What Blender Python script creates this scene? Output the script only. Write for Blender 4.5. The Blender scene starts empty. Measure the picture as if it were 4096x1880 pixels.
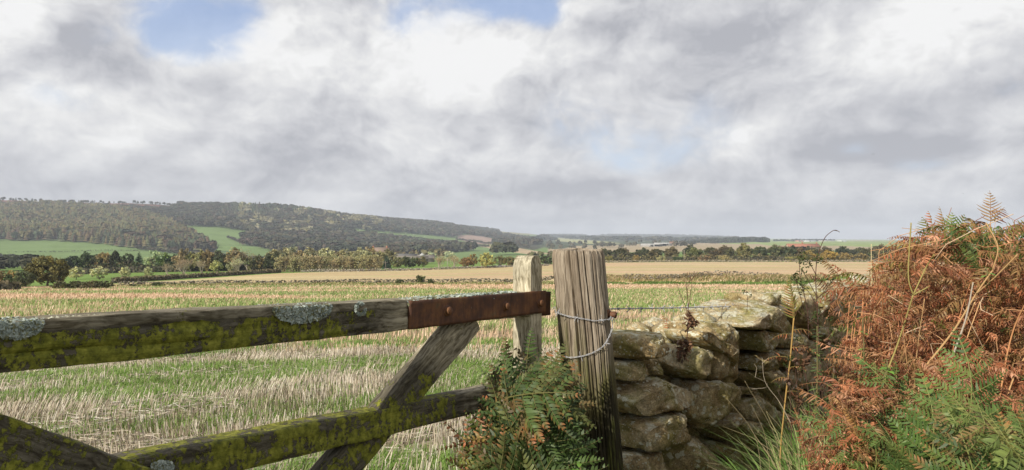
import bpy, math, random
import numpy as np
from mathutils import Vector, Matrix, Euler

# ------------------------------------------------------------------ camera, sun, sky, exposure
FX, CX, HY, CAMH = 1717.0, 1288.0, 606.0, 1.6      # focal length and horizon of the photograph, eye height
scene = bpy.context.scene
C = scene.collection
cam_d = bpy.data.cameras.new('camera')
cam = bpy.data.objects.new('camera', cam_d); C.objects.link(cam)
cam.location = (0, 0, CAMH); cam.rotation_euler = (math.radians(90), 0, 0)
cam_d.sensor_width = 36; cam_d.lens = 36 * FX / 2576; cam_d.shift_y = 15 / 2576
cam_d.clip_start = 0.05; cam_d.clip_end = 40000
cam_d.dof.use_dof = True; cam_d.dof.focus_distance = 3.6; cam_d.dof.aperture_fstop = 13
scene.camera = cam
SUN_EL, SUN_AZ = math.radians(31), math.atan2(-0.67, -0.74)     # azimuth of the sun measured from +Y towards +X
sdir = Vector((math.sin(SUN_AZ) * math.cos(SUN_EL), math.cos(SUN_AZ) * math.cos(SUN_EL), math.sin(SUN_EL)))
sun_d = bpy.data.lights.new('sun', 'SUN'); sun_d.energy = 5.0; sun_d.angle = math.radians(0.5); sun_d.color = (1, 0.93, 0.82)
sun = bpy.data.objects.new('sun', sun_d); C.objects.link(sun); sun.location = (-30, -20, 40)
sun.rotation_euler = (-sdir).to_track_quat('-Z', 'Y').to_euler()
scene.view_settings.view_transform = 'Standard'; scene.view_settings.look = 'None'
scene.view_settings.exposure = 0.32; scene.view_settings.gamma = 1
cy = scene.cycles
cy.use_denoising = True; cy.max_bounces = 6; cy.diffuse_bounces = 3; cy.glossy_bounces = 2; cy.transmission_bounces = 2
cy.volume_bounces = 0; cy.transparent_max_bounces = 4; cy.sample_clamp_indirect = 4

class NT:
    """small helper to write node trees"""
    def __init__(s, tree): s.t = tree
    def n(s, typ, ins=None, **kw):
        nd = s.t.nodes.new(typ)
        for k, v in kw.items(): setattr(nd, k, v)
        for k, v in (ins or {}).items(): s.put(nd.inputs[k], v)
        return nd
    def put(s, sock, v):
        if hasattr(v, 'is_linked') or hasattr(v, 'links'): s.t.links.new(v, sock)
        elif v is not None: sock.default_value = v
    def m(s, op, a, b=None, c=None, clamp=False):
        nd = s.t.nodes.new('ShaderNodeMath'); nd.operation = op; nd.use_clamp = clamp
        for i, v in enumerate((a, b, c)):
            if v is not None: s.put(nd.inputs[i], v)
        return nd.outputs[0]
    def v(s, op, a, b=None):
        nd = s.t.nodes.new('ShaderNodeVectorMath'); nd.operation = op
        s.put(nd.inputs[0], a)
        if b is not None:
            s.put(nd.inputs['Scale'] if op == 'SCALE' else nd.inputs[1], b)
        return nd.outputs['Value'] if op in ('LENGTH', 'DOT_PRODUCT') else nd.outputs[0]
    def mix(s, f, a, b, blend='MIX'):
        nd = s.t.nodes.new('ShaderNodeMix'); nd.data_type = 'RGBA'; nd.blend_type = blend
        s.put(nd.inputs[0], f); s.put(nd.inputs[6], a); s.put(nd.inputs[7], b)
        return nd.outputs[2]
    def noise(s, vec, scale, detail=4, rough=0.55, dist=0.0, out=0):
        nd = s.n('ShaderNodeTexNoise', {'Vector': vec, 'Scale': scale, 'Detail': detail, 'Roughness': rough, 'Distortion': dist})
        return nd.outputs[out]
    def ramp(s, f, stops, interp='LINEAR'):
        nd = s.t.nodes.new('ShaderNodeValToRGB'); cr = nd.color_ramp; cr.interpolation = interp
        while len(cr.elements) < len(stops): cr.elements.new(0.5)
        for e, (p, c) in zip(cr.elements, stops):
            e.position = p; e.color = (c, c, c, 1) if isinstance(c, (int, float)) else (*c[:3], 1)
        s.put(nd.inputs[0], f)
        return nd.outputs[0]
    def sep(s, vec): return s.n('ShaderNodeSeparateXYZ', {0: vec}).outputs
    def comb(s, x, y, z): return s.n('ShaderNodeCombineXYZ', {0: x, 1: y, 2: z}).outputs[0]

world = bpy.data.worlds.new('World'); scene.world = world; world.use_nodes = True
world.node_tree.nodes.clear()
w = NT(world.node_tree)
W_STR = 0.1
wd = w.n('ShaderNodeTexCoord').outputs['Generated']
wd = w.v('NORMALIZE', wd)
wx, wy, wz = w.sep(wd)
el = w.m('ARCSINE', wz)
az = w.m('ARCTAN2', wx, wy)
skyt = w.n('ShaderNodeTexSky', sky_type='NISHITA', sun_disc=False, sun_elevation=SUN_EL, sun_rotation=SUN_AZ,
           air_density=1.0, dust_density=0.6, ozone_density=1.2)
zz = w.m('ADD', w.m('MAXIMUM', wz, 0.0), 0.22)
plane = w.comb(w.m('DIVIDE', wx, zz), w.m('DIVIDE', wy, zz), 0.0)      # the cloud layer seen in perspective
dv = w.comb(w.m('MULTIPLY', az, 2.2), w.m('MULTIPLY', el, 3.0), 1.7)   # tall billows
lowm = w.n('ShaderNodeMapRange', {0: el, 1: 0.06, 2: 0.20}, interpolation_type='SMOOTHSTEP').outputs[0]
warp = w.noise(dv, 2.2, 3, 0.5, out=1); warp2 = w.noise(dv, 9.0, 3, 0.6, out=1)
wv = w.v('ADD', w.v('SCALE', w.v('SUBTRACT', warp, (0.5, 0.5, 0.5)), 0.25), w.v('SCALE', w.v('SUBTRACT', warp2, (0.5, 0.5, 0.5)), 0.05))
q = w.v('ADD', dv, wv); pw = w.v('ADD', plane, w.v('SCALE', wv, 1.6))
n1 = w.noise(pw, 1.3, 8, 0.52)
n2 = w.noise(w.v('ADD', q, (7.3, 2.1, 0)), 6.0, 7, 0.56)
n3 = w.noise(q, 2.4, 10, 0.57)
n3b = w.noise(w.v('ADD', q, (-0.06, 0.085, 0)), 2.4, 10, 0.57)          # the same billows a step towards the sun: their lit rims
n2b = w.noise(w.v('ADD', q, (7.282, 2.125, 0)), 6.0, 7, 0.56)
n1b = w.noise(w.v('ADD', pw, (-0.05, 0.09, 0)), 1.3, 8, 0.52)
def to_ang(x, y):
    a = math.atan((x - CX) / FX); return a, math.atan((HY - y) / FX * math.cos(a))
def blobs(lst):
    acc = None
    for (x, y, sx, sy, amp) in lst:
        a, e = to_ang(x, y); ca = math.cos(a)
        dx = w.m('MULTIPLY', w.m('SUBTRACT', az, a), FX / (sx * ca * ca))
        dy = w.m('MULTIPLY', w.m('SUBTRACT', el, e), FX / (sy * ca))
        q = w.m('ADD', w.m('MULTIPLY', dx, dx), w.m('MULTIPLY', dy, dy))
        g = w.m('MULTIPLY', w.m('EXPONENT', w.m('MULTIPLY', q, -0.5)), amp)
        acc = g if acc is None else w.m('ADD', acc, g)
    return acc
# bright and dark banks of the real cloud cover: x, y, spread, spread, amount
LUM = [(30, 60, 110, 90, .26), (250, 130, 95, 75, -.26), (340, 175, 50, 30, -.10), (40, 220, 100, 60, .10), (330, 235, 90, 30, .14),
       (200, 280, 150, 45, .06), (470, 240, 90, 50, -.12), (560, 190, 30, 45, -.17), (470, 150, 60, 25, .08), (700, 120, 90, 110, .12),
       (560, 100, 25, 50, .14), (640, 290, 80, 40, .08), (470, 392, 70, 24, .17), (60, 385, 60, 30, -.10), (200, 440, 220, 40, -.07),
       (820, 80, 80, 60, .04), (900, 420, 110, 30, -.09), (1150, 170, 85, 85, .25), (1090, 60, 50, 50, .12), (1240, 120, 60, 70, .10),
       (1180, 300, 90, 40, -.07), (1260, 360, 25, 30, .16), (940, 200, 60, 60, .04), (850, 300, 120, 70, .0), (700, 440, 200, 40, -.06),
       (1560, 100, 130, 90, -.16), (1900, 90, 190, 110, -.15), (1440, 110, 50, 60, .06), (1660, 200, 120, 60, .04), (1850, 345, 45, 32, .22),
       (2130, 130, 110, 60, .0), (2290, 80, 120, 55, .24), (2430, 30, 120, 60, .22), (2200, 160, 90, 50, .20), (2060, 200, 80, 60, .04),
       (2560, 130, 60, 60, -.14), (2420, 240, 170, 45, -.20), (2200, 290, 130, 40, -.12), (2250, 372, 170, 28, -.24), (2050, 385, 140, 26, -.12), (1288, 560, 1400, 22, -.04), (1500, 40, 130, 60, .10), (60, 330, 150, 50, .05), (1750, 300, 60, 40, .10), (150, 480, 260, 25, -.05), (2380, 500, 200, 30, .05),
       (2540, 340, 60, 40, .06), (2440, 430, 130, 30, .06), (1480, 465, 45, 16, -.14), (1360, 470, 60, 30, -.10), (1640, 430, 40, 30, .10),
       (1960, 500, 150, 14, .05), (1700, 400, 200, 40, .0), (1420, 330, 40, 90, -.06), (1900, 470, 200, 30, -.04), (2500, 400, 60, 20, .10)]
BLU = [(470, 50, 110, 65, 1.35), (400, 95, 60, 40, .7), (600, 70, 50, 60, .55), (500, 130, 90, 35, .45), (1020, 40, 55, 50, .95), (985, 90, 30, 45, .45),
       (1270, 8, 110, 28, .95), (1370, 30, 35, 25, .7), (160, 248, 70, 26, .55), (1540, 330, 110, 55, .62), (1680, 385, 110, 40, .45),
       (1440, 260, 60, 40, .5), (2150, 375, 40, 14, .40), (2530, 215, 60, 35, .45), (2330, 415, 70, 16, .35), (1590, 400, 60, 22, .45), (1780, 270, 50, 40, .2)]
lum = blobs(LUM); blu = blobs(BLU)
hor = w.m('EXPONENT', w.m('MULTIPLY', el, -8.0))                      # greyer and smoother towards the horizon
base = w.m('SUBTRACT', 0.745, w.m('MULTIPLY', hor, 0.17))
amp = w.m('SUBTRACT', 1.0, w.m('MULTIPLY', hor, 0.55))
rel = w.m('ADD', w.m('MULTIPLY', w.m('SUBTRACT', n3, n3b), 0.98), w.m('MULTIPLY', w.m('SUBTRACT', n2, n2b), 0.34))
rel = w.m('ADD', rel, w.m('MULTIPLY', w.m('SUBTRACT', n1, n1b), 0.40))
tex = w.m('ADD', w.m('MULTIPLY', w.m('SUBTRACT', n1, 0.5), 0.30), w.m('MULTIPLY', w.m('SUBTRACT', n3, 0.5), 0.42))
def billow(off):
    a = w.m('ABSOLUTE', w.m('SUBTRACT', w.m('MULTIPLY', w.noise(w.v('ADD', q, off), 4.2, 3, 0.5), 2.0), 1.0))
    b = w.m('ABSOLUTE', w.m('SUBTRACT', w.m('MULTIPLY', w.noise(w.v('ADD', q, (off[0] + 3.1, off[1] + 1.7, 0)), 9.5, 4, 0.5), 2.0), 1.0))
    return w.m('ADD', w.m('MULTIPLY', a, 0.62), w.m('MULTIPLY', b, 0.38))
b0 = billow((0.0, 0.0, 0.0)); b1 = billow((-0.022, 0.034, 0.0))
rel = w.m('ADD', rel, w.m('ADD', w.m('MULTIPLY', w.m('SUBTRACT', b0, b1), 0.30), w.m('MULTIPLY', w.m('SUBTRACT', b0, 0.2), 0.10)))
tex = w.m('MULTIPLY', w.m('ADD', tex, rel), amp)
lump = w.m('MULTIPLY', lum, w.m('ADD', 0.25, w.m('MULTIPLY', n3, 1.3)))
L = w.m('ADD', w.m('ADD', base, tex), lump)
L = w.m('MINIMUM', w.m('MAXIMUM', L, 0.47), 0.93)
tint = w.ramp(L, [(0.36, (0.945, 0.97, 1.09)), (0.58, (0.975, 0.985, 1.045)), (0.85, (1, 1, 1))])
SKYK = 0.80
cloud = w.v('SCALE', tint, w.m('MULTIPLY', L, SKYK / W_STR))
bn = w.m('ADD', w.m('MULTIPLY', w.m('SUBTRACT', 0.5, n3), 4.6), w.m('MULTIPLY', w.m('SUBTRACT', 0.5, n2), 2.4))
bm = w.m('ADD', w.m('MULTIPLY', blu, 1.25), w.m('MULTIPLY', bn, w.m('MINIMUM', w.m('ADD', w.m('MULTIPLY', blu, 1.3), 0.22), 1.0)))
bm = w.n('ShaderNodeMapRange', {0: bm, 1: 0.18, 2: 1.65}, interpolation_type='SMOOTHSTEP').outputs[0]
bm = w.m('MULTIPLY', bm, 0.84)
pale = w.ramp(el, [(0.0, (0.56, 0.66, 0.80)), (0.14, (0.58, 0.70, 0.88)), (0.30, (0.34, 0.47, 0.75))])
bluec = w.mix(0.88, w.v('SCALE', skyt.outputs[0], 1.2), w.v('SCALE', pale, SKYK / W_STR))
skyc = w.mix(bm, cloud, bluec)
bg = w.n('ShaderNodeBackground', {0: skyc, 1: W_STR})
wo = w.n('ShaderNodeOutputWorld'); w.t.links.new(bg.outputs[0], wo.inputs[0])
world.cycles.sampling_method = 'MANUAL'; world.cycles.sample_map_resolution = 512

# ------------------------------------------------------------------ helpers
rng = np.random.default_rng(7)
def _h(ix, iy, iz, seed):
    n = (ix.astype(np.int64) * 374761393 + iy.astype(np.int64) * 668265263 + iz.astype(np.int64) * 2147483647 + seed * 1274126177) & 0xffffffff
    n = ((n ^ (n >> 13)) * 1274126177) & 0xffffffff
    n = ((n ^ (n >> 16)) * 2246822519) & 0xffffffff
    return ((n ^ (n >> 15)) & 0xffffff) / float(0xffffff)
def vn(x, y, z=None, seed=0):
    x = np.asarray(x, float); y = np.asarray(y, float); z = np.zeros_like(x) if z is None else np.asarray(z, float)
    xi, yi, zi = np.floor(x), np.floor(y), np.floor(z)
    fx, fy, fz = x - xi, y - yi, z - zi
    fx, fy, fz = [f * f * (3 - 2 * f) for f in (fx, fy, fz)]
    r = 0
    for a in (0, 1):
        for b in (0, 1):
            for c in (0, 1):
                wt = (fx if a else 1 - fx) * (fy if b else 1 - fy) * (fz if c else 1 - fz)
                r = r + wt * _h(xi + a, yi + b, zi + c, seed)
    return r
def fbm(x, y, z=None, o=4, seed=0, g=0.5):
    r, a, s, t = 0, 1.0, 1.0, 0
    for i in range(o):
        r = r + a * vn(np.asarray(x) * s, np.asarray(y) * s, None if z is None else np.asarray(z) * s, seed + i * 17); t += a
        a *= g; s *= 2.03
    return r / t
def sstep(a, b, x):
    t = np.clip((x - a) / (b - a), 0, 1); return t * t * (3 - 2 * t)

def mk_mesh(name, V, faces, col=None, mats=None, smooth=False, mi=None, uv=None):
    """V (n,3); faces: list of (m,k) int arrays; col: (n,3) colour per vertex"""
    me = bpy.data.meshes.new(name)
    V = np.ascontiguousarray(V, dtype=np.float32)
    faces = [np.asarray(f, dtype=np.int32) for f in faces if len(f)]
    me.vertices.add(len(V)); me.vertices.foreach_set('co', V.ravel())
    nl = sum(f.size for f in faces); nf = sum(len(f) for f in faces)
    me.loops.add(nl); me.polygons.add(nf)
    me.loops.foreach_set('vertex_index', np.concatenate([f.ravel() for f in faces]).astype(np.int32))
    tot = np.concatenate([np.full(len(f), f.shape[1], np.int32) for f in faces])
    st = np.concatenate([[0], np.cumsum(tot)[:-1]]).astype(np.int32)
    me.polygons.foreach_set('loop_start', st)
    try: me.polygons.foreach_set('loop_total', tot)
    except Exception: pass
    if smooth: me.polygons.foreach_set('use_smooth', np.ones(nf, bool))
    if mi is not None: me.polygons.foreach_set('material_index', np.asarray(mi, np.int32))
    me.update(calc_edges=True)
    if col is not None:
        a = me.color_attributes.new('Col', 'FLOAT_COLOR', 'POINT')
        c4 = np.ones((len(V), 4), np.float32); c4[:, :3] = col
        a.data.foreach_set('color', c4.ravel())
    for m in (mats or []): me.materials.append(m)
    return me
def link(name, me, parent=None, loc=None, rot=None, scale=None):
    o = bpy.data.objects.new(name, me); C.objects.link(o)
    if parent is not None: o.parent = parent
    if loc is not None: o.location = loc
    if rot is not None: o.rotation_euler = rot
    if scale is not None: o.scale = scale if hasattr(scale, '__len__') else (scale,) * 3
    return o
def tag(o, label=None, cat=None, group=None, kind=None):
    if label: o['label'] = label
    if cat: o['category'] = cat
    if group: o['group'] = group
    if kind: o['kind'] = kind
    return o
def empty(name, loc=(0, 0, 0), rz=0, scale=1):
    o = bpy.data.objects.new(name, None); C.objects.link(o); o.location = loc; o.rotation_euler = (0, 0, rz)
    o.scale = scale if hasattr(scale, '__len__') else (scale,) * 3
    o.empty_display_size = 0.1
    return o
def copy_tree(o, parent=None):
    c = o.copy(); C.objects.link(c); c.parent = parent
    for ch in [q for q in o.children]: copy_tree(ch, c)
    return c

class MB:
    """collects geometry into one mesh"""
    def __init__(s): s.V, s.F, s.Cc, s.n = [], {}, [], 0
    def add(s, V, F, col=(0.5, 0.5, 0.5)):
        V = np.asarray(V, float); s.V.append(V)
        for f in (F if isinstance(F, list) else [F]):
            f = np.asarray(f, int)
            if len(f): s.F.setdefault(f.shape[1], []).append(f + s.n)
        c = np.asarray(col, float); s.Cc.append(np.broadcast_to(c, (len(V), 3)) if c.ndim == 1 else c)
        s.n += len(V)
    def tube(s, pts, rad, k=6, col=(0.5, 0.5, 0.5), cap=True):
        pts = np.asarray(pts, float); n = len(pts); rad = np.broadcast_to(np.asarray(rad, float), (n,))
        t = np.gradient(pts, axis=0); t /= np.linalg.norm(t, axis=1)[:, None] + 1e-12
        ref = np.array([0, 0, 1.0]) if abs(t[:, 2]).mean() < 0.8 else np.array([1.0, 0, 0])
        a = np.cross(t, ref); a /= np.linalg.norm(a, axis=1)[:, None] + 1e-12; b = np.cross(t, a)
        th = np.linspace(0, 2 * np.pi, k, endpoint=False)
        V = pts[:, None] + rad[:, None, None] * (np.cos(th)[None, :, None] * a[:, None] + np.sin(th)[None, :, None] * b[:, None])
        V = V.reshape(-1, 3)
        i, j = np.meshgrid(np.arange(n - 1), np.arange(k), indexing='ij')
        j2 = (j + 1) % k
        F = np.stack([i * k + j, i * k + j2, (i + 1) * k + j2, (i + 1) * k + j], -1).reshape(-1, 4)
        fs = [F]
        if cap: fs += [np.array([list(range(k))[::-1]]), np.array([[(n - 1) * k + q for q in range(k)]])]
        if np.ndim(col) == 2: col = np.repeat(np.asarray(col), k, axis=0)
        s.add(V, fs, col)
    def quads(s, P, U, W, col):
        """leaf quads with centre P, half axes U and W"""
        V = np.stack([P - U - W, P + U - W * 0.6, P + U + W, P - U + W * 0.7], 1).reshape(-1, 3)
        F = np.arange(len(P) * 4).reshape(-1, 4)
        c = np.repeat(col, 4, axis=0) if np.ndim(col) == 2 else col
        s.add(V, F, c)
    def data(s):
        return np.concatenate(s.V), [np.concatenate(v) for v in s.F.values()], np.concatenate(s.Cc)
    def mesh(s, name, mats, smooth=False):
        V, F, c = s.data()
        return mk_mesh(name, V, F, c, mats, smooth)
    def build(s, name, mats, parent=None, smooth=False, **kw):
        return link(name, s.mesh(name, mats if isinstance(mats, list) else [mats], smooth), parent, **kw)

def P(x, y, Z):
    return np.array([(x - CX) / FX * Z, Z, CAMH + (HY - y) / FX * Z])
def rdir(n, r=rng):
    v = r.normal(size=(n, 3)); return v / np.linalg.norm(v, axis=1)[:, None]

def material(name, build, rough=0.85, spec=0.25, bump=None):
    m = bpy.data.materials.new(name); m.use_nodes = True; m.node_tree.nodes.clear(); t = NT(m.node_tree)
    col, r, h = build(t)
    b = t.n('ShaderNodeBsdfPrincipled', {'Base Color': col, 'Roughness': r if r is not None else rough, 'Specular IOR Level': spec})
    if h is not None:
        hh, st, di = h
        bn = t.n('ShaderNodeBump', {'Height': hh, 'Strength': st, 'Distance': di}); t.t.links.new(bn.outputs[0], b.inputs['Normal'])
    o = t.n('ShaderNodeOutputMaterial'); t.t.links.new(b.outputs[0], o.inputs[0])
    return m
def attr(t, name='Col'): return t.n('ShaderNodeAttribute', attribute_name=name).outputs[0]
def leaf_mat(name, trans=0.25, rough=0.6, spec=0.2, objcol=False):
    m = bpy.data.materials.new(name); m.use_nodes = True; m.node_tree.nodes.clear(); t = NT(m.node_tree)
    c = attr(t)
    if objcol:
        oi = t.n('ShaderNodeObjectInfo').outputs['Color']; c = t.mix(1.0, c, oi, 'MULTIPLY')
    b = t.n('ShaderNodeBsdfPrincipled', {'Base Color': c, 'Roughness': rough, 'Specular IOR Level': spec})
    tr = t.n('ShaderNodeBsdfTranslucent', {'Color': c})
    ms = t.n('ShaderNodeMixShader', {0: trans}); t.t.links.new(b.outputs[0], ms.inputs[1]); t.t.links.new(tr.outputs[0], ms.inputs[2])
    o = t.n('ShaderNodeOutputMaterial'); t.t.links.new(ms.outputs[0], o.inputs[0])
    return m
M_LEAF = leaf_mat('foliage', 0.2, objcol=True)
M_FROND = leaf_mat('frond', 0.3, rough=0.5, spec=0.3)
M_GRASS = leaf_mat('grass_blades', 0.3, rough=0.6)
M_VCOL = material('plain_colour', lambda t: (attr(t), None, None))
M_BARK = material('bark', lambda t: (t.mix(t.noise(t.n('ShaderNodeTexCoord').outputs['Object'], 30, 4), (0.10, 0.085, 0.06, 1), (0.22, 0.19, 0.14, 1)), None, None))
M_WOODFAR = material('wood_canopy', lambda t: (t.mix(1.0, attr(t), t.ramp(t.noise(t.n('ShaderNodeNewGeometry').outputs['Position'], 0.25, 3, 0.6), [(0.3, 0.85), (0.7, 1.2)]), 'MULTIPLY'), None, None))

# ------------------------------------------------------------------ terrain: height of the land under every line of sight
XS = np.array([-3500, -1500, 0, 300, 400, 500, 600, 700, 800, 900, 1000, 1100, 1200, 1300, 1400, 1500, 1700, 1900, 2100, 2576, 4200], float)
def row(**k):
    xs = sorted(int(a[1:]) for a in k); return np.interp(XS, xs, [k['x%d' % a] for a in xs])
def flat(d, Z): return np.full(len(XS), HY + FX * d / Z)
LAY = [(0.3, flat(1.6, 0.3)), (2, flat(1.6, 2)), (4.2, flat(1.66, 4.2)), (10, flat(2.2, 10)), (20, flat(2.8, 20)), (40, flat(4.0, 40)), (80, flat(6.4, 80)),
       (130, row(x0=726, x300=723, x600=721, x900=719.5, x1300=718, x2576=719)),
       (150, row(x0=722, x300=719, x600=715, x1300=712, x2576=706)),
       (200, row(x0=714, x300=706, x700=700, x1300=694, x1600=690, x2576=690)),
       (240, row(x0=707, x300=696, x700=688, x1300=682, x1600=680, x2576=680)),
       (300, row(x0=697, x300=686, x700=678, x1000=676, x1300=671, x1600=669, x2576=670)),
       (360, row(x0=687, x300=680, x700=672, x1000=670, x1300=664, x1600=660, x2576=660)),
       (520, row(x0=668, x400=665, x800=664, x1100=664, x1300=658, x1600=650, x1900=646, x2576=645)),
       (900, row(x0=650, x300=650, x500=652, x700=656, x900=655, x1000=652, x1100=650, x1300=645, x1500=638, x1900=632, x2576=632)),
       (1200, row(x0=618, x300=622, x500=630, x700=636, x900=640, x1100=640, x1300=636, x1500=632, x1900=627, x2576=626)),
       (1600, row(x0=572, x300=580, x500=590, x700=604, x900=620, x1000=625, x1200=628, x1400=626, x1900=619, x2576=618)),
       (2000, row(x0=530, x300=538, x500=548, x700=562, x800=575, x900=592, x1000=604, x1200=618, x1500=617, x1900=614, x2576=613)),
       (2400, row(x0=501, x300=511, x400=516, x500=520, x600=518, x700=523, x800=533, x900=554, x1000=580, x1100=600, x1200=609, x1400=613, x1900=611, x2576=610)),
       (3000, row(x0=512, x500=530, x700=534, x800=541, x900=549, x1000=556, x1100=568, x1200=592, x1300=604, x1400=608, x1900=609, x2576=608)),
       (3600, row(x0=520, x700=545, x900=556, x1000=560, x1100=563, x1200=580, x1300=599, x1400=605, x1900=607, x2576=607)),
       (4400, row(x0=540, x900=566, x1100=572, x1170=573, x1240=578, x1300=589, x1400=602, x1700=605, x2576=606)),
       (5200, row(x0=560, x1100=585, x1240=583, x1330=583, x1350=588, x1400=598, x1500=602, x1700=604, x2576=605.8)),
       (6500, row(x0=570, x1300=596, x1400=595, x1500=598, x1700=600, x1800=602, x1900=604, x2576=605.5)),
       (8000, row(x0=580, x1300=595, x1400=592.5, x1600=591.5, x1690=593.5, x1745=591.5, x1800=593, x1870=598, x1930=601, x2100=602, x2576=603.5, x3200=603)),
       (10000, row(x0=607, x2576=607)), (14000, row(x0=606.6, x2576=606.6)), (24000, row(x0=606.4, x2576=606.4))]
LZ = np.array([l[0] for l in LAY]); LY = np.array([l[1] for l in LAY])
_xf = np.arange(-3500, 4201, 20.0)
LYf = np.array([np.interp(_xf, XS, r) for r in LY])
_k = np.ones(5) / 5
LYf = np.array([np.convolve(np.pad(r, 2, 'edge'), _k, 'valid') for r in LYf])
def prof_y(x, Z):
    """line in the photograph at which the land at depth Z lies"""
    q = 1 / np.clip(Z, LZ[0], LZ[-1]); iz = np.clip(np.searchsorted(-1 / LZ, -q) - 1, 0, len(LZ) - 2)
    f = (1 / LZ[iz] - q) / (1 / LZ[iz] - 1 / LZ[iz + 1])
    xi = np.clip((x - _xf[0]) / 20.0, 0, len(_xf) - 1.001); i0 = xi.astype(int); fx = xi - i0
    a = LYf[iz, i0] * (1 - fx) + LYf[iz, i0 + 1] * fx
    b = LYf[iz + 1, i0] * (1 - fx) + LYf[iz + 1, i0 + 1] * fx
    return a * (1 - f) + b * f
BANK = lambda X, Y: np.exp(-((Y - 146 - 4 * np.sin(X / 17)) / 3.2) ** 2)
def gz(X, Y):
    X = np.asarray(X, float); Y = np.asarray(Y, float)
    r = np.hypot(X, Y); Z = np.maximum(np.maximum(Y, 0.45 * r), 0.3)
    x = CX + FX * np.clip(X / Z, -2.2, 1.65)
    y = prof_y(x, Z)
    h = CAMH + (HY - y) / FX * Z
    s = sstep(3, 8, Z) * (1 - sstep(60, 200, Z)) * 0.10
    h = h + s * (fbm(X * .25, Y * .25, o=3, seed=5) - .5) * 2
    h = h + sstep(900, 1500, Z) * (Z < 6000) * (fbm(X / 160, Y / 160, o=3, seed=9) - .5) * 14
    bk = BANK(X, Y) * sstep(2, 14, X) * (0.9 + 0.8 * fbm(X * .22, Y * .22, o=3, seed=3))
    u = (X - .503) * .783 - (Y - 2.6) * .622          # the lane side of the wall rises to a low bank
    h = h + .42 * sstep(.15, 1.3, u) * sstep(.7, 1.9, Y) * (1 - sstep(7, 12, Y))
    return h + bk
def gzs(X, Y): return float(gz(np.array([X]), np.array([Y]))[0])
def solveZ(x, y, z0, z1):
    """depth at which the land meets the line of sight through (x, y)"""
    zz = np.linspace(z0, z1, 400); yy = prof_y(np.full(400, float(x)), zz)
    return float(zz[np.argmin(abs(yy - y))])
def inpoly(x, y, poly):
    x = np.asarray(x); y = np.asarray(y); c = np.zeros(x.shape, bool); n = len(poly)
    for i in range(n):
        x0, y0 = poly[i]; x1, y1 = poly[(i + 1) % n]
        if y0 == y1: continue
        k = ((y0 > y) != (y1 > y)) & (x < (x1 - x0) * (y - y0) / (y1 - y0) + x0)
        c ^= k
    return c
# ------------------------------------------------------------------ land cover (woods, pastures, plough) seen from the gate
W_LARCH = [(-500, 510), (0, 514), (130, 511), (250, 519), (330, 527), (400, 546), (440, 564), (490, 592), (530, 617), (546, 638), (500, 638), (430, 633), (330, 619), (230, 608), (130, 601), (0, 601), (-500, 605)]
W_UP = [(-500, 490), (0, 494), (300, 504), (450, 506), (600, 500), (880, 522), (1000, 542), (1110, 549), (1165, 562), (1182, 582), (1140, 594), (1060, 586), (1000, 582), (930, 577), (850, 572), (842, 578),
        (900, 588), (940, 593), (1000, 600), (1080, 613), (1150, 618), (1190, 628), (1100, 634), (950, 641), (860, 652), (765, 657), (760, 641), (700, 632), (640, 618), (600, 600), (655, 594), (652, 590), (610, 577), (545, 568), (440, 564), (400, 546), (330, 527), (250, 519), (130, 511), (0, 514), (-500, 510)]
W_SCARP = [(1165, 562), (1245, 573), (1262, 588), (1330, 598), (1372, 620), (1345, 629), (1290, 622), (1240, 612), (1262, 603), (1240, 598), (1190, 590), (1150, 582)]
W_RIDGE = [(1340, 600), (1400, 588), (1700, 588), (1850, 594), (1870, 606), (1700, 611), (1560, 615), (1450, 618), (1400, 628), (1350, 618)]
NOT_RIDGE = [(1370, 596), (1500, 605), (1570, 613), (1480, 613), (1400, 606)]
HEATHER = [(-500, 500), (0, 502), (180, 506), (330, 512), (440, 519), (440, 522), (330, 517), (180, 512), (0, 509), (-500, 508)]
PLOUGH = [(1150, 592), (1190, 590), (1250, 601), (1262, 615), (1200, 614), (1150, 602)]
BUFF = [(1175, 613), (1200, 615), (1290, 621), (1390, 639), (1330, 640), (1240, 626)]
ST_CA, ST_SA = math.cos(math.radians(27)), math.sin(math.radians(27))
def green_amount(X, Y):
    """share of green regrowth among the stubble, in bands along the drill rows"""
    a = X * ST_CA + Y * ST_SA; b = -X * ST_SA + Y * ST_CA
    wv = (fbm(a * .12, b * .12, o=2, seed=41) - .5) * 5
    n = fbm(a * .09, (b + wv) * .42, o=3, seed=21) * .6 + fbm(a * .35, (b + wv) * 1.2, o=3, seed=22) * .4
    n2 = fbm(X * .018, (Y + 6 * vn(X * .05, Y * .05, seed=3)) * .085, o=3, seed=23)
    f = sstep(18, 45, Y)
    n = n * (1 - f * .75) + n2 * f * .75
    return sstep(.43, .60, n)
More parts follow.
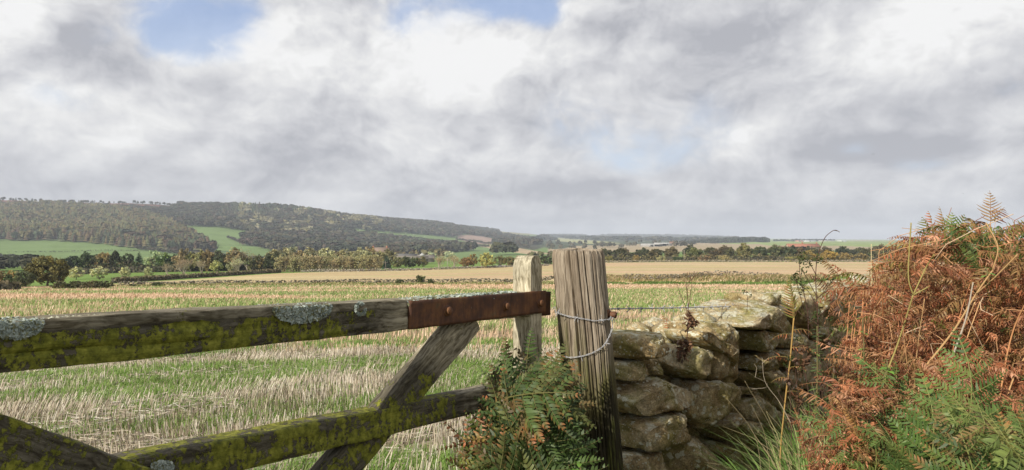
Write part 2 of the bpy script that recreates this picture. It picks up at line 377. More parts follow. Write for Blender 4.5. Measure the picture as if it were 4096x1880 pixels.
def cover(X, Y, xd, yd):
    """surface colour of the land"""
    n = len(X); c = np.zeros((n, 3))
    Z = Y
    f1 = fbm(X * .6, Y * .6, o=3, seed=31)[:, None]; f2 = fbm(X / 40, Y / 40, o=3, seed=32)[:, None]
    g = green_amount(X, Y)[:, None]
    sk = sstep(15, 70, Z)[:, None]; straw = (np.array([.34, .275, .185]) * (1 - sk) + np.array([.50, .345, .215]) * sk) * (0.75 + .5 * f1) ; grass = np.array([.17, .235, .06]) * (0.7 + .6 * f1)
    near = straw * (1 - g) + grass * g
    soil = np.array([.13, .095, .055])
    k = (1 - sstep(10, 45, Z))[:, None] * 1.25
    near = near * (1 - .55 * k) + soil * .55 * k
    band = fbm(X / 90, Y / 9, o=3, seed=33)[:, None]
    fld2 = np.array([.47, .355, .215]) * (.80 + .40 * band); ob = sstep(.45, .6, fbm(X / 120, Y / 14, o=3, seed=38))[:, None]; fld2 = fld2 * (1 - .6 * ob) + np.array([.43, .28, .17]) * .6 * ob; fg = sstep(.46, .62, fbm(X / 70, Y / 7, o=3, seed=34))[:, None] * .6
    leftg = (1 - sstep(300, 1500, xd))[:, None] * .35
    gr2 = np.array([.34, .33, .14])
    fld2 = fld2 * (1 - np.maximum(fg, leftg)) + gr2 * np.maximum(fg, leftg)
    past = np.array([.125, .185, .06]) * (.8 + .4 * f2)
    c[:] = near
    m = Z > 139; c[m] = fld2[m]
    bk = BANK(X, Y) * sstep(2, 14, X)
    tb = (bk > .12) & (Z > 130) & (Z < 160); c[tb] = (np.array([.50, .40, .235]) * (.7 + .6 * f1))[tb]
    gb = (Z > 134) & (Z < 143.5) & (X > 0); c[gb] = (np.array([.13, .21, .04]) * (.7 + .6 * f1))[gb]
    # edges of the second field
    edge = np.interp(xd, [-4000, 0, 290, 700, 1050, 1300, 1500, 2600, 4300], [150, 152, 168, 242, 285, 330, 368, 372, 372])
    m = Z > edge; c[m] = (np.array([.13, .20, .045]) * (.8 + .4 * f2))[m]
    m = Z > 700; c[m] = past[m]
    m = (Z > 1000) & (xd > 1380); c[m] = (np.array([.19, .24, .08]) * (.7 + .7 * f2) )[m]
    m2 = m & (fbm(X / 500, Y / 900, o=2, seed=36) > .56); c[m2] = np.array([.30, .24, .15])
    far = Z > 1000
    for poly, cc in ((PLOUGH, (.27, .19, .15)), (BUFF, (.34, .26, .16)), (W_LARCH, (.05, .045, .025)), (W_UP, (.05, .045, .025)), (W_SCARP, (.05, .05, .03)), (W_RIDGE, (.06, .075, .04))):
        m = far & inpoly(xd, yd, poly); c[m] = np.array(cc) * (0.8 + .4 * f2[m])
    m = far & inpoly(xd, yd, NOT_RIDGE); c[m] = (.28, .28, .13)
    m = far & inpoly(xd, yd, HEATHER); c[m] = (.13, .06, .045)
    m = (Z > 4300) & (xd > 1200) & (xd < 1345) & (yd < 590); c[m] = (.22, .20, .10)
    # trodden bank on the lane side
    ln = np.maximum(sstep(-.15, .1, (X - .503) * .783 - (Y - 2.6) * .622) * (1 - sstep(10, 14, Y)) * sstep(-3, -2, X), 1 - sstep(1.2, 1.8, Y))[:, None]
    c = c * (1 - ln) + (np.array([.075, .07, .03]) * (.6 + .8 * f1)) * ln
    return c
th_in = np.arctan((np.arange(-700, 3277, 6.0) - CX) / FX)
th_out = np.concatenate([np.linspace(-math.pi, th_in[0], 60)[:-1], th_in, np.linspace(th_in[-1], math.pi, 60)[1:-1]])
rr = np.unique(np.concatenate([np.geomspace(.5, 30, 90), np.geomspace(30, 300, 190), np.geomspace(300, 9500, 260)]))
TH, RR = np.meshgrid(th_out, rr, indexing='xy')
GX = (np.sin(TH) * RR).ravel(); GY = (np.cos(TH) * RR).ravel()
GX[:] = np.where(GY > 0, GX, GX); GZ = gz(GX, GY)
Zs = np.maximum(GY, .3); XD = CX + FX * GX / Zs; YD = HY - (GZ - CAMH) / Zs * FX
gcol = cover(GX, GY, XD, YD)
nt = len(th_out); nr = len(rr)
i, j = np.meshgrid(np.arange(nr - 1), np.arange(nt), indexing='ij'); j2 = (j + 1) % nt
GF = np.stack([i * nt + j, i * nt + j2, (i + 1) * nt + j2, (i + 1) * nt + j], -1).reshape(-1, 4)
GF = GF[:, ::-1]
cen = len(GX); fan = np.stack([np.full(nt, cen), (np.arange(nt) + 1) % nt, np.arange(nt)], -1)[:, ::-1]
GV = np.vstack([np.stack([GX, GY, GZ], 1), [[0, 0, gzs(0, .3)]]]); gcol = np.vstack([gcol, [[.07, .07, .035]]])
def _g(t):
    pos = t.n('ShaderNodeNewGeometry').outputs['Position']
    a = t.ramp(t.noise(pos, 9, 5, .7), [(.25, .62), (.75, 1.4)]); b = t.ramp(t.noise(pos, .9, 5, .65), [(.3, .82), (.7, 1.18)])
    c = t.mix(1.0, t.mix(1.0, attr(t), a, 'MULTIPLY'), b, 'MULTIPLY')
    st = t.ramp(t.noise(t.v('MULTIPLY', pos, (.035, .30, 0)), 1, 5, .65), [(.3, .84), (.7, 1.14)]); c = t.mix(1.0, c, st, 'MULTIPLY')
    return c, None, (t.noise(pos, 6, 5, .7), .6, .08)
M_GROUND = material('field_ground', _g, rough=.95, spec=.1)
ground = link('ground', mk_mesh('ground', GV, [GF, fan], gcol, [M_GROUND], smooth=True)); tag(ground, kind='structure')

# ------------------------------------------------------------------ woods on the hillside (read as masses)
def ico(sub=1):
    import bmesh
    bm = bmesh.new(); bmesh.ops.create_icosphere(bm, subdivisions=sub, radius=1)
    V = np.array([v.co[:] for v in bm.verts]); F = np.array([[v.index for v in f.verts] for f in bm.faces]); bm.free()
    return V, F
I2V, I2F = ico(2); I1V, I1F = ico(1)
def cone_shape(k=7, tiers=4):
    V, F = [], []
    for t in range(tiers):
        z0 = .12 + .88 * t / tiers; z1 = z0 + .88 / tiers * 1.5; r = .27 * (1 - t / tiers) ** .8 + .02
        b = len(V)
        for q in range(k): a = 2 * math.pi * (q + .5 * (t % 2)) / k; V.append((r * math.cos(a) * (1 + .25 * (q % 2)), r * math.sin(a) * (1 + .25 * (q % 2)), z0))
        V.append((0, 0, min(z1, 1.0)))
        for q in range(k): F.append((b + q, b + (q + 1) % k, b + k))
    return np.array(V), np.array(F)
KV, KF = cone_shape()
def puff_shape(n=46, seed=2):
    r = np.random.default_rng(seed); d = rdir(n, r); d[:, 2] = np.where(d[:, 2] < -.5, -d[:, 2], d[:, 2])
    p = d * r.uniform(.55, 1.02, (n, 1)); nn = d + .55 * rdir(n, r); nn /= np.linalg.norm(nn, axis=1)[:, None]
    u = np.cross(nn, rdir(n, r)); u /= np.linalg.norm(u, axis=1)[:, None]; v = np.cross(nn, u); s = r.uniform(.20, .40, (n, 1))
    V = np.stack([p - u * s - v * s * .7, p + u * s * .8 - v * s, p + u * s + v * s * .8, p - u * s * .7 + v * s], 1).reshape(-1, 3)
    return V, np.arange(n * 4).reshape(-1, 4)
PV, PF = puff_shape()
def wood(name, label, X, Y, H, cols, conifer, seed, aspect=.45):
    """a wood of many crowns: X, Y, heights H, colour per tree, conifer flag per tree"""
    r = np.random.default_rng(seed); mb = MB(); Z = gz(X, Y); cols = cols * .84  # crown colours darkened, standing in for cloud shadow on the hill
    for con in (True, False):
        m = conifer == con; n = int(m.sum())
        if not n: continue
        bv, bf = (KV, KF) if con else (PV, PF)
        h = H[m]; a = r.uniform(0, 6.28, n)
        if con: V = bv[None] * np.array([1, 1, 1.0])
        else:
            V = np.repeat(bv[None], n, 0) * (1 + .16 * (r.random((n, len(bv), 1)) - .5)); V = V * np.array([aspect, aspect, .45]) + np.array([0, 0, .55])
        V = np.broadcast_to(V, (n, len(bv), 3)).copy()
        V[..., :2] *= r.uniform(.8, 1.25, (n, 1, 1))
        if con: V *= 1 + .22 * (r.random((n, len(bv), 1)) - .5)
        ca, sa = np.cos(a)[:, None], np.sin(a)[:, None]
        x = V[..., 0] * ca - V[..., 1] * sa; y = V[..., 0] * sa + V[..., 1] * ca
        W = np.stack([x, y, V[..., 2]], -1) * h[:, None, None] + np.stack([X[m], Y[m], Z[m]], -1)[:, None]
        F = (bf[None] + (np.arange(n) * len(bv))[:, None, None]).reshape(-1, bf.shape[1])
        c = np.repeat(cols[m][:, None], len(bv), 1) * (1 + .2 * (r.random((n, len(bv), 1)) - .5))
        mb.add(W.reshape(-1, 3), F, c.reshape(-1, 3))
    o = mb.build(name, M_WOODFAR); tag(o, label, 'wood', kind='stuff'); return o
def scatter(poly, z0, z1, spacing, seed, dy=5, x0=-260, x1=2700):
    r = np.random.default_rng(seed)
    area = (z1 ** 2 - z0 ** 2) / 2 * (x1 - x0) / FX; n = int(area / spacing ** 2)
    Z = np.sqrt(r.uniform(z0 ** 2, z1 ** 2, n)); x = r.uniform(x0, x1, n); X = (x - CX) / FX * Z
    y = HY - (gz(X, Z) - CAMH) / Z * FX - dy
    m = inpoly(x, y, poly); return X[m], Z[m], x[m], y[m]
def pick(r, n, pal, var=.25):
    pal = np.array(pal); c = pal[r.integers(0, len(pal), n)]; return c * (1 + var * (r.random((n, 1)) - .5) * 2)
r0 = np.random.default_rng(100)
X, Y, x, y = scatter(W_LARCH, 1150, 2400, 9.5, 1); m = ~inpoly(x, y, HEATHER); X, Y, x, y = X[m], Y[m], x[m], y[m]; n = len(X)
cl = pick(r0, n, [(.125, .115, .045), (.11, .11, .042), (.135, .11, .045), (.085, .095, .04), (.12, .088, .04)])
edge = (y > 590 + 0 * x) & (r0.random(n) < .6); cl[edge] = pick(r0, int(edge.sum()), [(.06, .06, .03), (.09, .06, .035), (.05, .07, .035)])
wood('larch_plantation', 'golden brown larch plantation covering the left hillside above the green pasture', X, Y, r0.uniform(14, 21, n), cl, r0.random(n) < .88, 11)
X, Y, x, y = scatter(W_UP, 1150, 3400, 12.5, 2, dy=4); m = ~inpoly(x, y, HEATHER) & ~((x < 450) & (y < np.interp(x, [-300, 0, 180, 330, 440, 450], [508, 509, 512, 517, 522, 522]))); X, Y, x, y = X[m], Y[m], x[m], y[m]; n = len(X)
cl = pick(r0, n, [(.062, .054, .032), (.052, .055, .03), (.078, .07, .036), (.04, .052, .03), (.064, .047, .032), (.056, .066, .034)])
pale = (x > 600) & (x < 1000) & (y < 590 + (x - 600) * -.0) & (vn(x / 25, y / 9, seed=4) > .62); cl[pale] = pick(r0, int(pale.sum()), [(.19, .18, .10), (.17, .15, .06), (.22, .20, .12)])
con = (y < 545) & (x > 550) & (r0.random(n) < .75) | (r0.random(n) < .2)
cl[con & (y < 532)] *= np.array([.75, .95, .8])
H = r0.uniform(11, 19, n); H[x < 430] *= .6
wood('hanging_wood', 'dark mixed autumn wood along the upper scarp right of the larches', X, Y, H, cl, con, 12, aspect=.5)
X, Y, x, y = scatter(W_SCARP, 2000, 5600, 20, 3, dy=3); n = len(X)
wood('scarp_wood', 'bluish wood on the distant scarp above the ploughed field', X, Y, r0.uniform(12, 20, n), pick(r0, n, [(.06, .06, .035), (.08, .065, .04), (.05, .06, .04)]), r0.random(n) < .4, 13, .6)
X, Y, x, y = scatter(W_RIDGE, 3200, 8600, 42, 4, dy=1.5); m = ~inpoly(x, y, NOT_RIDGE); X, Y, x = X[m], Y[m], x[m]; m = fbm(X / 300, Y / 500, o=2, seed=8) > .40; X, Y = X[m], Y[m]; n = len(X)
wood('ridge_forest', 'hazy blue forest over the farthest ridge beside the post', X, Y, r0.uniform(14, 24, n), pick(r0, n, [(.05, .06, .04), (.07, .065, .04)]), r0.random(n) < .5, 14, 1.0)
def strip_wood(name, label, xa, xb, za, zb, sp, h, seed, pal, con=.8, taper=None):
    r = np.random.default_rng(seed); n = int((xb - xa) / FX * (zb ** 2 - za ** 2) / 2 / sp ** 2)
    x = r.uniform(xa, xb, n); Z = np.sqrt(r.uniform(za ** 2, zb ** 2, n)); X = (x - CX) / FX * Z
    hh = h * r.uniform(.8, 1.15, n)
    if taper: hh *= np.interp(x, *taper)
    return wood(name, label, X, Z, hh, pick(r, n, pal), r.random(n) < con, seed, .5)
strip_wood('skyline_pines', 'scattered small pines along the moor skyline above the larches', -280, 455, 2385, 2440, 19, 10, 31, [(.04, .05, .03), (.055, .05, .03)], con=.6)
DK = [(.035, .045, .03), (.045, .05, .03), (.03, .04, .025)]
strip_wood('dark_plantation', 'dark conifer plantation in front of the far ridge right of the post', 1737, 1933, 2250, 2750, 12, 19, 21, DK, taper=([1737, 1790, 1850, 1925, 1934], [.35, .65, .85, 1, .7]))
strip_wood('shelter_belt', 'thin dark shelter belt on the skyline around the far white farm', 1945, 2100, 3400, 3560, 13, 10, 22, DK)
strip_wood('small_copse', 'small dark copse right of the far white sheds', 1715, 1752, 2000, 2060, 9, 9, 23, DK)
strip_wood('field_copse', 'purple brown leafless copse jutting into the upper green pasture', 604, 690, 1330, 1480, 9, 12, 24, [(.10, .065, .05), (.08, .06, .04)], con=.1)
strip_wood('lone_copse', 'round dark copse in the pasture just left of the small gate stile', 1243, 1292, 1010, 1060, 8, 17, 25, [(.07, .07, .03), (.05, .06, .03)], con=0)
strip_wood('hillside_clump', 'clump of dark trees beside the hillside farm', 1095, 1140, 1650, 1750, 9, 14, 26, [(.05, .06, .03), (.07, .06, .03)], con=.2)
strip_wood('valley_wood', 'brown and green trees spread along the valley floor behind the farm', 770, 1120, 800, 900, 16, 11, 27, [(.11, .10, .045), (.07, .08, .035), (.15, .12, .06), (.10, .07, .04), (.16, .14, .06)], con=.08)
strip_wood('valley_thicket', 'olive thicket behind the white pasture trees', 1330, 1500, 560, 620, 13, 6, 28, [(.10, .10, .045), (.09, .07, .04)], con=.05)
strip_wood('low_dark_wood', 'dark low wood behind the big oak on the far left', -350, 90, 360, 470, 9, 8, 29, [(.045, .055, .03), (.06, .06, .03), (.05, .05, .025)], con=.2)
strip_wood('far_valley_trees', 'hazy scattered trees on the valley floor beyond the post', 1340, 1740, 1300, 2300, 80, 12, 30, [(.08, .08, .05), (.10, .09, .06)], con=.1)
# hedge lines across the pastures
def hedge_line(name, label, pts, z0, z1, h, seed, pal=((.05, .055, .03), (.07, .06, .035)), step=3.0, jit=1.0, wid=.6):
    r = np.random.default_rng(seed); P3 = np.array([[(x - CX) / FX * solveZ(x, y, z0, z1), solveZ(x, y, z0, z1)] for x, y in pts])
    seg = np.linalg.norm(np.diff(P3, axis=0), axis=1); s = np.concatenate([[0], np.cumsum(seg)]); t = np.arange(0, s[-1], step)
    X = np.interp(t, s, P3[:, 0]) + r.normal(0, jit, len(t)); Y = np.interp(t, s, P3[:, 1]) + r.normal(0, jit, len(t))
    o = wood(name, label, X, Y, h * r.uniform(.6, 1.25, len(t)), pick(r, len(t), pal), np.zeros(len(t), bool), seed, wid)
    tag(o, cat='hedge'); o['kind'] = 'thing'; return o
hedge_line('hedge', 'dark hedge line crossing the left pasture below the larches', [(345, 629), (400, 634), (470, 641), (500, 645)], 800, 1500, 6, 41)
hedge_line('hedge', 'thin dark field boundary low on the left pasture', [(20, 635), (150, 634), (250, 631), (345, 632)], 800, 1500, 1.6, 42)
hedge_line('hedge', 'hedge line running down the upper pasture from the purple copse', [(572, 600), (620, 612), (660, 624), (720, 631), (770, 636)], 900, 1900, 5, 43)
hedge_line('hedge', 'dark hedge at the foot of the middle pasture', [(545, 640), (590, 650), (700, 653)], 700, 1300, 4, 44)
hedge_line('hedge', 'straggling hedge under the hillside farm', [(955, 590), (1010, 596), (1060, 602), (1130, 612), (1230, 622)], 1200, 2400, 6, 45)
hedge_line('hedge', 'hedge below the ploughed field on the distant slope', [(1150, 606), (1200, 612), (1250, 617), (1330, 625)], 1500, 3500, 7, 46, step=6)
hedge_line('hedge', 'dark hedge at the far left edge of the valley pastures', [(-60, 640), (30, 648), (75, 655), (110, 657)], 700, 1500, 4, 47)
# ------------------------------------------------------------------ trees, shrubs and hedges of the middle distance
def branchy(mb, r, p, d, L, rad, depth, col, spread=.6, nsub=4, up=.15, tips=None):
    n = 4; pts = [p.copy()]; q = p.copy(); dd = d / np.linalg.norm(d)
    for k in range(n):
        dd = dd + r.normal(0, .13, 3) + np.array([0, 0, up * .3]); dd /= np.linalg.norm(dd); q = q + dd * L / n; pts.append(q.copy())
    mb.tube(pts, np.linspace(rad, rad * .45, n + 1), 5 if depth > 1 else 3, col, cap=False)
    if depth == 0:
        if tips is not None: tips.append(q)
        return
    for k in range(nsub):
        f = r.uniform(.35, 1.0); i = f * n; a = int(min(i, n - 1)); b = pts[a] + (pts[a + 1] - pts[a]) * (i - a)
        nd = dd * .75 + rdir(1, r)[0] * spread + np.array([0, 0, up]); branchy(mb, r, b, nd, L * r.uniform(.5, .75), rad * .5, depth - 1, col, spread, nsub, up, tips)
def crown_quads(mb, r, cent, rad, nper, leaf, pal, flat=1.0, shade=0):
    for c, R in zip(cent, rad):
        d = rdir(nper, r); p = c + d * R * r.uniform(.45, 1.05, (nper, 1)) * np.array([1, 1, flat])
        nn = d + .9 * rdir(nper, r); nn /= np.linalg.norm(nn, axis=1)[:, None]
        u = np.cross(nn, rdir(nper, r)); u /= np.linalg.norm(u, axis=1)[:, None] + 1e-9; v = np.cross(nn, u)
        s = leaf * r.uniform(.6, 1.4, (nper, 1)); base = np.array(pal[r.integers(0, len(pal))]) * r.uniform(.78, 1.25)
        mb.quads(p, u * s, v * s, base * r.uniform(.75, 1.25, (nper, 1)))
W3 = (1, 1, 1)
def ptree(kind, seed):
    """a tree of height 1: (trunk mesh, crown mesh)"""
    r = np.random.default_rng(seed); tr = MB(); cr = MB(); g = [(.9, .9, .9), (1.1, 1.05, .9), (.8, .85, .9), (1.15, 1.1, 1.0)]
    bc = (.10, .085, .06)
    if kind == 'oak':
        branchy(tr, r, np.zeros(3), np.array([0, 0, 1.]), .42, .030, 2, bc, .8, 5)
        c = rdir(70, r) * r.uniform(.25, 1, (70, 1)) ** .5 * np.array([.47, .47, .42]) + np.array([0, 0, .50]); c = c[c[:, 2] > .06]
        c[:, :2] *= np.where(c[:, 2:] < .5, .95, 1.0)
        crown_quads(cr, r, c, r.uniform(.08, .14, len(c)), 52, .024, g)
    elif kind == 'bigoak':
        branchy(tr, r, np.zeros(3), np.array([0, 0, 1.]), .40, .032, 2, bc, .8, 5)
        c = rdir(150, r) * r.uniform(.2, 1, (150, 1)) ** .5 * np.array([.46, .46, .42]) + np.array([0, 0, .52]); c[:, :2] *= (1.08 - .45 * np.clip(c[:, 2:] - .5, 0, 1)); c = c[c[:, 2] > .10]
        crown_quads(cr, r, c, r.uniform(.06, .11, len(c)), 60, .018, g)
    elif kind == 'round':
        branchy(tr, r, np.zeros(3), np.array([0, 0, 1.]), .5, .024, 2, bc, .7, 5)
        c = rdir(46, r) * r.uniform(.3, 1, (46, 1)) ** .5 * np.array([.46, .46, .40]) + np.array([0, 0, .53])
        crown_quads(cr, r, c, r.uniform(.07, .13, len(c)), 36, .028, g)
    elif kind == 'bare':
        tips = []
        for k in range(6): branchy(tr, r, np.array([r.normal(0, .01), r.normal(0, .01), .1]), np.array([r.normal(0, .45), r.normal(0, .45), 1.]), .5, .016, 3, (.36, .31, .24), .55, 4, .2, tips)
        tr.tube([[0, 0, -.03], [0, 0, .14]], [.03, .022], 7, (.3, .26, .2))
        t = np.array(tips); t = t[r.random(len(t)) < .8]; crown_quads(cr, r, t, np.full(len(t), .03), 3, .012, g)
    elif kind == 'spruce':
        tr.tube([[0, 0, -.03], [0, 0, .98]], [.022, .004], 7, bc)
        for z in np.linspace(.08, .97, 20):
            R = .27 * (1 - z) ** .85 + .012; m = int(8 + 22 * (1 - z)); a = r.uniform(0, 6.28, m)
            for q in range(3):
                f = (q + .6) / 3; p = np.stack([np.cos(a) * R * f, np.sin(a) * R * f, z - R * f * .35 + r.normal(0, .012, m)], 1)
                u = np.stack([np.cos(a), np.sin(a), np.full(m, -.3)], 1) * R * .24; v = np.stack([-np.sin(a), np.cos(a), r.normal(0, .4, m)], 1) * R * .16
                cr.quads(p, u, v, np.ones((m, 3)) * r.uniform(.7, 1.3, (m, 1)))
    elif kind == 'cypress':
        tr.tube([[0, 0, -.03], [0, 0, .8]], [.03, .006], 7, bc)
        zc = r.uniform(.08, .92, 60); a = r.uniform(0, 6.28, 60); R = .26 * np.sin(np.clip(zc * 1.05 + .08, 0, 1) * math.pi) ** .55 * (1.05 - .35 * zc)
        c = np.stack([np.cos(a) * R * .75, np.sin(a) * R * .75, zc], 1); crown_quads(cr, r, c, r.uniform(.06, .1, 60), 34, .02, g, 1.4)
    elif kind == 'bush':
        for k in range(5): branchy(tr, r, np.array([r.normal(0, .1), r.normal(0, .1), -.02]), np.array([r.normal(0, .5), r.normal(0, .5), 1.]), .5, .02, 1, bc, .6, 3)
        c = rdir(50, r) * r.uniform(.2, 1, (50, 1)) ** .5 * np.array([.62, .62, .42]) + np.array([0, 0, .48]); c = c[c[:, 2] > .08]
        crown_quads(cr, r, c, r.uniform(.09, .17, len(c)), 30, .032, g)
    elif kind == 'scrub':
        tips = []
        for k in range(9): branchy(tr, r, np.array([r.normal(0, .12), r.normal(0, .12), -.02]), np.array([r.normal(0, .35), r.normal(0, .35), 1.]), .6, .014, 2, (.26, .21, .14), .45, 4, .25, tips)
        t = np.array(tips); crown_quads(cr, r, t[r.random(len(t)) < .9], np.full(len(t), .07), 8, .022, g)
        c = rdir(20, r) * .36 * np.array([1, 1, .9]) + np.array([0, 0, .4]); crown_quads(cr, r, c, np.full(20, .14), 16, .028, g)
    return tr.mesh('trunk', [M_BARK if kind != 'bare' and kind != 'scrub' else M_VCOL]), cr.mesh('crown', [M_LEAF])
PT = {}
def get_pt(kind, v):
    if (kind, v) not in PT: PT[(kind, v)] = ptree(kind, 300 + 7 * v + sum(map(ord, kind)))
    return PT[(kind, v)]
NAMES = dict(oak='broadleaf_tree', bigoak='oak_tree', round='small_tree', bare='leafless_tree', spruce='spruce_tree', cypress='conifer_tree', bush='bush', scrub='scrub_bush')
CATS = dict(oak='tree', bigoak='tree', round='tree', bare='tree', spruce='tree', cypress='tree', bush='bush', scrub='bush')
_tc = [0]
def tree(kind, x, yb, hpx, col, label, wide=1.0, group=None, z=None, zr=(120, 520), name=None):
    Z = z if z else solveZ(x, yb, *zr); X = (x - CX) / FX * Z; h = hpx / FX * Z; _tc[0] += 1
    tm, cm = get_pt(kind, _tc[0] % 3); s = (h * wide, h * wide, h)
    e = empty(name or NAMES[kind], (X, Z, gzs(X, Z) - .05), _tc[0] * 2.399, s); tag(e, label, CATS[kind], group)
    a = link('trunk' if kind not in ('bush', 'scrub') else 'stems', tm, e); b = link('crown', cm, e); b.color = (*[min(.8, q * 1.3) for q in col], 1)
    return e
DG, OL, PG, YG, BR, OR, RU = (.040, .060, .022), (.12, .115, .035), (.38, .385, .21), (.25, .24, .08), (.14, .11, .06), (.20, .15, .06), (.16, .07, .04)
tree('bigoak', 119, 719, 80, (.125, .115, .04), 'largest olive brown oak standing alone on the far left behind the field', 1.25, zr=(140, 300))
for x, yb, h, k, c, wd_, lb in [
    (8, 722, 44, 'bush', OR, 1.1, 'orange tinted bush at the left edge left of the big oak'),
    (38, 722, 34, 'bush', DG, 1.1, 'dark bush between the orange bush and the big oak'),
    (62, 722, 40, 'bush', (.06, .07, .03), .8, 'dark upright bush touching the big oak'),
    (192, 703, 29, 'round', PG, 1.35, 'pale leaved round tree nearest the big oak'),
    (250, 703, 31, 'round', PG, 1.25, 'pale leaved round tree, second to the right of the big oak'),
    (315, 700, 27, 'round', PG, .95, 'small pale round tree in front of the dark spruce'),
    (374, 697, 24, 'round', (.30, .32, .17), .9, 'thin pale green tree below the silvery willow'),
    (545, 688, 31, 'round', (.30, .31, .12), 1.0, 'pale yellow green tree at the middle of the hedge row'),
    (421, 695, 28, 'bare', (.3, .25, .15), .9, 'small leafless tree in front of the dark pair of trees'),
    (463, 693, 36, 'bare', (.3, .22, .14), 1.15, 'widest leafless pale tree of the hedge row'),
    (507, 691, 32, 'bare', (.3, .25, .15), 1.0, 'leafless tree just left of the yellow green tree'),
    (600, 688, 33, 'bare', PG, 1.2, 'pale twiggy tree right of the yellow green tree'),
    (583, 686, 26, 'bush', (.22, .22, .11), .8, 'pale bush at the foot of the pale twiggy tree')]:
    tree(k, x, yb, h * 1.12, c, lb, wd_, zr=(140, 300))
for x, h, k, c, wd_, lb in [
    (182, 52, 'oak', (.035, .05, .028), 1.0, 'dark green tree immediately right of the big oak'),
    (218, 56, 'oak', DG, 1.0, 'dark green tree behind the two pale round trees'),
    (246, 52, 'oak', (.05, .06, .03), .9, 'dark tree under the orange topped one'),
    (259, 58, 'oak', OR, .8, 'orange topped tree rising behind the dark ones'),
    (291, 56, 'cypress', (.030, .035, .016), 1.3, 'blackish oval conifer between orange tree and pine'),
    (320, 50, 'round', (.04, .055, .022), .8, 'dark rounded pine left of the pointed spruce'),
    (350, 55, 'spruce', (.035, .06, .03), 1.25, 'pointed dark spruce standing in the hedge row'),
    (388, 56, 'round', (.26, .32, .17), .95, 'silvery green willow right of the pointed spruce'),
    (412, 52, 'oak', (.10, .15, .04), .8, 'bright green tree right of the silvery willow'),
    (436, 46, 'round', (.03, .05, .02), .9, 'dark round evergreen right of the bright green tree'),
    (461, 62, 'round', (.18, .145, .08), .8, 'tall brown tree behind the widest leafless tree'),
    (480, 52, 'round', (.13, .13, .05), .8, 'olive tree right of the tall brown tree'),
    (505, 58, 'round', (.20, .19, .08), .7, 'straw green tree behind the leafless row'),
    (524, 56, 'oak', (.16, .12, .055), .75, 'rusty brown tree at the middle of the hedge row'),
    (553, 56, 'oak', (.07, .08, .04), .8, 'dull green tree behind the yellow green tree'),
    (593, 62, 'round', (.19, .15, .08), .9, 'tallest pale brown tree near the middle of the hedge row'),
    (622, 48, 'bare', (.24, .20, .12), 1.0, 'pale twiggy tree between the tallest brown tree and dark bush'),
    (640, 44, 'bush', (.09, .09, .04), .8, 'olive bush left of the dark rounded bush'),
    (681, 46, 'bush', (.045, .055, .025), .75, 'dark rounded bush where the clipped hedge ends'),
    (660, 34, 'bush', (.14, .11, .05), .8, 'small brown bush left of the dark rounded bush')]:
    tree(k, x, 694 if x < 500 else 688, h, c, lb, wd_, z=300 if x < 450 else 290)
# pale scrub belt between the clipped hedge and the farm
rs = np.random.default_rng(5)
for i_ in range(30):
    x = 705 + i_ * 8.4; dk = i_ % 2
    tree('scrub', x, 684, 30 + 9 * rs.random(), np.array([.25, .225, .12]) * rs.uniform(.8, 1.15) * np.array([1, rs.uniform(.9, 1.12), 1]),
         'pale olive scrub bush in the dense belt between clipped hedge and farm', 1.0, 'scrub bushes in the belt left of the farm', z=250 + 10 * dk + x * .012)
for i_ in range(14):
    x = 690 + i_ * 22
    tree('round', x, 680, 42 + 12 * rs.random(), np.array([(.22, .205, .11), (.18, .17, .09), (.28, .28, .16), (.21, .17, .09)][i_ % 4]),
         'pale autumn tree rising just behind the olive scrub belt', 1.0, 'trees behind the scrub belt', z=330 + 12 * (i_ % 3))
for x, yb, h, k, c, wd_, lb in [
    (902, 672, 36, 'round', YG, 1.0, 'yellow tree right in front of the farm buildings'),
    (948, 676, 30, 'bush', (.20, .19, .06), 1.0, 'yellowish bush left of the wooden pole'),
    (973, 676, 38, 'spruce', (.05, .08, .05), 1.2, 'blue green conifer beside the wooden pole'),
    (1000, 673, 30, 'bush', (.12, .12, .05), 1.0, 'olive bush in front of the round roofed barn'),
    (1030, 672, 31, 'bush', (.06, .075, .03), 1.1, 'dark bush in front of the silo'),
    (1060, 671, 28, 'bush', (.13, .12, .05), 1.0, 'brownish bush below the silo'),
    (1104, 677, 34, 'bare', (.30, .26, .14), 1.3, 'pale spreading tree right of the farm'),
    (1141, 676, 32, 'bare', (.30, .25, .13), 1.3, 'pale tree beside the thin middle pole'),
    (1172, 672, 27, 'bush', (.19, .12, .05), 1.1, 'reddish brown bush between the two big pale trees'),
    (1190, 671, 34, 'round', (.20, .15, .06), .8, 'brown tree left of the largest yellow green tree'),
    (1226, 674, 40, 'round', (.27, .27, .10), 1.15, 'largest yellow green tree left of the gate stile'),
    (1259, 668, 26, 'bush', (.12, .11, .05), 1.1, 'dull bush behind the far metal gate'),
    (1285, 668, 26, 'bush', (.14, .12, .05), 1.2, 'dull olive bush right of the far metal gate'),
    (1130, 655, 24, 'round', (.34, .38, .24), 1.4, 'whitish green tree right of the round roofed barn'),
    (1085, 654, 24, 'round', (.32, .36, .22), 1.3, 'whitish green tree behind the farm'),
    (1375, 666, 26, 'bush', (.05, .06, .03), 1.2, 'dark bush seen between gate stile and gate post')]:
    tree(k, x, yb, h, c, lb, wd_, zr=(200, 700))
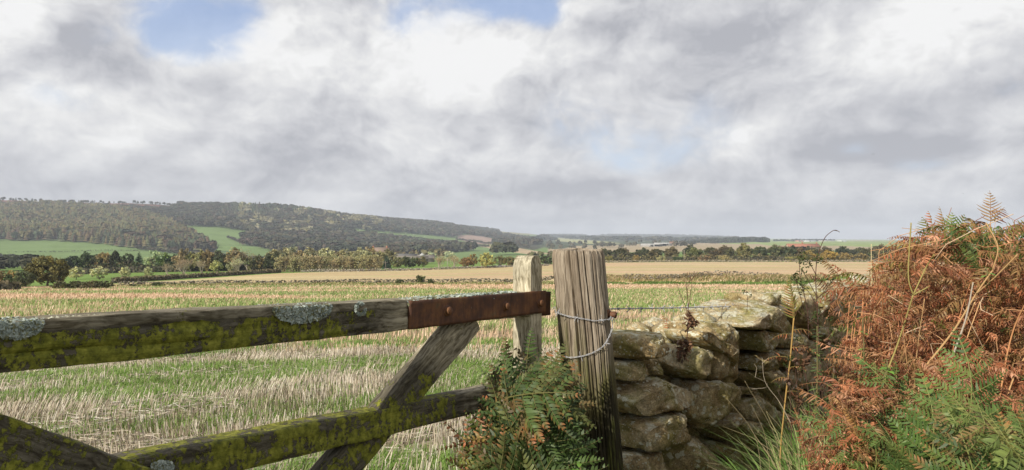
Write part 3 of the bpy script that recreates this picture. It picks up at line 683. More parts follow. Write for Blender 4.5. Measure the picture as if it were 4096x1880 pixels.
# the tree belt right of the post
for x, h, k, c, wd_, lb in [
    (1532, 22, 'bush', (.17, .15, .05), .9, 'small yellowish bush touching the gate post'),
    (1560, 44, 'oak', (.05, .05, .025), 1.0, 'dark tree beside the gate post'),
    (1600, 22, 'round', (.22, .16, .06), 1.1, 'small orange tree before the dark smooth hedge'),
    (1642, 38, 'oak', (.08, .07, .035), 1.0, 'dark brown tree right of the smooth hedge'),
    (1662, 20, 'bush', (.26, .24, .12), 1.2, 'pale bush at the foot of the dark brown tree'),
    (1690, 42, 'oak', (.10, .085, .045), 1.0, 'brownish tree left of the domed green tree'),
    (1705, 17, 'bush', (.05, .07, .03), 1.6, 'low dark clipped bush beside the far stone wall'),
    (1748, 43, 'oak', (.11, .12, .045), 1.1, 'domed green tree in the middle of the belt'),
    (1772, 22, 'bush', (.19, .13, .07), 1.3, 'russet bush right of the domed green tree'),
    (1800, 38, 'oak', (.09, .07, .04), 1.1, 'brown tree left of the tallest tree'),
    (1822, 21, 'bush', (.27, .23, .11), 1.5, 'pale straw bush left of the tallest tree'),
    (1838, 40, 'oak', (.08, .08, .04), .9, 'dark tree touching the tallest tree'),
    (1872, 55, 'oak', (.15, .14, .055), .85, 'tallest tree of the belt with a thin yellowish top'),
    (1912, 46, 'oak', (.07, .085, .04), 1.0, 'greyish green tree right of the tallest tree'),
    (1950, 47, 'oak', (.09, .10, .045), 1.0, 'full green tree below the dark plantation'),
    (1984, 44, 'oak', (.06, .075, .035), 1.0, 'dark green tree left of the red roofs'),
    (2012, 42, 'oak', (.12, .09, .05), .9, 'brown tree under the red roofs'),
    (2040, 36, 'round', (.19, .15, .05), 1.3, 'low golden tree right of the red roofs'),
    (1995, 18, 'bush', (.22, .20, .07), 2.0, 'wide low yellow bush along the far stone wall'),
    (2085, 36, 'round', (.27, .19, .05), 1.4, 'bright golden round tree behind the tall dry weed'),
    (2125, 28, 'round', (.23, .17, .07), 1.5, 'tan tree right of the bright golden one'),
    (2165, 26, 'round', (.21, .16, .07), 1.5, 'tan tree left of the bracken'),
    (2210, 34, 'oak', (.10, .09, .04), 1.2, 'brown tree next to the bracken tips'),
    (2260, 40, 'oak', (.11, .10, .05), 1.2, 'brown tree partly behind the bracken'),
    (2114, 45, 'oak', (.04, .05, .035), .7, 'dark pine standing above the golden trees'),
    (2145, 36, 'oak', (.05, .055, .035), 1.0, 'dark tree right of the dark pine'),
    (2183, 38, 'oak', (.06, .06, .03), .9, 'dark twiggy tree behind the tan trees'),
    (2030, 46, 'oak', (.035, .045, .03), .8, 'dark evergreen behind the low golden tree')]:
    back = 0 if h < 40 and k != 'oak' else 22
    tree(k, x, 658, h * .86, c, lb, wd_, z=378 + back)
for i_ in range(18):
    x = 1525 + i_ * 43 + rs.uniform(-8, 8)
    tree('oak', x, 652, 31 + 7 * rs.random(), np.array([(.07, .07, .035), (.10, .08, .045), (.055, .065, .035)][i_ % 3]), 'dull tree in the back row of the belt right of the gate post', 1.15, 'trees in the back row of the belt', z=440 + 10 * (i_ % 3))
for x, c in ((150, (.10, .09, .04)), (178, (.075, .075, .03)), (206, (.085, .08, .035)), (236, (.095, .08, .04)), (262, (.08, .08, .035))):
    tree('bush', x, 727, 23, c, 'low dark bush in the clump at the left end of the second field', 1.5, 'low bushes by the second field', zr=(120, 200))
# gorse on the field wall
for x, yb, h, wd_, lb in [(1058, 715, 27, .75, 'largest dark gorse bush growing out of the field wall'), (1083, 716, 17, .8, 'small gorse bush touching the largest gorse bush'), (1005, 716, 17, .9, 'small gorse bush left of the largest gorse bush'),
                          (333, 722, 10, 1.4, 'tiny dark bush at the left end of the field wall'), (395, 721, 13, 2.2, 'low green bush beside the left end of the field wall'), (440, 720, 9, 2.2, 'low spread of green bush on the left part of the field wall')]:
    tree('bush', x, yb, h, (.055, .07, .025), lb, wd_, zr=(120, 180), name='gorse_bush')

def hedge_box(name, label, pts, h, wd, pal, leaf, seed, rough=.15, base=.0):
    """a clipped hedge: a leafy body along the ground points pts (X, Y)"""
    r = np.random.default_rng(seed); mb = MB(); Q = np.array(pts, float); seg = np.linalg.norm(np.diff(Q, axis=0), axis=1); s = np.concatenate([[0], np.cumsum(seg)])
    n = int(s[-1] * (2 * h + wd) / leaf ** 2 * .9); t = r.uniform(0, s[-1], n)
    x = np.interp(t, s, Q[:, 0]); y = np.interp(t, s, Q[:, 1]); i = np.clip(np.searchsorted(s, t) - 1, 0, len(seg) - 1)
    T = (Q[i + 1] - Q[i]) / seg[i][:, None]; N = np.stack([T[:, 1], -T[:, 0]], 1)
    u = r.uniform(0, 2 * h + wd, n); side = np.where(u < h, 0, np.where(u < h + wd, 1, 2))
    top = h * (1 + rough * (fbm(t * .5, t * 0, o=2, seed=seed) - .5))
    oz = np.where(side == 1, top, np.where(side == 0, u, u - h - wd) * top / h); oy = np.where(side == 0, wd / 2, np.where(side == 1, u - h - wd / 2, -wd / 2))
    p = np.stack([x + N[:, 0] * oy, y + N[:, 1] * oy, gz(x, y) + oz + base], 1) + r.normal(0, leaf * .35, (n, 3))
    a = rdir(n, r); b = np.cross(a, rdir(n, r)); c = np.array(pal)[r.integers(0, len(pal), n)] * r.uniform(.7, 1.3, (n, 1))
    mb.quads(p, a * leaf * .6, b * leaf * .6, c)
    for q in range(len(Q) - 1):     # woody inside
        A, B = Q[q], Q[q + 1]; nn = np.array([(B - A)[1], -(B - A)[0]]) / seg[q] * wd * .35
        gs = [gzs(*A), gzs(*B)]; V = []
        for (pt, g) in ((A, gs[0]), (B, gs[1])):
            for sx in (1, -1):
                for hh in (-.1, h * .85): V.append((pt[0] + nn[0] * sx, pt[1] + nn[1] * sx, g + hh + base))
        mb.add(V, [np.array([[0, 4, 5, 1], [2, 3, 7, 6], [1, 5, 7, 3], [0, 1, 3, 2], [4, 6, 7, 5]])], (.05, .045, .03))
    o = mb.build(name, M_WOODFAR); tag(o, label, 'hedge'); return o
def gpt(x, y, a, b): Z = solveZ(x, y, a, b); return ((x - CX) / FX * Z, Z)
hedge_box('clipped_hedge', 'long clipped hedge below the hedge row trees, ending at the dark bush', [gpt(x, y, 130, 320) for x, y in ((285, 712), (350, 708), (440, 702), (540, 696), (630, 690), (705, 686))], 1.25, 1.3, [(.16, .13, .075), (.10, .09, .04), (.20, .16, .10)], .35, 51)
hedge_box('clipped_hedge', 'short clipped hedge in the bottom left corner of the valley below the big oak', [gpt(x, y, 110, 200) for x, y in ((-120, 735), (0, 732), (50, 730))], 1.3, 1.4, [(.12, .10, .05), (.16, .13, .08)], .3, 52)
hedge_box('smooth_hedge', 'tall smooth dark green hedge just right of the gate post', [((1538 - CX) / FX * 392, 392), ((1622 - CX) / FX * 396, 396)], 5.2, 3.5, [(.05, .06, .025), (.06, .055, .028)], .5, 53, .3)

hedge_box('overgrown_hedge', 'rough undergrowth hedge running beneath the tree belt right of the gate post', [((x - CX) / FX * 388, 388) for x in (1512, 1650, 1800, 1950, 2100, 2300, 2560)], 3.0, 3.0, [(.11, .10, .045), (.15, .13, .055), (.08, .08, .035), (.18, .14, .07)], .55, 54, 1.3)
hedge_box('overgrown_hedge', 'dark undergrowth behind the row of trees along the clipped hedge', [((x - CX) / FX * 297, 297) for x in (165, 300, 430, 560, 700)], 3.2, 3.0, [(.05, .07, .03), (.08, .09, .04), (.12, .10, .05)], .5, 55, 1.3)

# ------------------------------------------------------------------ far dry stone walls: rows of rubble
def rubble_line(name, label, pts, h, seed, wid=.6, dens=1.0, pal=((.22, .19, .14), (.15, .13, .09), (.30, .27, .21), (.12, .10, .07)), size=.34, grass=True, gap=0.0):
    r = np.random.default_rng(seed); Q = np.array(pts, float); seg = np.linalg.norm(np.diff(Q, axis=0), axis=1); s = np.concatenate([[0], np.cumsum(seg)])
    n = int(s[-1] * h / size ** 2 * 2.2 * dens * 1.3); t = r.uniform(0, s[-1], n)
    top = h * (.75 + .5 * fbm(t * .12, t * 0, o=3, seed=seed)); u = r.random(n)
    if gap: k = fbm(t * .06, t * 0, o=2, seed=seed + 1) > gap; t, top, u = t[k], top[k], u[k]; n = len(t)
    x = np.interp(t, s, Q[:, 0]) + r.normal(0, wid * .3, n); y = np.interp(t, s, Q[:, 1]) + r.normal(0, wid * .3, n)
    z = gz(x, y) + u * top
    V = I1V[None] * (1 + .35 * (r.random((n, len(I1V), 1)) - .5)); V = V * (size * .5 * r.uniform(.6, 1.3, (n, 1, 1))) * np.array([1.3, 1.1, .65])
    W = V + np.stack([x, y, z], 1)[:, None]; F = (I1F[None] + (np.arange(n) * len(I1V))[:, None, None]).reshape(-1, 3)
    c = np.repeat((np.array(pal)[r.integers(0, len(pal), n)] * r.uniform(.7, 1.2, (n, 1)))[:, None], len(I1V), 1).reshape(-1, 3)
    mb = MB(); mb.add(W.reshape(-1, 3), F, c); o = mb.build(name, M_VCOL); tag(o, label, 'wall'); return o
rubble_line('field_wall', 'tumbled dry stone wall dividing the two stubble fields left of the gate post', [gpt(x, y, 128, 160) for x, y in ((300, 720), (470, 718), (700, 716), (900, 714), (1100, 713), (1300, 712.5), (1400, 712))], .95, 61, dens=1.0, pal=((.17, .15, .11), (.11, .10, .07), (.24, .22, .17), (.10, .09, .05)))
rubble_line('field_wall', 'low grey wall along the far edge of the second field below the farm', [gpt(x, y, 230, 380) for x, y in ((760, 684), (900, 683), (1000, 681), (1130, 677), (1290, 671), (1380, 668))], .9, 62, size=.45, pal=((.30, .27, .22), (.22, .19, .15), (.36, .33, .27)))
rubble_line('field_wall', 'long far stone wall under the tree belt right of the gate post', [((x - CX) / FX * 370, 370) for x in (1520, 1700, 1900, 2100, 2300, 2500)], 1.1, 63, size=.5, pal=((.28, .24, .17), (.20, .17, .12), (.34, .30, .22)))
rubble_line('field_wall', 'collapsed wall stones along the crest of the grassy bank right of the gate post', [((x - CX) / FX * 147, 147) for x in (1500, 1700, 1900, 2100, 2250)], 1.3, 64, size=.28, gap=.60, dens=.5)

# ------------------------------------------------------------------ farms, poles, far gate, animals, birds
def prism(mb, c, L, W, H, R, az, col, roofcol, eave=.3):
    """gabled building: centre on the ground c, length L, width W, wall H, rise R"""
    ca, sa = math.cos(az), math.sin(az)
    def T(p): return [(c[0] + x * ca - y * sa, c[1] + x * sa + y * ca, c[2] + z) for x, y, z in p]
    l, w_ = L / 2, W / 2
    mb[0].add(T([(-l, -w_, -.5), (l, -w_, -.5), (l, w_, -.5), (-l, w_, -.5), (-l, -w_, H), (l, -w_, H), (l, w_, H), (-l, w_, H), (-l, 0, H + R), (l, 0, H + R)]),
              [np.array([[0, 1, 5, 4], [2, 3, 7, 6]]), np.array([[1, 2, 6, 9, 5], [3, 0, 4, 8, 7]])], col)
    e = eave; k = R / w_
    V = [(-l - e, -w_ - e, H - e * k), (l + e, -w_ - e, H - e * k), (l + e, 0, H + R + .02), (-l - e, 0, H + R + .02), (-l - e, w_ + e, H - e * k), (l + e, w_ + e, H - e * k)]
    V2 = [(a, b, z + .22) for a, b, z in V]
    mb[1].add(T(V + V2), [np.array([[6, 7, 8, 9], [9, 8, 11, 10], [0, 3, 2, 1], [3, 4, 5, 2], [0, 1, 7, 6], [4, 10, 11, 5], [0, 6, 9, 3], [3, 9, 10, 4], [1, 2, 8, 7], [2, 5, 11, 8]])], roofcol)
def openings(mb, c, L, W, az, items, col):
    ca, sa = math.cos(az), math.sin(az)
    for (x, z, ww, hh) in items:
        V = [(x + a * ww / 2, -W / 2 - d, z + b * hh / 2) for d in (.0, .06) for a, b in ((-1, -1), (1, -1), (1, 1), (-1, 1))]
        V = [(c[0] + p[0] * ca - p[1] * sa, c[1] + p[0] * sa + p[1] * ca, c[2] + p[2]) for p in V]
        mb.add(V, [np.array([[4, 5, 6, 7], [0, 1, 5, 4], [1, 2, 6, 5], [2, 3, 7, 6], [3, 0, 4, 7]])], col)
def building(name, label, x, Z, L, W, H, R, az, wc, rc, wins=(), doors=(), chim=(), cat='building', dz=0, group=None):
    X = (x - CX) / FX * Z; c = (0, 0, 0); e = empty(name, (X, Z, gzs(X, Z) + dz)); tag(e, label, cat, group)
    a, b = MB(), MB(); prism((a, b), c, L, W, H, R, az, wc, rc); a.build('wall', M_VCOL, e); rf = b.build('roof', M_VCOL, e)
    for it in wins: q = MB(); openings(q, c, L, W, az, [it], (.04, .045, .05)); q.build('window', M_VCOL, e)
    for it in doors: q = MB(); openings(q, c, L, W, az, [it], (.05, .05, .045)); q.build('door', M_VCOL, e)
    for cx_ in chim:
        q = MB(); ca, sa = math.cos(az), math.sin(az); o = (cx_ * ca, cx_ * sa)
        V = [(o[0] + sx * .6, o[1] + sy * .45, z) for z in (H + R - .6, H + R + 1.5) for sx, sy in ((-1, -1), (1, -1), (1, 1), (-1, 1))]
        q.add(V, [np.array([[4, 5, 6, 7], [0, 1, 5, 4], [1, 2, 6, 5], [2, 3, 7, 6], [3, 0, 4, 7]])], (.28, .13, .08)); q.build('chimney', M_VCOL, rf)
    return e
ZF = 560
building('farmhouse', 'stone farmhouse with steep brown roof and two brick chimneys', 956, ZF, 15, 8, 4.6, 3.6, .05, (.36, .29, .21), (.21, .155, .12),
         [(-4, 3.4, 1.2, 1.3), (0, 3.4, 1.2, 1.3), (4, 3.4, 1.2, 1.3), (-4, 1.2, 1.2, 1.3), (4, 1.2, 1.2, 1.3)], [(0, 1, 1.1, 2.1)], [-5.5, 5.5], 'house', 4.6)
building('barn', 'long grey cattle shed with open dark front left of the farmhouse', 934, 535, 24, 10, 2.6, 1.2, -.05, (.12, .11, .10), (.17, .165, .16), [], [(-9, 1.4, 4, 2.8), (-3, 1.4, 4, 2.8), (3, 1.4, 4, 2.8), (9, 1.4, 4, 2.8)], [], 'barn', 1.8)
building('barn', 'large dark grey barn between farmhouse and silo', 1010, 540, 24, 14, 3.2, 2.4, .1, (.12, .11, .10), (.13, .125, .12), [], [(-8, 1.7, 5, 3.2), (0, 1.7, 5, 3.2), (8, 1.7, 5, 3.2)], [], 'barn', 2.0)
building('barn', 'low brown roofed shed in front of the large dark barn', 1036, 500, 24, 9, 2.5, 2.0, .12, (.14, .12, .10), (.17, .15, .125), [], [(-6, 1.2, 3, 2.2), (3, 1.2, 3, 2.2)], [], 'barn', 1.4)
building('barn', 'small sloping shed right of the silo', 1072, 530, 13, 8, 2.6, 2.4, .1, (.17, .15, .12), (.19, .17, .15), [], [(0, 1.2, 3, 2.2)], [], 'barn', 1.8)
building('farm_shed', 'bright white roofed shed on the green hillside', 1052, 1800, 24, 12, 3, 3, 0, (.5, .5, .48), (.72, .72, .7), [], [(0, 1.5, 5, 2.5)], [], 'barn')
building('farm_shed', 'small grey shed right of the white roofed hillside shed', 1076, 1800, 16, 10, 3, 3, 0, (.3, .28, .26), (.5, .5, .5), [], [(0, 1.5, 4, 2.5)], [], 'barn')
building('hill_cottage', 'red roofed hillside cottage among dark trees', 1113, 1790, 20, 9, 5, 4, 0, (.5, .45, .38), (.30, .14, .10), [(-5, 2.5, 2, 2), (5, 2.5, 2, 2)], [(0, 1.5, 2, 3)], [6], 'house')
for x, L, H, lb in ((1638, 46, 6, 'leftmost white shed of the distant farm beyond the tree belt'), (1660, 26, 8, 'middle white shed of the distant farm beyond the tree belt'), (1676, 20, 7, 'rightmost white shed of the distant farm beyond the tree belt')):
    building('farm_shed', lb, x, 1500, L, 14, H * .6, 2, 0, (.30, .29, .27), (.34, .34, .33), [], [(0, 2, 6, 4)], [], 'barn', 2)
building('farm_shed', 'dark red roofed house beside the distant white sheds', 1690, 1500, 11, 9, 5, 3, 0, (.3, .24, .2), (.20, .12, .09), [(-3, 3, 2, 2), (3, 3, 2, 2)], [], [3], 'house', 2)
for x, L, lb in ((2001, 16, 'small red roofed house left of the long red roof'), (2026, 24, 'long red roof showing above the tree belt')):
    building('red_roofed_house', lb, x, 640, L, 9, 5.6, 2.6, 0, (.4, .3, .22), (.28, .13, .09), [(-4, 5.5, 1.4, 1.6), (4, 5.5, 1.4, 1.6)], [], [L / 2 - 1.5], 'house', 1.6)
for x, L, c_, lb in ((2036, 90, (.45, .45, .44), 'white shed on the skyline behind the shelter belt'), (2079, 110, (.42, .39, .36), 'longest pale shed on the skyline'), (2010, 50, (.5, .25, .2), 'reddish house on the skyline left of the white shed'), (2117, 60, (.55, .55, .55), 'grey shed at the right end of the skyline farm')):
    building('skyline_shed', lb, x, 3350, L * .7, 20, 4, 2.5, 0, c_, c_, [], [(0, 3, 8, 5)], [], 'barn')
def lathe(mb, prof, k, c, col):
    th = np.linspace(0, 2 * np.pi, k, endpoint=False); V = np.array([[(r_ * math.cos(a), r_ * math.sin(a), z_) for a in th] for r_, z_ in prof]).reshape(-1, 3) + np.array(c)
    n = len(prof); i, j = np.meshgrid(np.arange(n - 1), np.arange(k), indexing='ij'); j2 = (j + 1) % k
    mb.add(V, [np.stack([i * k + j, i * k + j2, (i + 1) * k + j2, (i + 1) * k + j], -1).reshape(-1, 4)], col)
X_ = (1062 - CX) / FX * 528; e = empty('silo', (X_, 528, gzs(X_, 528) + 1.5)); tag(e, 'grey cylindrical grain silo with conical top at the farm', 'silo')
q = MB(); lathe(q, [(1.9, -1), (1.9, 5.2), (1.96, 5.25), (1.96, 5.4)], 20, (0, 0, 0), (.45, .45, .43)); q.build('shell', M_VCOL, e, smooth=True)
q = MB(); lathe(q, [(2.05, 5.4), (.3, 6.8), (.3, 7.0), (.01, 7.05)], 20, (0, 0, 0), (.35, .35, .34)); q.build('roof', M_VCOL, e)
def pole(x, ytop, ybase, Z, label, arm=True, col=(.13, .11, .09), rad=.13):
    X = (x - CX) / FX * Z; g = gzs(X, Z); top = CAMH + (HY - ytop) / FX * Z - g; e = empty('utility_pole', (X, Z, g)); tag(e, label, 'pole')
    q = MB(); q.tube([[0, 0, -.4], [0, 0, top]], [rad, rad * .75], 9, col); q.build('pole', M_VCOL, e)
    if arm:
        q = MB(); q.tube([[-.9, 0, top - .5], [.9, 0, top - .5]], .07, 4, col)
        q.build('crossarm', M_VCOL, e)
        for s_ in (-.75, 0, .75): b = MB(); lathe(b, [(.02, 0), (.07, .05), (.05, .12), (.07, .18), (.01, .24)], 8, (s_, 0, top - .43 + (.43 if s_ == 0 else 0)), (.3, .3, .3)); b.build('insulator', M_VCOL, e)
pole(970, 657, 682, 262, 'wooden pole in front of the farm, the nearest one', rad=.16)
pole(1126, 650, 676, 300, 'thin pale pole right of the farm among the pale trees', rad=.15, col=(.3, .28, .25))
pole(807, 655, 672, 420, 'short pole standing in the scrub left of the farm')
pole(1345, 631, 650, 620, 'pole on the green slope just above the gate stile', rad=.2)
pole(1383, 631, 656, 520, 'pole just left of the gate post', rad=.2)
pole(1178, 643, 660, 520, 'pole behind the red brown bush right of the farm')
pole(1721, 628, 655, 375, 'pale pole at the edge of the tree belt', col=(.35, .3, .24), arm=False)
pole(2222, 622, 655, 385, 'pole near the bracken at the right end of the tree belt', col=(.3, .3, .12), arm=False)
Zg = solveZ(1258, 673, 240, 380); Xg = (1258 - CX) / FX * Zg; e = empty('field_gate', (Xg, Zg, gzs(Xg, Zg))); tag(e, 'pale metal field gate standing in the far wall left of the gate stile', 'gate')
q = MB()
for z in (.25, .45, .65, .85, 1.1): q.tube([[-2.1, 0, z], [2.1, 0, z]], .035, 5, (.5, .52, .55))
for x in (-2.1, 0, 2.1): q.tube([[x, 0, .2], [x, 0, 1.15]], .04, 5, (.5, .52, .55))
q.build('bars', M_VCOL, e)
for x in (-2.35, 2.35): q = MB(); q.tube([[x, 0, -.3], [x, 0, 1.35]], .11, 8, (.25, .2, .15)); q.build('post', M_VCOL, e)
# cattle and sheep on the pastures
def animal(name, label, x, y, zr, s, col, az, group=None):
    Z = solveZ(x, y, *zr); X = (x - CX) / FX * Z; mb = MB()
    mb.tube([[-.85, 0, 1.0], [-.7, 0, 1.02], [-.2, 0, .98], [.35, 0, 1.0], [.7, 0, 1.08], [.95, 0, 1.05], [1.1, 0, .85], [1.3, 0, .62]], [.12, .33, .38, .37, .33, .2, .16, .08], 10, col)
    for lx in (-.62, .58):
        for ly in (-.19, .19): mb.tube([[lx, ly, .85], [lx + .04, ly, .45], [lx, ly, 0]], [.13, .07, .06], 6, col)
    mb.tube([[-.85, 0, 1.15], [-.98, 0, .8], [-.96, 0, .45]], [.04, .03, .04], 5, col)
    for sy in (-1, 1): mb.tube([[1.05, sy * .1, .95], [1.05, sy * .25, .98]], [.05, .02], 4, col)
    o = mb.build(name, M_VCOL, smooth=True, loc=(X, Z, gzs(X, Z)), rot=(0, 0, az), scale=s); tag(o, label, 'animal', group); return o
for x, y, cc in ((3, 646, .03), (10, 645, .04), (17, 646.5, .03)): animal('cow', 'dark cow grazing at the left edge of the pasture behind the big oak', x, y, (700, 1300), 1.5, (cc, cc, cc), 2.9, 'dark cows at the left edge')
animal('cow', 'white cow grazing on the left pasture just above the big oak', 52, 647, (700, 1300), 1.4, (.6, .58, .55), .2)
for i_, (x, y) in enumerate(((905, 577), (965, 586), (985, 589), (1000, 592), (1020, 588), (1040, 592), (1068, 596), (890, 583), (945, 583))):
    animal('sheep', 'white sheep on the upper hillside field above the farm', x, y, (1200, 2400), 1.5, (.6, .58, .52), i_ * 1.3, 'sheep on the upper hillside field')
for i_, (x, y) in enumerate(((1335, 641), (1352, 642), (1362, 640.5))):
    animal('sheep', 'pale sheep on the green slope behind the gate stile', x, y, (500, 1300), 1.2, (.55, .52, .45), i_ * 1.9, 'sheep behind the gate stile')
def bird(x, y, Z, s, label, flap):
    mb = MB(); mb.tube([[-.5, 0, 0], [-.3, 0, .02], [0, 0, .04], [.25, 0, .03], [.4, 0, .05], [.52, 0, .03]], [.04, .07, .1, .08, .06, .01], 7, (.02, .02, .022))
    for sy in (-1, 1):
        V = [(.15, sy * .06, .05), (-.18, sy * .06, .05), (.12, sy * .5, .05 + flap * .5), (-.2, sy * .48, .05 + flap * .45), (-.12, sy * 1.0, .05 + flap * .7), (-.22, sy * .95, .05 + flap * .66)]
        V = V + [(a, b, c - .03) for a, b, c in V]
        mb.add(V, [np.array([[0, 1, 3, 2], [2, 3, 5, 4], [6, 8, 9, 7], [8, 10, 11, 9], [0, 2, 8, 6], [2, 4, 10, 8], [1, 7, 9, 3], [3, 9, 11, 5], [4, 5, 11, 10]])], (.02, .02, .022))
    mb.add([(-.45, -.03, 0), (-.45, .03, 0), (-.8, .12, 0), (-.8, -.12, 0), (-.45, -.03, -.02), (-.45, .03, -.02), (-.8, .12, -.02), (-.8, -.12, -.02)], [np.array([[0, 1, 2, 3], [4, 7, 6, 5], [0, 3, 7, 4], [1, 5, 6, 2], [3, 2, 6, 7]])], (.02, .02, .022))
    p = P(x, y, Z); tag(mb.build('bird', M_VCOL, loc=p, rot=(0.2, .1, .9), scale=s), label, 'bird')
bird(2196, 388, 90, .22, 'small dark bird flying high over the tree belt, wings raised', .7)
bird(2422, 487, 160, .20, 'tiny second bird low in the sky left of the tall bracken tip', .3)
# ------------------------------------------------------------------ stubble and grass of the near field
GD = np.array([math.sin(math.radians(34.4)), math.cos(math.radians(34.4))])      # direction of the gate
def gate_xy(x, Z1=2.45, x1=1360, vp=2460): Z = Z1 * (vp - x1) / (vp - x); return (x - CX) / FX * Z, Z
def field_side(X, Y):
    """true on the field side of gate and wall"""
    gx, gy = .103, 2.45
    u = (X - gx) * GD[1] - (Y - gy) * GD[0]
    return u < -.15
def blades(name, label, cat, n, z0, z1, wfun, hfun, pal, seed, want, lean=(.16, .02), bend=0.0, power=1.0, var=.25, xr=(-150, 2750), segs=1, spread=.12):
    r = np.random.default_rng(seed)
    Z = (z0 ** power + (z1 ** power - z0 ** power) * r.random(n)) ** (1 / power); x = r.uniform(*xr, n); X = (x - CX) / FX * Z
    k = want(X, Z, r) & field_side(X, Z); X, Z = X[k], Z[k]; n = len(X)
    g = gz(X, Z) - .01; w_ = wfun(Z) * r.uniform(.7, 1.3, n); h = hfun(Z, X) * r.uniform(.55, 1.2, n)
    a = r.uniform(-.9, .9, n); U = np.stack([np.cos(a), np.sin(a), 0 * a], 1) * w_[:, None] / 2
    clump = np.stack([fbm(X * .8, Z * .5, o=2, seed=71) - .5, fbm(X * .8, Z * .5, o=2, seed=72) - .5], 1) * .9
    ld = np.stack([lean[0] + clump[:, 0] + r.normal(0, spread, n), lean[1] + clump[:, 1] + r.normal(0, spread, n), np.ones(n)], 1) * h[:, None]
    B = np.stack([X, Z, g], 1); c = np.array(pal)[r.integers(0, len(pal), n)] * r.uniform(1 - var, 1 + var, (n, 1))
    if segs == 1:
        V = np.stack([B - U, B + U, B + ld + U * .8, B + ld - U * .8], 1).reshape(-1, 3); F = np.arange(4 * n).reshape(-1, 4); m = 4
    else:
        b2 = r.normal(0, 1, (n, 2)) * bend; M = B + ld * .55; T = B + ld * .95 + np.concatenate([b2 * h[:, None], -abs(b2).sum(1, keepdims=True) * .3 * h[:, None]], 1)
        V = np.stack([B - U, B + U, M + U * .8, M - U * .8, T], 1).reshape(-1, 3); o = np.arange(n)[:, None] * 5
        m = 5
    col = np.repeat(c, m, 0)
    if segs == 1: me = mk_mesh(name, V, [F], col, [M_STRAW if 'stub' in name or 'straw' in name else M_GRASS])
    else: me = mk_mesh(name, V, [o + np.array([[0, 1, 2, 3]]), o + np.array([[3, 2, 4]])], col, [M_GRASS])
    ob = link(name, me); tag(ob, label, cat, kind='stuff'); return ob
M_STRAW = leaf_mat('straw', .12, rough=.55, spec=.3)
ST = [(.48, .42, .325), (.39, .33, .245), (.60, .55, .46), (.30, .25, .18), (.44, .38, .29), (.21, .165, .12)]
STF = [(.51, .37, .245), (.43, .30, .195), (.59, .45, .32), (.35, .24, .15)]
GR = [(.15, .25, .05), (.19, .29, .07), (.11, .19, .04), (.25, .32, .10)]
def w_straw(thr):
    def f(X, Z, r):
        row_ = np.abs(((-X * ST_SA + Z * ST_CA) / .26) % 1 - .5) * 2
        return (r.random(len(X)) < (1 - green_amount(X, Z) * .8) * (.35 + .65 * (row_ < .55)) * (.35 + .8 * sstep(.36, .58, fbm(X * .9, Z * .9, o=2, seed=73)))) & (Z < 134 + 0 * X)
    return f
def w_grass(amt): return lambda X, Z, r: (r.random(len(X)) < amt + green_amount(X, Z) * (1 - amt))
tall = lambda Z, X: .19 + .10 * sstep(.5, .7, fbm(X * .35, Z * .35, o=2, seed=74))
blades('stubble', 'pale cut straw stubble standing in rows across the near field', 'stubble', 150000, 2.2, 17, lambda Z: .0042 + .00035 * Z, lambda Z, X: tall(Z, X) * .75, ST, 81, w_straw(0), power=1.15)
blades('far_stubble', 'pinkish straw stubble farther out on the near field', 'stubble', 190000, 15, 136, lambda Z: .006 + .0006 * Z, lambda Z, X: .20 + .0008 * Z, STF, 82, w_straw(0), power=.75, var=.3)
r_ = np.random.default_rng(91); n_ = 16000; Z_ = r_.uniform(2.4, 16, n_) ; X_ = (r_.uniform(-150, 2600, n_) - CX) / FX * Z_; k_ = field_side(X_, Z_) & (fbm(X_ * .9, Z_ * .9, o=2, seed=73) < .47); X_, Z_ = X_[k_], Z_[k_]; n_ = len(X_)
mb = MB(); a_ = r_.normal(.25, .5, n_); L_ = r_.uniform(.05, .16, n_)
mb.quads(np.stack([X_, Z_, gz(X_, Z_) + r_.uniform(.01, .06, n_)], 1), np.stack([np.cos(a_) * L_, np.sin(a_) * L_, r_.normal(0, .15, n_) * L_], 1), np.stack([-np.sin(a_) * .0025, np.cos(a_) * .0025, np.full(n_, .0025)], 1) * (1 + Z_[:, None] * .08), np.array(ST)[r_.integers(0, 6, n_)] * r_.uniform(.5, .95, (n_, 1)))
tag(mb.build('fallen_straw', M_STRAW), 'fallen straw lying flat between the stubble rows', 'straw', kind='stuff')
blades('grass', 'fresh green grass growing through the stubble', 'grass', 190000, 2.2, 20, lambda Z: .005 + .0004 * Z, lambda Z, X: .10 + .07 * green_amount(X, Z), GR, 83, w_grass(.38), power=1.15, segs=2, bend=.3, spread=.3)
blades('far_grass', 'bands of green grass farther out in the stubble field', 'grass', 100000, 18, 136, lambda Z: .010 + .0009 * Z, lambda Z, X: .13 + .0012 * Z + .06 * green_amount(X, Z), [(.24, .30, .10), (.28, .33, .12), (.18, .25, .07), (.34, .37, .17)], 84, w_grass(.06), power=.75, segs=2, bend=.3, spread=.3)
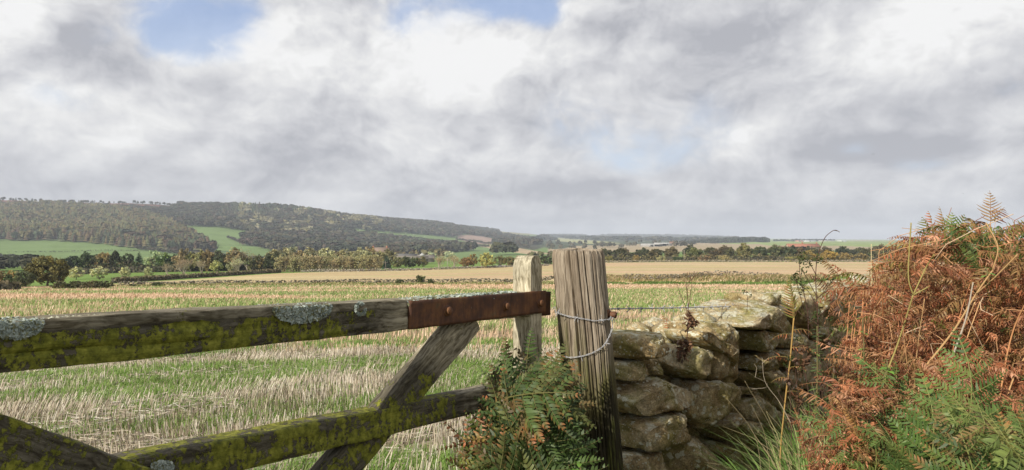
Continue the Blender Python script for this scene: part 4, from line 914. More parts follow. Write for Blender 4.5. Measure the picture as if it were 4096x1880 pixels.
# tussocks on the bank and at the foot of the field wall
def tussocks(name, label, n, xr, Y0, Y1, h, pal, seed, want):
    r = np.random.default_rng(seed); Z = r.uniform(Y0, Y1, n); X = (r.uniform(*xr, n) - CX) / FX * Z; k = want(X, Z); X, Z = X[k], Z[k]; n = len(X)
    g = gz(X, Z) - .03; hh = h * r.uniform(.4, 1.2, n) * (.5 + fbm(X * .25, Z * .4, o=2, seed=seed)); U = np.stack([np.full(n, .05), r.normal(0, .02, n), 0 * X], 1)
    B = np.stack([X, Z, g], 1); M = B + np.stack([hh * r.normal(.25, .25, n), -hh * .1, hh * .8], 1); T = B + np.stack([hh * r.normal(.8, .35, n), -hh * .3, hh * .85], 1)
    V = np.stack([B - U, B + U, M + U * .7, M - U * .7, T], 1).reshape(-1, 3); o = np.arange(n)[:, None] * 5
    c = np.array(pal)[r.integers(0, len(pal), n)] * r.uniform(.75, 1.25, (n, 1))
    tag(link(name, mk_mesh(name, V, [o + np.array([[0, 1, 2, 3]]), o + np.array([[3, 2, 4]])], np.repeat(c, 5, 0), [M_GRASS])), label, 'grass', kind='stuff')
BL = [(.62, .49, .29), (.55, .42, .24), (.70, .57, .36), (.42, .31, .15)]
tussocks('bank_grass', 'long bleached grass blown over on the bank right of the gate post', 36000, (1450, 2420), 141, 151, .75, BL + [(.2, .26, .06)], 85, lambda X, Z: BANK(X, Z) > .15)
tussocks('bank_verge', 'green verge at the foot of the bleached bank', 26000, (1450, 2420), 134, 143, .5, GR, 86, lambda X, Z: fbm(X * .1, Z * .1, o=2, seed=87) > .4)
tussocks('wall_grass', 'bleached and green grass along the foot of the field wall', 50000, (280, 1420), 129, 146, .5, BL + GR, 88, lambda X, Z: abs(Z - np.interp(X * FX / Z + CX, [300, 900, 1400], [gpt(300, 721, 128, 160)[1], gpt(900, 716, 128, 160)[1], gpt(1400, 714, 128, 160)[1]]) + 1) < 4.5)
# ------------------------------------------------------------------ the gate
def _wood(t, dark, light, moss_on=True, ringscale=1.0):
    oc = t.n('ShaderNodeTexCoord').outputs['Object']; x, y, z = t.sep(oc)
    g = t.comb(t.m('MULTIPLY', x, 1.6 * ringscale), t.m('MULTIPLY', y, 34), t.m('MULTIPLY', z, 34))
    wob = t.noise(oc, 5, 3, .5, out=1); g = t.v('ADD', g, t.v('SCALE', t.v('SUBTRACT', wob, (.5, .5, .5)), 3.0))
    gr = t.noise(g, 3.2, 4, .6); fine = t.noise(t.comb(t.m('MULTIPLY', x, 8), t.m('MULTIPLY', y, 300), t.m('MULTIPLY', z, 300)), 1.6, 3, .6)
    blot = t.noise(oc, 7, 4, .6)
    c = t.mix(t.ramp(gr, [(.36, 0), (.62, 1)]), (*dark, 1), (*light, 1)); c = t.mix(1.0, c, t.ramp(fine, [(.3, .72), (.7, 1.15)]), 'MULTIPLY')
    c = t.mix(1.0, c, t.ramp(blot, [(.3, .6), (.65, 1.12)]), 'MULTIPLY')
    h = t.m('ADD', gr, t.m('MULTIPLY', fine, .5))
    if moss_on:
        mk = t.n('ShaderNodeSeparateColor', {0: attr(t)}).outputs[0]
        st = t.comb(x, t.m('MULTIPLY', y, 1.0), t.m('MULTIPLY', z, .8))
        mn = t.m('ADD', t.m('MULTIPLY', t.noise(st, 20, 8, .74), .75), t.m('MULTIPLY', t.noise(st, 110, 4, .6), .25))
        mm = t.m('GREATER_THAN', t.m('ADD', mn, t.m('MULTIPLY', mk, .215)), .635)
        ms = t.n('ShaderNodeMapRange', {0: t.m('ADD', mn, t.m('MULTIPLY', mk, .215)), 1: .655, 2: .685}, interpolation_type='SMOOTHSTEP').outputs[0]
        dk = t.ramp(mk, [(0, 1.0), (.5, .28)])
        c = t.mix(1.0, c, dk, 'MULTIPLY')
        mc = t.ramp(t.noise(st, 60, 4, .7), [(.3, (.045, .050, .008)), (.5, (.145, .15, .018)), (.7, (.27, .265, .04))])
        c = t.mix(ms, c, mc); h = t.m('ADD', h, t.m('MULTIPLY', ms, 1.2))
    return c, None, (h, .7, .003)
M_GATE = material('gate_timber', lambda t: _wood(t, (.14, .115, .07), (.47, .42, .30)), rough=.85)
M_STILE = material('stile_timber', lambda t: _wood(t, (.24, .205, .13), (.66, .60, .44), ringscale=.6), rough=.8)
def _rust(t):
    oc = t.n('ShaderNodeTexCoord').outputs['Object']
    n = t.noise(oc, 14, 6, .7); s_ = t.noise(t.v('MULTIPLY', oc, (60, 60, 9)), 1, 4, .6)
    c = t.ramp(n, [(.3, (.032, .016, .011)), (.48, (.085, .036, .018)), (.6, (.15, .066, .026)), (.75, (.12, .085, .045))])
    c = t.mix(1.0, c, t.ramp(s_, [(.3, .65), (.7, 1.25)]), 'MULTIPLY')
    return c, t.ramp(n, [(.3, .55), (.7, .9)]), (t.m('ADD', n, s_), .5, .002)
M_RUST = material('rusty_iron', _rust, spec=.4)
M_LICH = material('lichen', lambda t: (attr(t), None, None), rough=.95, spec=.05)

def frame_of(A, B, depthdir):
    A, B = Vector(A), Vector(B); x = (B - A).normalized(); y = Vector(depthdir); y = (y - x * y.dot(x)).normalized(); z = x.cross(y)
    if z.z < 0 and abs(x.z) < .9: z = -z; 
    return A, x, y, z, (B - A).length
def beam(name, A, B, wid, dep, ddir, mat, root, moss=lambda s, v: (0, 0, 0), seed=1, r=.006, rough=.0022, notch=None, wfun=None):
    """timber from A to B; wid across the face, dep away from the face; A and B lie on the middle of the front face"""
    A, x, y, z, L = frame_of(A, B, ddir); nx = max(8, int(L / .008))
    hw, hd = wid / 2, dep
    prof = []
    m1, m2 = 14, 9
    for k in range(m1 + 1): prof.append((-hw + wid * k / m1, 0.0))
    for k in range(1, m2): prof.append((hw, dep * k / m2))
    for k in range(m1 + 1): prof.append((hw - wid * k / m1, dep))
    for k in range(1, m2): prof.append((-hw, dep - dep * k / m2))
    prof = np.array(prof)                            # (z, y)
    cz = np.clip(prof[:, 0], -hw + r, hw - r); cyy = np.clip(prof[:, 1], r, dep - r); d = prof - np.stack([cz, cyy], 1); ln = np.linalg.norm(d, axis=1)[:, None] + 1e-9
    prof = np.stack([cz, cyy], 1) + d / ln * np.minimum(ln, r)
    kk = len(prof); xs = np.linspace(0, L, nx); XX = np.repeat(xs[:, None], kk, 1); ZZ = np.repeat(prof[None, :, 0], nx, 0).copy(); YY = np.repeat(prof[None, :, 1], nx, 0).copy()
    if wfun is not None: sc = np.array([wfun(q / L) for q in xs])[:, None]; ZZ *= sc
    e = (fbm(XX * 9 + seed, YY * 60, ZZ * 60, o=3, seed=seed) - .5) * 2 * rough * 1.6 + (fbm(XX * 3, YY * 8 + seed, ZZ * 8, o=2, seed=seed + 5) - .5) * 2 * rough * 1.5
    # grooves along the grain
    e -= np.clip(fbm(XX * 2.2 + seed, YY * 90, ZZ * 90, o=2, seed=seed + 9) - .66, 0, 1) * .035
    nz = ZZ / hw; ny = (YY - dep / 2) / (dep / 2); am = np.maximum(abs(nz), abs(ny)) + 1e-9
    ZZ += e * np.sign(nz) * (abs(nz) >= am * .999); YY += e * np.sign(ny) * (abs(ny) >= am * .97)
    V = np.stack([XX, YY, ZZ], -1).reshape(-1, 3)
    i, j = np.meshgrid(np.arange(nx - 1), np.arange(kk), indexing='ij'); j2 = (j + 1) % kk
    F = np.stack([i * kk + j, (i + 1) * kk + j, (i + 1) * kk + j2, i * kk + j2], -1).reshape(-1, 4)
    col = np.array([moss(a, b) for a, b in zip(V[:, 0] / L, V[:, 2] / hw)]) if not callable(getattr(moss, 'vec', None)) else moss.vec(V)
    me = mk_mesh(name, V, [F, np.array([list(range(kk))[::-1]])[:, ::-1], np.array([[(nx - 1) * kk + q for q in range(kk)]])], col, [mat], smooth=True)
    me.set_sharp_from_angle(angle=math.radians(50))
    o = link(name, me, root); M = Matrix((x, y, z)).transposed().to_4x4(); M.translation = A - Vector(root.location); o.matrix_local = M
    return o
def gp(x, y, off=0.0):
    """point on the gate's front plane seen at (x, y), moved off metres into the field"""
    X, Z = gate_xy(x); p = P(x, y, Z); return p + np.array([-GD[1], GD[0], 0]) * off
ND = (-GD[1], GD[0], 0)
gr_ = gp(1350, 900); gate = empty('wooden_gate', (gr_[0], gr_[1], gzs(gr_[0], gr_[1]))); tag(gate, 'mossy weathered wooden field gate hung on the round post', 'gate')
def pl(a, b): return [tuple(v) for v in (a, b)]
def mossf(lo, hi, a=1.0): return lambda s, v: (a * float(np.interp(s, [0, lo, hi, 1], [1, 1, .05, 0])), 0, 0)
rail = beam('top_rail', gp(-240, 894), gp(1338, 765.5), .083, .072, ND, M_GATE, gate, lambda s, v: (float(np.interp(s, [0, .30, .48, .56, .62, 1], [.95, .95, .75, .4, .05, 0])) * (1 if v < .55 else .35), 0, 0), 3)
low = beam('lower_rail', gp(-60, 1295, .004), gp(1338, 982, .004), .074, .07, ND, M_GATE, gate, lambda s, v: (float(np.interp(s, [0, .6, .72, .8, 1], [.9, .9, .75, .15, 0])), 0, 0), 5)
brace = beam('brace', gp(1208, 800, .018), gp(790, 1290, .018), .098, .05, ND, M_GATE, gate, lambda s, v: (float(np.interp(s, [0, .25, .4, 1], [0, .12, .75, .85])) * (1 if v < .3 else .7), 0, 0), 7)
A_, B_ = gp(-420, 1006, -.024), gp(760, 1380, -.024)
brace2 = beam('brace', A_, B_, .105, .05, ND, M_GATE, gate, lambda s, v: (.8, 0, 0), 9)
# heel stile with a rounded top
cx0 = gp(1349, 640); st_c = gp(1349, 645)
Xs, Zs_ = gate_xy(1349.5)
def stile():
    zt = P(0, 643, Zs_)[2]; zb = gate.location.z + .12; a = .0735; d = .076; nz = 170; L = zt - zb
    hs = np.linspace(0, 1, nz); hs = np.concatenate([hs[:-40], hs[-40:]])
    k = 20; pr = []
    for q in range(k): pr.append((-a / 2 + a * q / k, 0))
    for q in range(k): pr.append((a / 2, d * q / k))
    for q in range(k): pr.append((a / 2 - a * q / k, d))
    for q in range(k): pr.append((-a / 2, d - d * q / k))
    pr = np.array(pr); V = []
    for h in hs:
        s_ = 1.0; zz_ = zb + L * h; topd = zt - zz_
        f = 1 - .0 * h
        w1 = 1.0 if topd > .05 else math.sqrt(max(0.0, 1 - (1 - topd / .05) ** 2)) * .62 + .38
        x = pr[:, 0] * w1; y = (pr[:, 1] - d / 2) * (1 - .05 * (topd < .03)) + d / 2
        V.append(np.stack([x, y, np.full(len(pr), zz_)], 1))
    V = np.array(V); nn = len(hs); kk = 4 * k
    xx, yy, zz_ = V[..., 0], V[..., 1], V[..., 2]
    gx = np.sin(yy * 780 + fbm(xx * 6, yy * 20, zz_ * 2.2, o=2, seed=4) * 16) * .0011
    onx = (abs(abs(pr[:, 0]) - a / 2) < 1e-6)[None, :]; V[..., 0] += np.where(onx, np.sign(pr[:, 0])[None] * gx, 0)
    gy = np.sin(xx * 620 + fbm(xx * 20, yy * 6, zz_ * 2.2, o=2, seed=6) * 12) * .0009
    V[..., 1] += np.where(~onx, gy * np.sign(pr[:, 1] - d / 2)[None], 0)
    i, j = np.meshgrid(np.arange(nn - 1), np.arange(kk), indexing='ij'); j2 = (j + 1) % kk
    F = np.stack([i * kk + j, i * kk + j2, (i + 1) * kk + j2, (i + 1) * kk + j], -1).reshape(-1, 4)
    # object space: x runs up the timber so that the grain follows it
    W = V.reshape(-1, 3); W = W[:, [2, 1, 0]] * np.array([1, 1, -1]); W[:, 0] -= zb
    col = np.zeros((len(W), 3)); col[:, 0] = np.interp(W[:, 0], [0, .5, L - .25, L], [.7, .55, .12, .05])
    me = mk_mesh('heel_stile', W, [F, np.array([list(range(kk))[::-1]]), np.array([[(nn - 1) * kk + q for q in range(kk)]])], col, [M_STILE], smooth=True); me.set_sharp_from_angle(angle=math.radians(45))
    o = link('heel_stile', me, gate); gx_, gy_ = Xs, Zs_
    # columns: local x -> up, local y -> depth, local z -> minus gate direction
    M = Matrix(((0, ND[0], -GD[0]), (0, ND[1], -GD[1]), (1, 0, 0))).to_4x4(); M.translation = Vector((gx_, gy_, zb)) - gate.location; o.matrix_local = M
    return o
stile_o = stile()
# iron strap with bolts, and the hinge eye that reaches the post
def plate(name, A, B, wid, th, ddir, mat, root, off, wob=.0008):
    A, x, y, z, L = frame_of(A, B, ddir); n = 60; m = 10; V = []
    A = A + y * off
    for s_ in (0, 1):
        for i in range(n):
            for j in range(m):
                u = L * i / (n - 1); v = wid * (j / (m - 1) - .5); e = (vn(u * 60, v * 60, s_ * 9., seed=3) - .5) * wob
                V.append((u, s_ * th + e, v + (vn(u * 30, v * 0, seed=8) - .5) * .002 * (j in (0, m - 1))))
    V = np.array(V); F = []
    idx = lambda s_, i, j: s_ * n * m + i * m + j
    for i in range(n - 1):
        for j in range(m - 1):
            F.append((idx(0, i, j), idx(0, i + 1, j), idx(0, i + 1, j + 1), idx(0, i, j + 1))); F.append((idx(1, i, j), idx(1, i, j + 1), idx(1, i + 1, j + 1), idx(1, i + 1, j)))
        for j in (0, m - 1): F.append((idx(0, i, j), idx(1, i, j), idx(1, i + 1, j), idx(0, i + 1, j)) if j == 0 else (idx(0, i, j), idx(0, i + 1, j), idx(1, i + 1, j), idx(1, i, j)))
    for i in (0, n - 1):
        for j in range(m - 1): F.append((idx(0, i, j), idx(0, i, j + 1), idx(1, i, j + 1), idx(1, i, j)) if i == 0 else (idx(0, i, j), idx(1, i, j), idx(1, i, j + 1), idx(0, i, j + 1)))
    me = mk_mesh(name, V, [np.array(F)], np.full((len(V), 3), .3), [mat]); o = link(name, me, root)
    M = Matrix((x, y, z)).transposed().to_4x4(); M.translation = A - Vector(root.location if root.parent is None else root.matrix_local.translation + root.parent.location); o.matrix_local = M; return o
strap = plate('hinge_strap', gp(1025, 793), gp(1368, 757.5), .0785, .008, ND, M_RUST, gate, -.0095)
def local_of(o, root): return root.location + o.matrix_local.translation
def bolt_head(name, p, nrm, r_, h, parent_w, parent, sides=6, mat=None):
    n = Vector(nrm).normalized(); a = n.orthogonal().normalized(); b = n.cross(a); mb = MB()
    for rr_, z0, z1, k in ((r_ * 1.35, -.002, h * .25, 20), (r_, h * .25, h, sides)):
        th = np.linspace(0, 2 * np.pi, k, endpoint=False); V = []
        for z_, s_ in ((z0, 1), (z1 * .9 + z0 * .1, 1), (z1, .86)):
            V += [tuple(a * math.cos(t) * rr_ * s_ + b * math.sin(t) * rr_ * s_ + n * z_) for t in th]
        V.append(tuple(n * (z1 + h * .08))); F = []; 
        for lv in (0, 1):
            for q in range(k): F.append((lv * k + q, lv * k + (q + 1) % k, (lv + 1) * k + (q + 1) % k, (lv + 1) * k + q))
        mb.add(V, [np.array(F), np.array([(2 * k + q, 2 * k + (q + 1) % k, 3 * k) for q in range(k)])], (.2, .1, .05))
    o = mb.build(name, mat or M_RUST); o.parent = parent; o.matrix_world = Matrix.Translation(Vector(p))
    o.matrix_local = parent_w.inverted() @ Matrix.Translation(Vector(p)); return o
bpy.context.view_layer.update()
for x, y in ((1119, 781), (1266, 770), (1352, 762)):
    bolt_head('bolt', gp(x, y, -.009), (GD[1], -GD[0], 0), .012, .013, strap.matrix_world, strap, 8)
eye = plate('hinge_arm', gp(1362, 766), gp(1398, 764), .088, .02, ND, M_RUST, gate, .022)
bpy.context.view_layer.update()
# lichen crusts
def lichen(root, pts, n, seed, size=.006, pal=((.30, .35, .31), (.24, .28, .25), (.40, .44, .39), (.20, .20, .11)), lift=.004):
    """pts(r, n) -> positions and outward normals in world space"""
    r = np.random.default_rng(seed); p, nn = pts(r, n); n = len(p); mb = MB()
    nn = nn + .75 * rdir(n, r); nn /= np.linalg.norm(nn, axis=1)[:, None]; u = np.cross(nn, rdir(n, r)); u /= np.linalg.norm(u, axis=1)[:, None]; v = np.cross(nn, u)
    s_ = size * r.uniform(.5, 1.2, (n, 1)); p = p + nn * r.uniform(0, lift, (n, 1)); mb.quads(p, u * s_, v * s_, np.array(pal)[r.integers(0, len(pal), n)] * r.uniform(.7, 1.2, (n, 1)))
    o = mb.build('lichen', M_LICH); o.parent = root; o.matrix_local = root.matrix_world.inverted(); return o
def top_line(x): return np.interp(x, [-240, 0, 1025, 1338], [829, 815, 758, 734.5])
def on_top(xa, xb, hang=0.0, w=1.0):
    def f(r, n):
        x = r.uniform(xa, xb, n); c = (xa + xb) / 2; h2 = (xb - xa) / 2; env = np.sqrt(np.clip(1 - ((x - c) / h2) ** 2, 0, 1)); u = r.random(n)
        isf = r.random(n) < hang; p = []; nn = []
        keep = fbm(x / 14, u * 3, o=2, seed=6) > .40
        for xi, ui, ei, fi in zip(x, u, env, isf):
            if fi: q = gp(xi, top_line(xi) + (ui ** 1.3) * ei * 38, -.003); nv = (GD[1], -GD[0], .1)
            else: q = gp(xi, top_line(xi), .004 + .06 * ui * w) + np.array([0, 0, .001]); nv = (.2, -.2, 1)
            p.append(q); nn.append(nv)
        p, nn = np.array(p), np.array(nn, float); k = keep | isf
        return p[k], nn[k]
    return f
lichen(rail, on_top(686, 832, .55), 2600, 1, .0042)
lichen(rail, on_top(-20, 104, .5), 1500, 2, .0036)
lichen(rail, on_top(1020, 1240, .04), 2600, 3, .0048)
lichen(rail, on_top(1160, 1310, 0), 700, 4, .004)
lichen(rail, on_top(100, 330, .0), 700, 5, .003, ((.40, .38, .28), (.45, .46, .38)))
def ring(r, n):
    a = r.uniform(0, 5.2, n); R = r.uniform(.7, 1.1, n); x = 905 + 13 * np.cos(a) * R; y = 777 + 15 * np.sin(a) * R
    return np.array([gp(i, j, -.002) for i, j in zip(x, y)]), np.tile((GD[1], -GD[0], 0.), (n, 1))
lichen(rail, ring, 380, 7, .0032)
def blob_l(cx, cy_, rx, ry, off):
    def f(r, n):
        a = r.uniform(0, 6.28, n); R = np.sqrt(r.random(n)); return np.array([gp(cx + rx * math.cos(i) * j, cy_ + ry * math.sin(i) * j, off) for i, j in zip(a, R)]), np.tile((GD[1], -GD[0], .3), (n, 1))
    return f
lichen(low, blob_l(408, 1174, 26, 12, .0), 700, 8, .0034)

# ------------------------------------------------------------------ the round post
def post():
    ztop = P(0, 630, 2.5)[2]; top = np.array([.240, 2.5, ztop]); g = gzs(.36, 2.5); ax = np.array([.088, 0, -1.]); Lp = ztop - g + .1; na, nz = 300, 190
    th = np.linspace(0, 2 * np.pi, na, endpoint=False); s_ = np.linspace(0, 1, nz) ** .85 * Lp
    T, S = np.meshgrid(th, s_, indexing='xy'); R = .0955 + .002 * S / Lp
    R = R + .0022 * np.sin(T * 3 + 1) + (fbm(np.cos(T) * 3, np.sin(T) * 3, S * 1.2, o=3, seed=3) - .5) * .010
    R = R - np.clip(fbm(np.cos(T) * 26, np.sin(T) * 26, S * 1.5, o=2, seed=8) - .60, 0, 1) * .018
    R = R + (fbm(np.cos(T) * 50, np.sin(T) * 50, S * 3.0, o=2, seed=18) - .5) * .0032
    r = np.random.default_rng(12)
    # long drying cracks; angle is measured from +x, the camera sees around -pi/2
    for (a0, d_, w_, s0, s1) in [(-1.98, .022, .020, 0, .55), (-1.66, .016, .010, 0, .62), (-1.40, .020, .010, 0, .75), (-1.12, .012, .009, .05, .9), (-2.3, .012, .012, 0, .5), (-.75, .012, .010, .1, .6), (-1.82, .008, .008, .2, 1.2), (-1.55, .010, .008, .4, 1.3), (-.45, .014, .014, .05, .35), (-1.25, .010, .01, .5, 1.4), (-.95, .010, .009, .3, 1.1)] + [(r.uniform(-3, 0), .006, .007, r.uniform(0, .5), r.uniform(.6, 1.4)) for _ in range(16)]:
        c = a0 + (vn(S * 3.3, S * 0 + a0 * 7, seed=5) - .5) * .09; e = sstep(s0 - .03, s0 + .03, S) * (1 - sstep(s1 - .1, s1, S)) if s0 > 0 else (1 - sstep(s1 - .15, s1, S))
        dd = (T - np.pi * 2 * (T > np.pi)) - c; R = R - d_ * np.exp(-(dd / (w_ * 2.0)) ** 2) * e
    # flat split facet down the left side, knots
    dd = (T - np.pi * 2 * (T > np.pi)); R = R - .008 * sstep(-2.02, -2.06, dd) * (dd < 0) * (1 - sstep(.55, .9, S))
    for (a0, s0, rr_) in [(-.95, .33, .020), (-.72, .20, .013), (-2.05, .44, .016), (-1.0, .55, .012)]:
        q = ((dd - a0) * .095) ** 2 + ((S - s0) * .45) ** 2; R = R + .006 * np.exp(-q / rr_ ** 2) - .013 * np.exp(-q / (rr_ * .4) ** 2)
    R = R - .006 * np.exp(-(S / .008) ** 2)
    SX = S + (S < .02) * (fbm(np.cos(T) * 14, np.sin(T) * 14, S * 0, o=2, seed=2) - .5) * .012
    V = np.stack([R * np.cos(T), R * np.sin(T), -SX], -1); V[..., 0] += S * ax[0]
    V = V.reshape(-1, 3); i, j = np.meshgrid(np.arange(nz - 1), np.arange(na), indexing='ij'); j2 = (j + 1) % na
    F = np.stack([i * na + j, (i + 1) * na + j, (i + 1) * na + j2, i * na + j2], -1).reshape(-1, 4)
    # end grain
    base = len(V); rings = 10; VV = []
    for q in range(1, rings + 1):
        f = 1 - q / rings; p = V[:na] * np.array([f, f, 1]); p[:, 2] += .004 * (1 - f) + (vn(p[:, 0] * 200, p[:, 1] * 200, seed=4) - .5) * .004; VV.append(p)
    V = np.vstack([V] + VV); FF = []
    for q in range(rings):
        a0 = 0 if q == 0 else base + (q - 1) * na; b0 = base + q * na; k = np.arange(na); FF.append(np.stack([a0 + k, a0 + (k + 1) % na, b0 + (k + 1) % na, b0 + k], 1))
    def pm(t):
        oc = t.n('ShaderNodeTexCoord').outputs['Object']; x, y, z = t.sep(oc)
        g = t.comb(t.m('MULTIPLY', x, 40), t.m('MULTIPLY', y, 40), t.m('MULTIPLY', z, 1.6)); g = t.v('ADD', g, t.v('SCALE', t.noise(oc, 4, 2, .5, out=1), 2.0))
        gr = t.noise(g, 1.6, 5, .65); gf = t.noise(t.comb(t.m('MULTIPLY', x, 220), t.m('MULTIPLY', y, 220), t.m('MULTIPLY', z, 9)), 1.2, 3, .6)
        c = t.ramp(gr, [(.30, (.11, .085, .058)), (.45, (.225, .18, .13)), (.58, (.325, .275, .21)), (.75, (.19, .145, .095))])
        c = t.mix(1.0, c, t.ramp(gf, [(.3, .70), (.7, 1.15)]), 'MULTIPLY')
        pat = t.noise(t.comb(t.m('MULTIPLY', x, 9), t.m('MULTIPLY', y, 9), t.m('MULTIPLY', z, 2.0)), 1.0, 5, .65)
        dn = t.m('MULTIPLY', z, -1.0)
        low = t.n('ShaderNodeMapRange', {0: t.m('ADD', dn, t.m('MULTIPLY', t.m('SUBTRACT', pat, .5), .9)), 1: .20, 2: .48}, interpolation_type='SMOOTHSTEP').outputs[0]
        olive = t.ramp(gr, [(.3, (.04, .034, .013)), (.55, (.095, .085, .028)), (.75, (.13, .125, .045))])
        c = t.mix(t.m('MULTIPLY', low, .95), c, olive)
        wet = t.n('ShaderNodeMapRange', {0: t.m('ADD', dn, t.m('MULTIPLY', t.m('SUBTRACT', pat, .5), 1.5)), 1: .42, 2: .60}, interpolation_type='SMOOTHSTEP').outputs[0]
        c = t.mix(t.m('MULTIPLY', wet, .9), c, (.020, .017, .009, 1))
        alg = t.ramp(t.noise(t.comb(t.m('MULTIPLY', x, 16), t.m('MULTIPLY', y, 16), t.m('MULTIPLY', z, 3)), 1, 5, .6), [(.52, 0), (.66, 1)])
        ag = t.n('ShaderNodeMapRange', {0: dn, 1: .12, 2: .5}).outputs[0]
        c = t.mix(t.m('MULTIPLY', t.m('MULTIPLY', alg, ag), .75), c, (.135, .15, .03, 1))
        return c, None, (t.m('ADD', gr, t.m('MULTIPLY', gf, .6)), .8, .004)
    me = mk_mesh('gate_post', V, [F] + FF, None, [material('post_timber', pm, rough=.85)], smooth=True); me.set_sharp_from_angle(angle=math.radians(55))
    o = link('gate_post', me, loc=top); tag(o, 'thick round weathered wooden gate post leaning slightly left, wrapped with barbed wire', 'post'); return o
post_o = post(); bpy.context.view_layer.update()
pb = P(1527, 791, 2.475)
nut = bolt_head('hinge_bolt', pb + np.array([-.012, .01, 0]), (.86, -.50, .02), .021, .024, post_o.matrix_world, post_o, 6)
mb = MB(); ax_ = np.array([.86, -.50, .02]); ts = np.linspace(0, 1, 26); rad_ = .0115 + .0009 * (np.arange(26) % 2); mb.tube(pb[None] + ax_[None] * (.004 + ts[:, None] * .030), rad_, 16, (.2, .1, .05))
sh = mb.build('threaded_end', M_RUST); sh.parent = nut; sh.matrix_local = nut.matrix_world.inverted() if False else (post_o.matrix_world @ nut.matrix_local).inverted()

# ------------------------------------------------------------------ barbed wire
M_WIRE = material('galvanised_wire', lambda t: (t.mix(t.noise(t.n('ShaderNodeTexCoord').outputs['Object'], 90, 3), (.20, .20, .20, 1), (.46, .47, .49, 1)), None, None), rough=.38, spec=.6)
def spline(pts, step):
    pts = np.array(pts, float); n = len(pts); Q = []
    pp = np.vstack([2 * pts[0] - pts[1], pts, 2 * pts[-1] - pts[-2]])
    for i in range(n - 1):
        p0, p1, p2, p3 = pp[i:i + 4]; m = max(2, int(np.linalg.norm(p2 - p1) / step))
        for k in range(m):
            t = k / m; Q.append(.5 * (2 * p1 + (p2 - p0) * t + (2 * p0 - 5 * p1 + 4 * p2 - p3) * t * t + (3 * p1 - p0 - 3 * p2 + p3) * t ** 3))
    Q.append(pts[-1]); return np.array(Q)
def frames(Q):
    t = np.gradient(Q, axis=0); t /= np.linalg.norm(t, axis=1)[:, None]; ref = np.array([0, 0, 1.]); a = np.cross(t, ref); a /= np.linalg.norm(a, axis=1)[:, None] + 1e-9; return t, a, np.cross(t, a)
def barbed(mb, pts, wr=.00105, pitch=.045, barbs=.105, seed=0, first=.04, loose=None):
    r = np.random.default_rng(seed); Q = spline(pts, .004); t, a, b = frames(Q); s_ = np.concatenate([[0], np.cumsum(np.linalg.norm(np.diff(Q, axis=0), axis=1))])
    for ph in (0, math.pi):
        an = s_ / pitch * 2 * math.pi + ph; off = wr * 1.15 * (1 + (loose or 0) * fbm(s_ * 12, s_ * 0 + ph, o=2, seed=5)); mb.tube(Q + (np.cos(an)[:, None] * a + np.sin(an)[:, None] * b) * off[:, None] if np.ndim(off) else Q, wr, 6, (.4, .4, .4))
    s0 = first
    while s0 < s_[-1] - .01:
        i = int(np.searchsorted(s_, s0)); i = min(i, len(Q) - 2); c, tt, aa, bb = Q[i], t[i], a[i], b[i]
        for k, ph in ((0, r.uniform(0, 6.28)), (1, r.uniform(0, 6.28))):
            u = np.linspace(-1, 1, 26); an = ph + u * 2.4 * math.pi; rr_ = wr * 2.6 + np.clip(abs(u) - .72, 0, 1) * .055
            an = np.where(abs(u) > .72, ph + np.sign(u) * .72 * 2.4 * math.pi + np.clip(abs(u) - .72, 0, 1) * 1.0, an)
            mb.tube(c + tt * (u[:, None] * .004 + k * .003) + (np.cos(an)[:, None] * aa + np.sin(an)[:, None] * bb) * rr_[:, None], wr * .85, 5, (.4, .4, .4))
        s0 += barbs * r.uniform(.85, 1.15)
mb = MB()
def on_post(x, y, out=.0035):
    """point on the post's front surface"""
    # axis at this height
    d = (y - 630) / FX * 2.5; cx_ = .240 + .088 * d; R = .0985 + out; best = None
    for k in range(60):
        a = -math.pi + math.pi * k / 59; X = cx_ + R * math.cos(a); Z = 2.5 + R * math.sin(a); xs = CX + FX * X / Z
        if best is None or abs(xs - x) < best[0]: best = (abs(xs - x), X, Z)
    return P(CX + FX * best[1] / best[2], y, best[2])
L1 = [on_post(1389, 779), on_post(1400, 785), on_post(1430, 795), on_post(1460, 801), on_post(1495, 807), on_post(1520, 805), on_post(1529, 803) + np.array([.012, 0, 0])]
L2 = [on_post(1529, 803) + np.array([.015, 0, .0]), on_post(1531, 820) + np.array([.013, 0, 0]), on_post(1530, 845, .006) + np.array([.006, 0, 0]), on_post(1516, 872), on_post(1490, 888), on_post(1462, 896), on_post(1436, 899), on_post(1418, 896)]
L3 = [P(1532, 806, 2.50) + np.array([.004, 0, 0]), P(1541, 790, 2.52), P(1536, 777, 2.58)]
far_e = P(2141, 742, 6.35)
L4 = [P(1520, 777.5, 2.60), P(1536, 777, 2.62)] + [P(1536, 777, 2.62) * (1 - k) + far_e * k - np.array([0, 0, .03 * math.sin(math.pi * k)]) for k in (.15, .3, .45, .6, .8, 1)]
barbed(mb, L1, seed=1, loose=1.2, barbs=.095); barbed(mb, L2, seed=2, loose=1.2, barbs=.10, first=.09); barbed(mb, L4, seed=3, wr=.0016, barbs=.10)
for k_, (a0, b0) in enumerate((((1534, 803), (1541, 808)), ((1530, 800), (1546, 812)), ((1535, 795), (1528, 812)))):
    mb.tube(spline([P(a0[0], a0[1], 2.46), P((a0[0] + b0[0]) / 2 + 5, (a0[1] + b0[1]) / 2 - 6, 2.44), P(b0[0], b0[1], 2.46)], .002), .0012, 6, (.4, .4, .4))
mb.tube(spline([P(1388, 780, 2.43), P(1396, 772, 2.42), P(1398, 790, 2.42), P(1407, 780, 2.41)], .002), .0011, 6, (.4, .4, .4))
tag(mb.build('barbed_wire', M_WIRE, smooth=True), 'strand of galvanised barbed wire looped twice round the gate post and stretched over the wall', 'barbed wire')

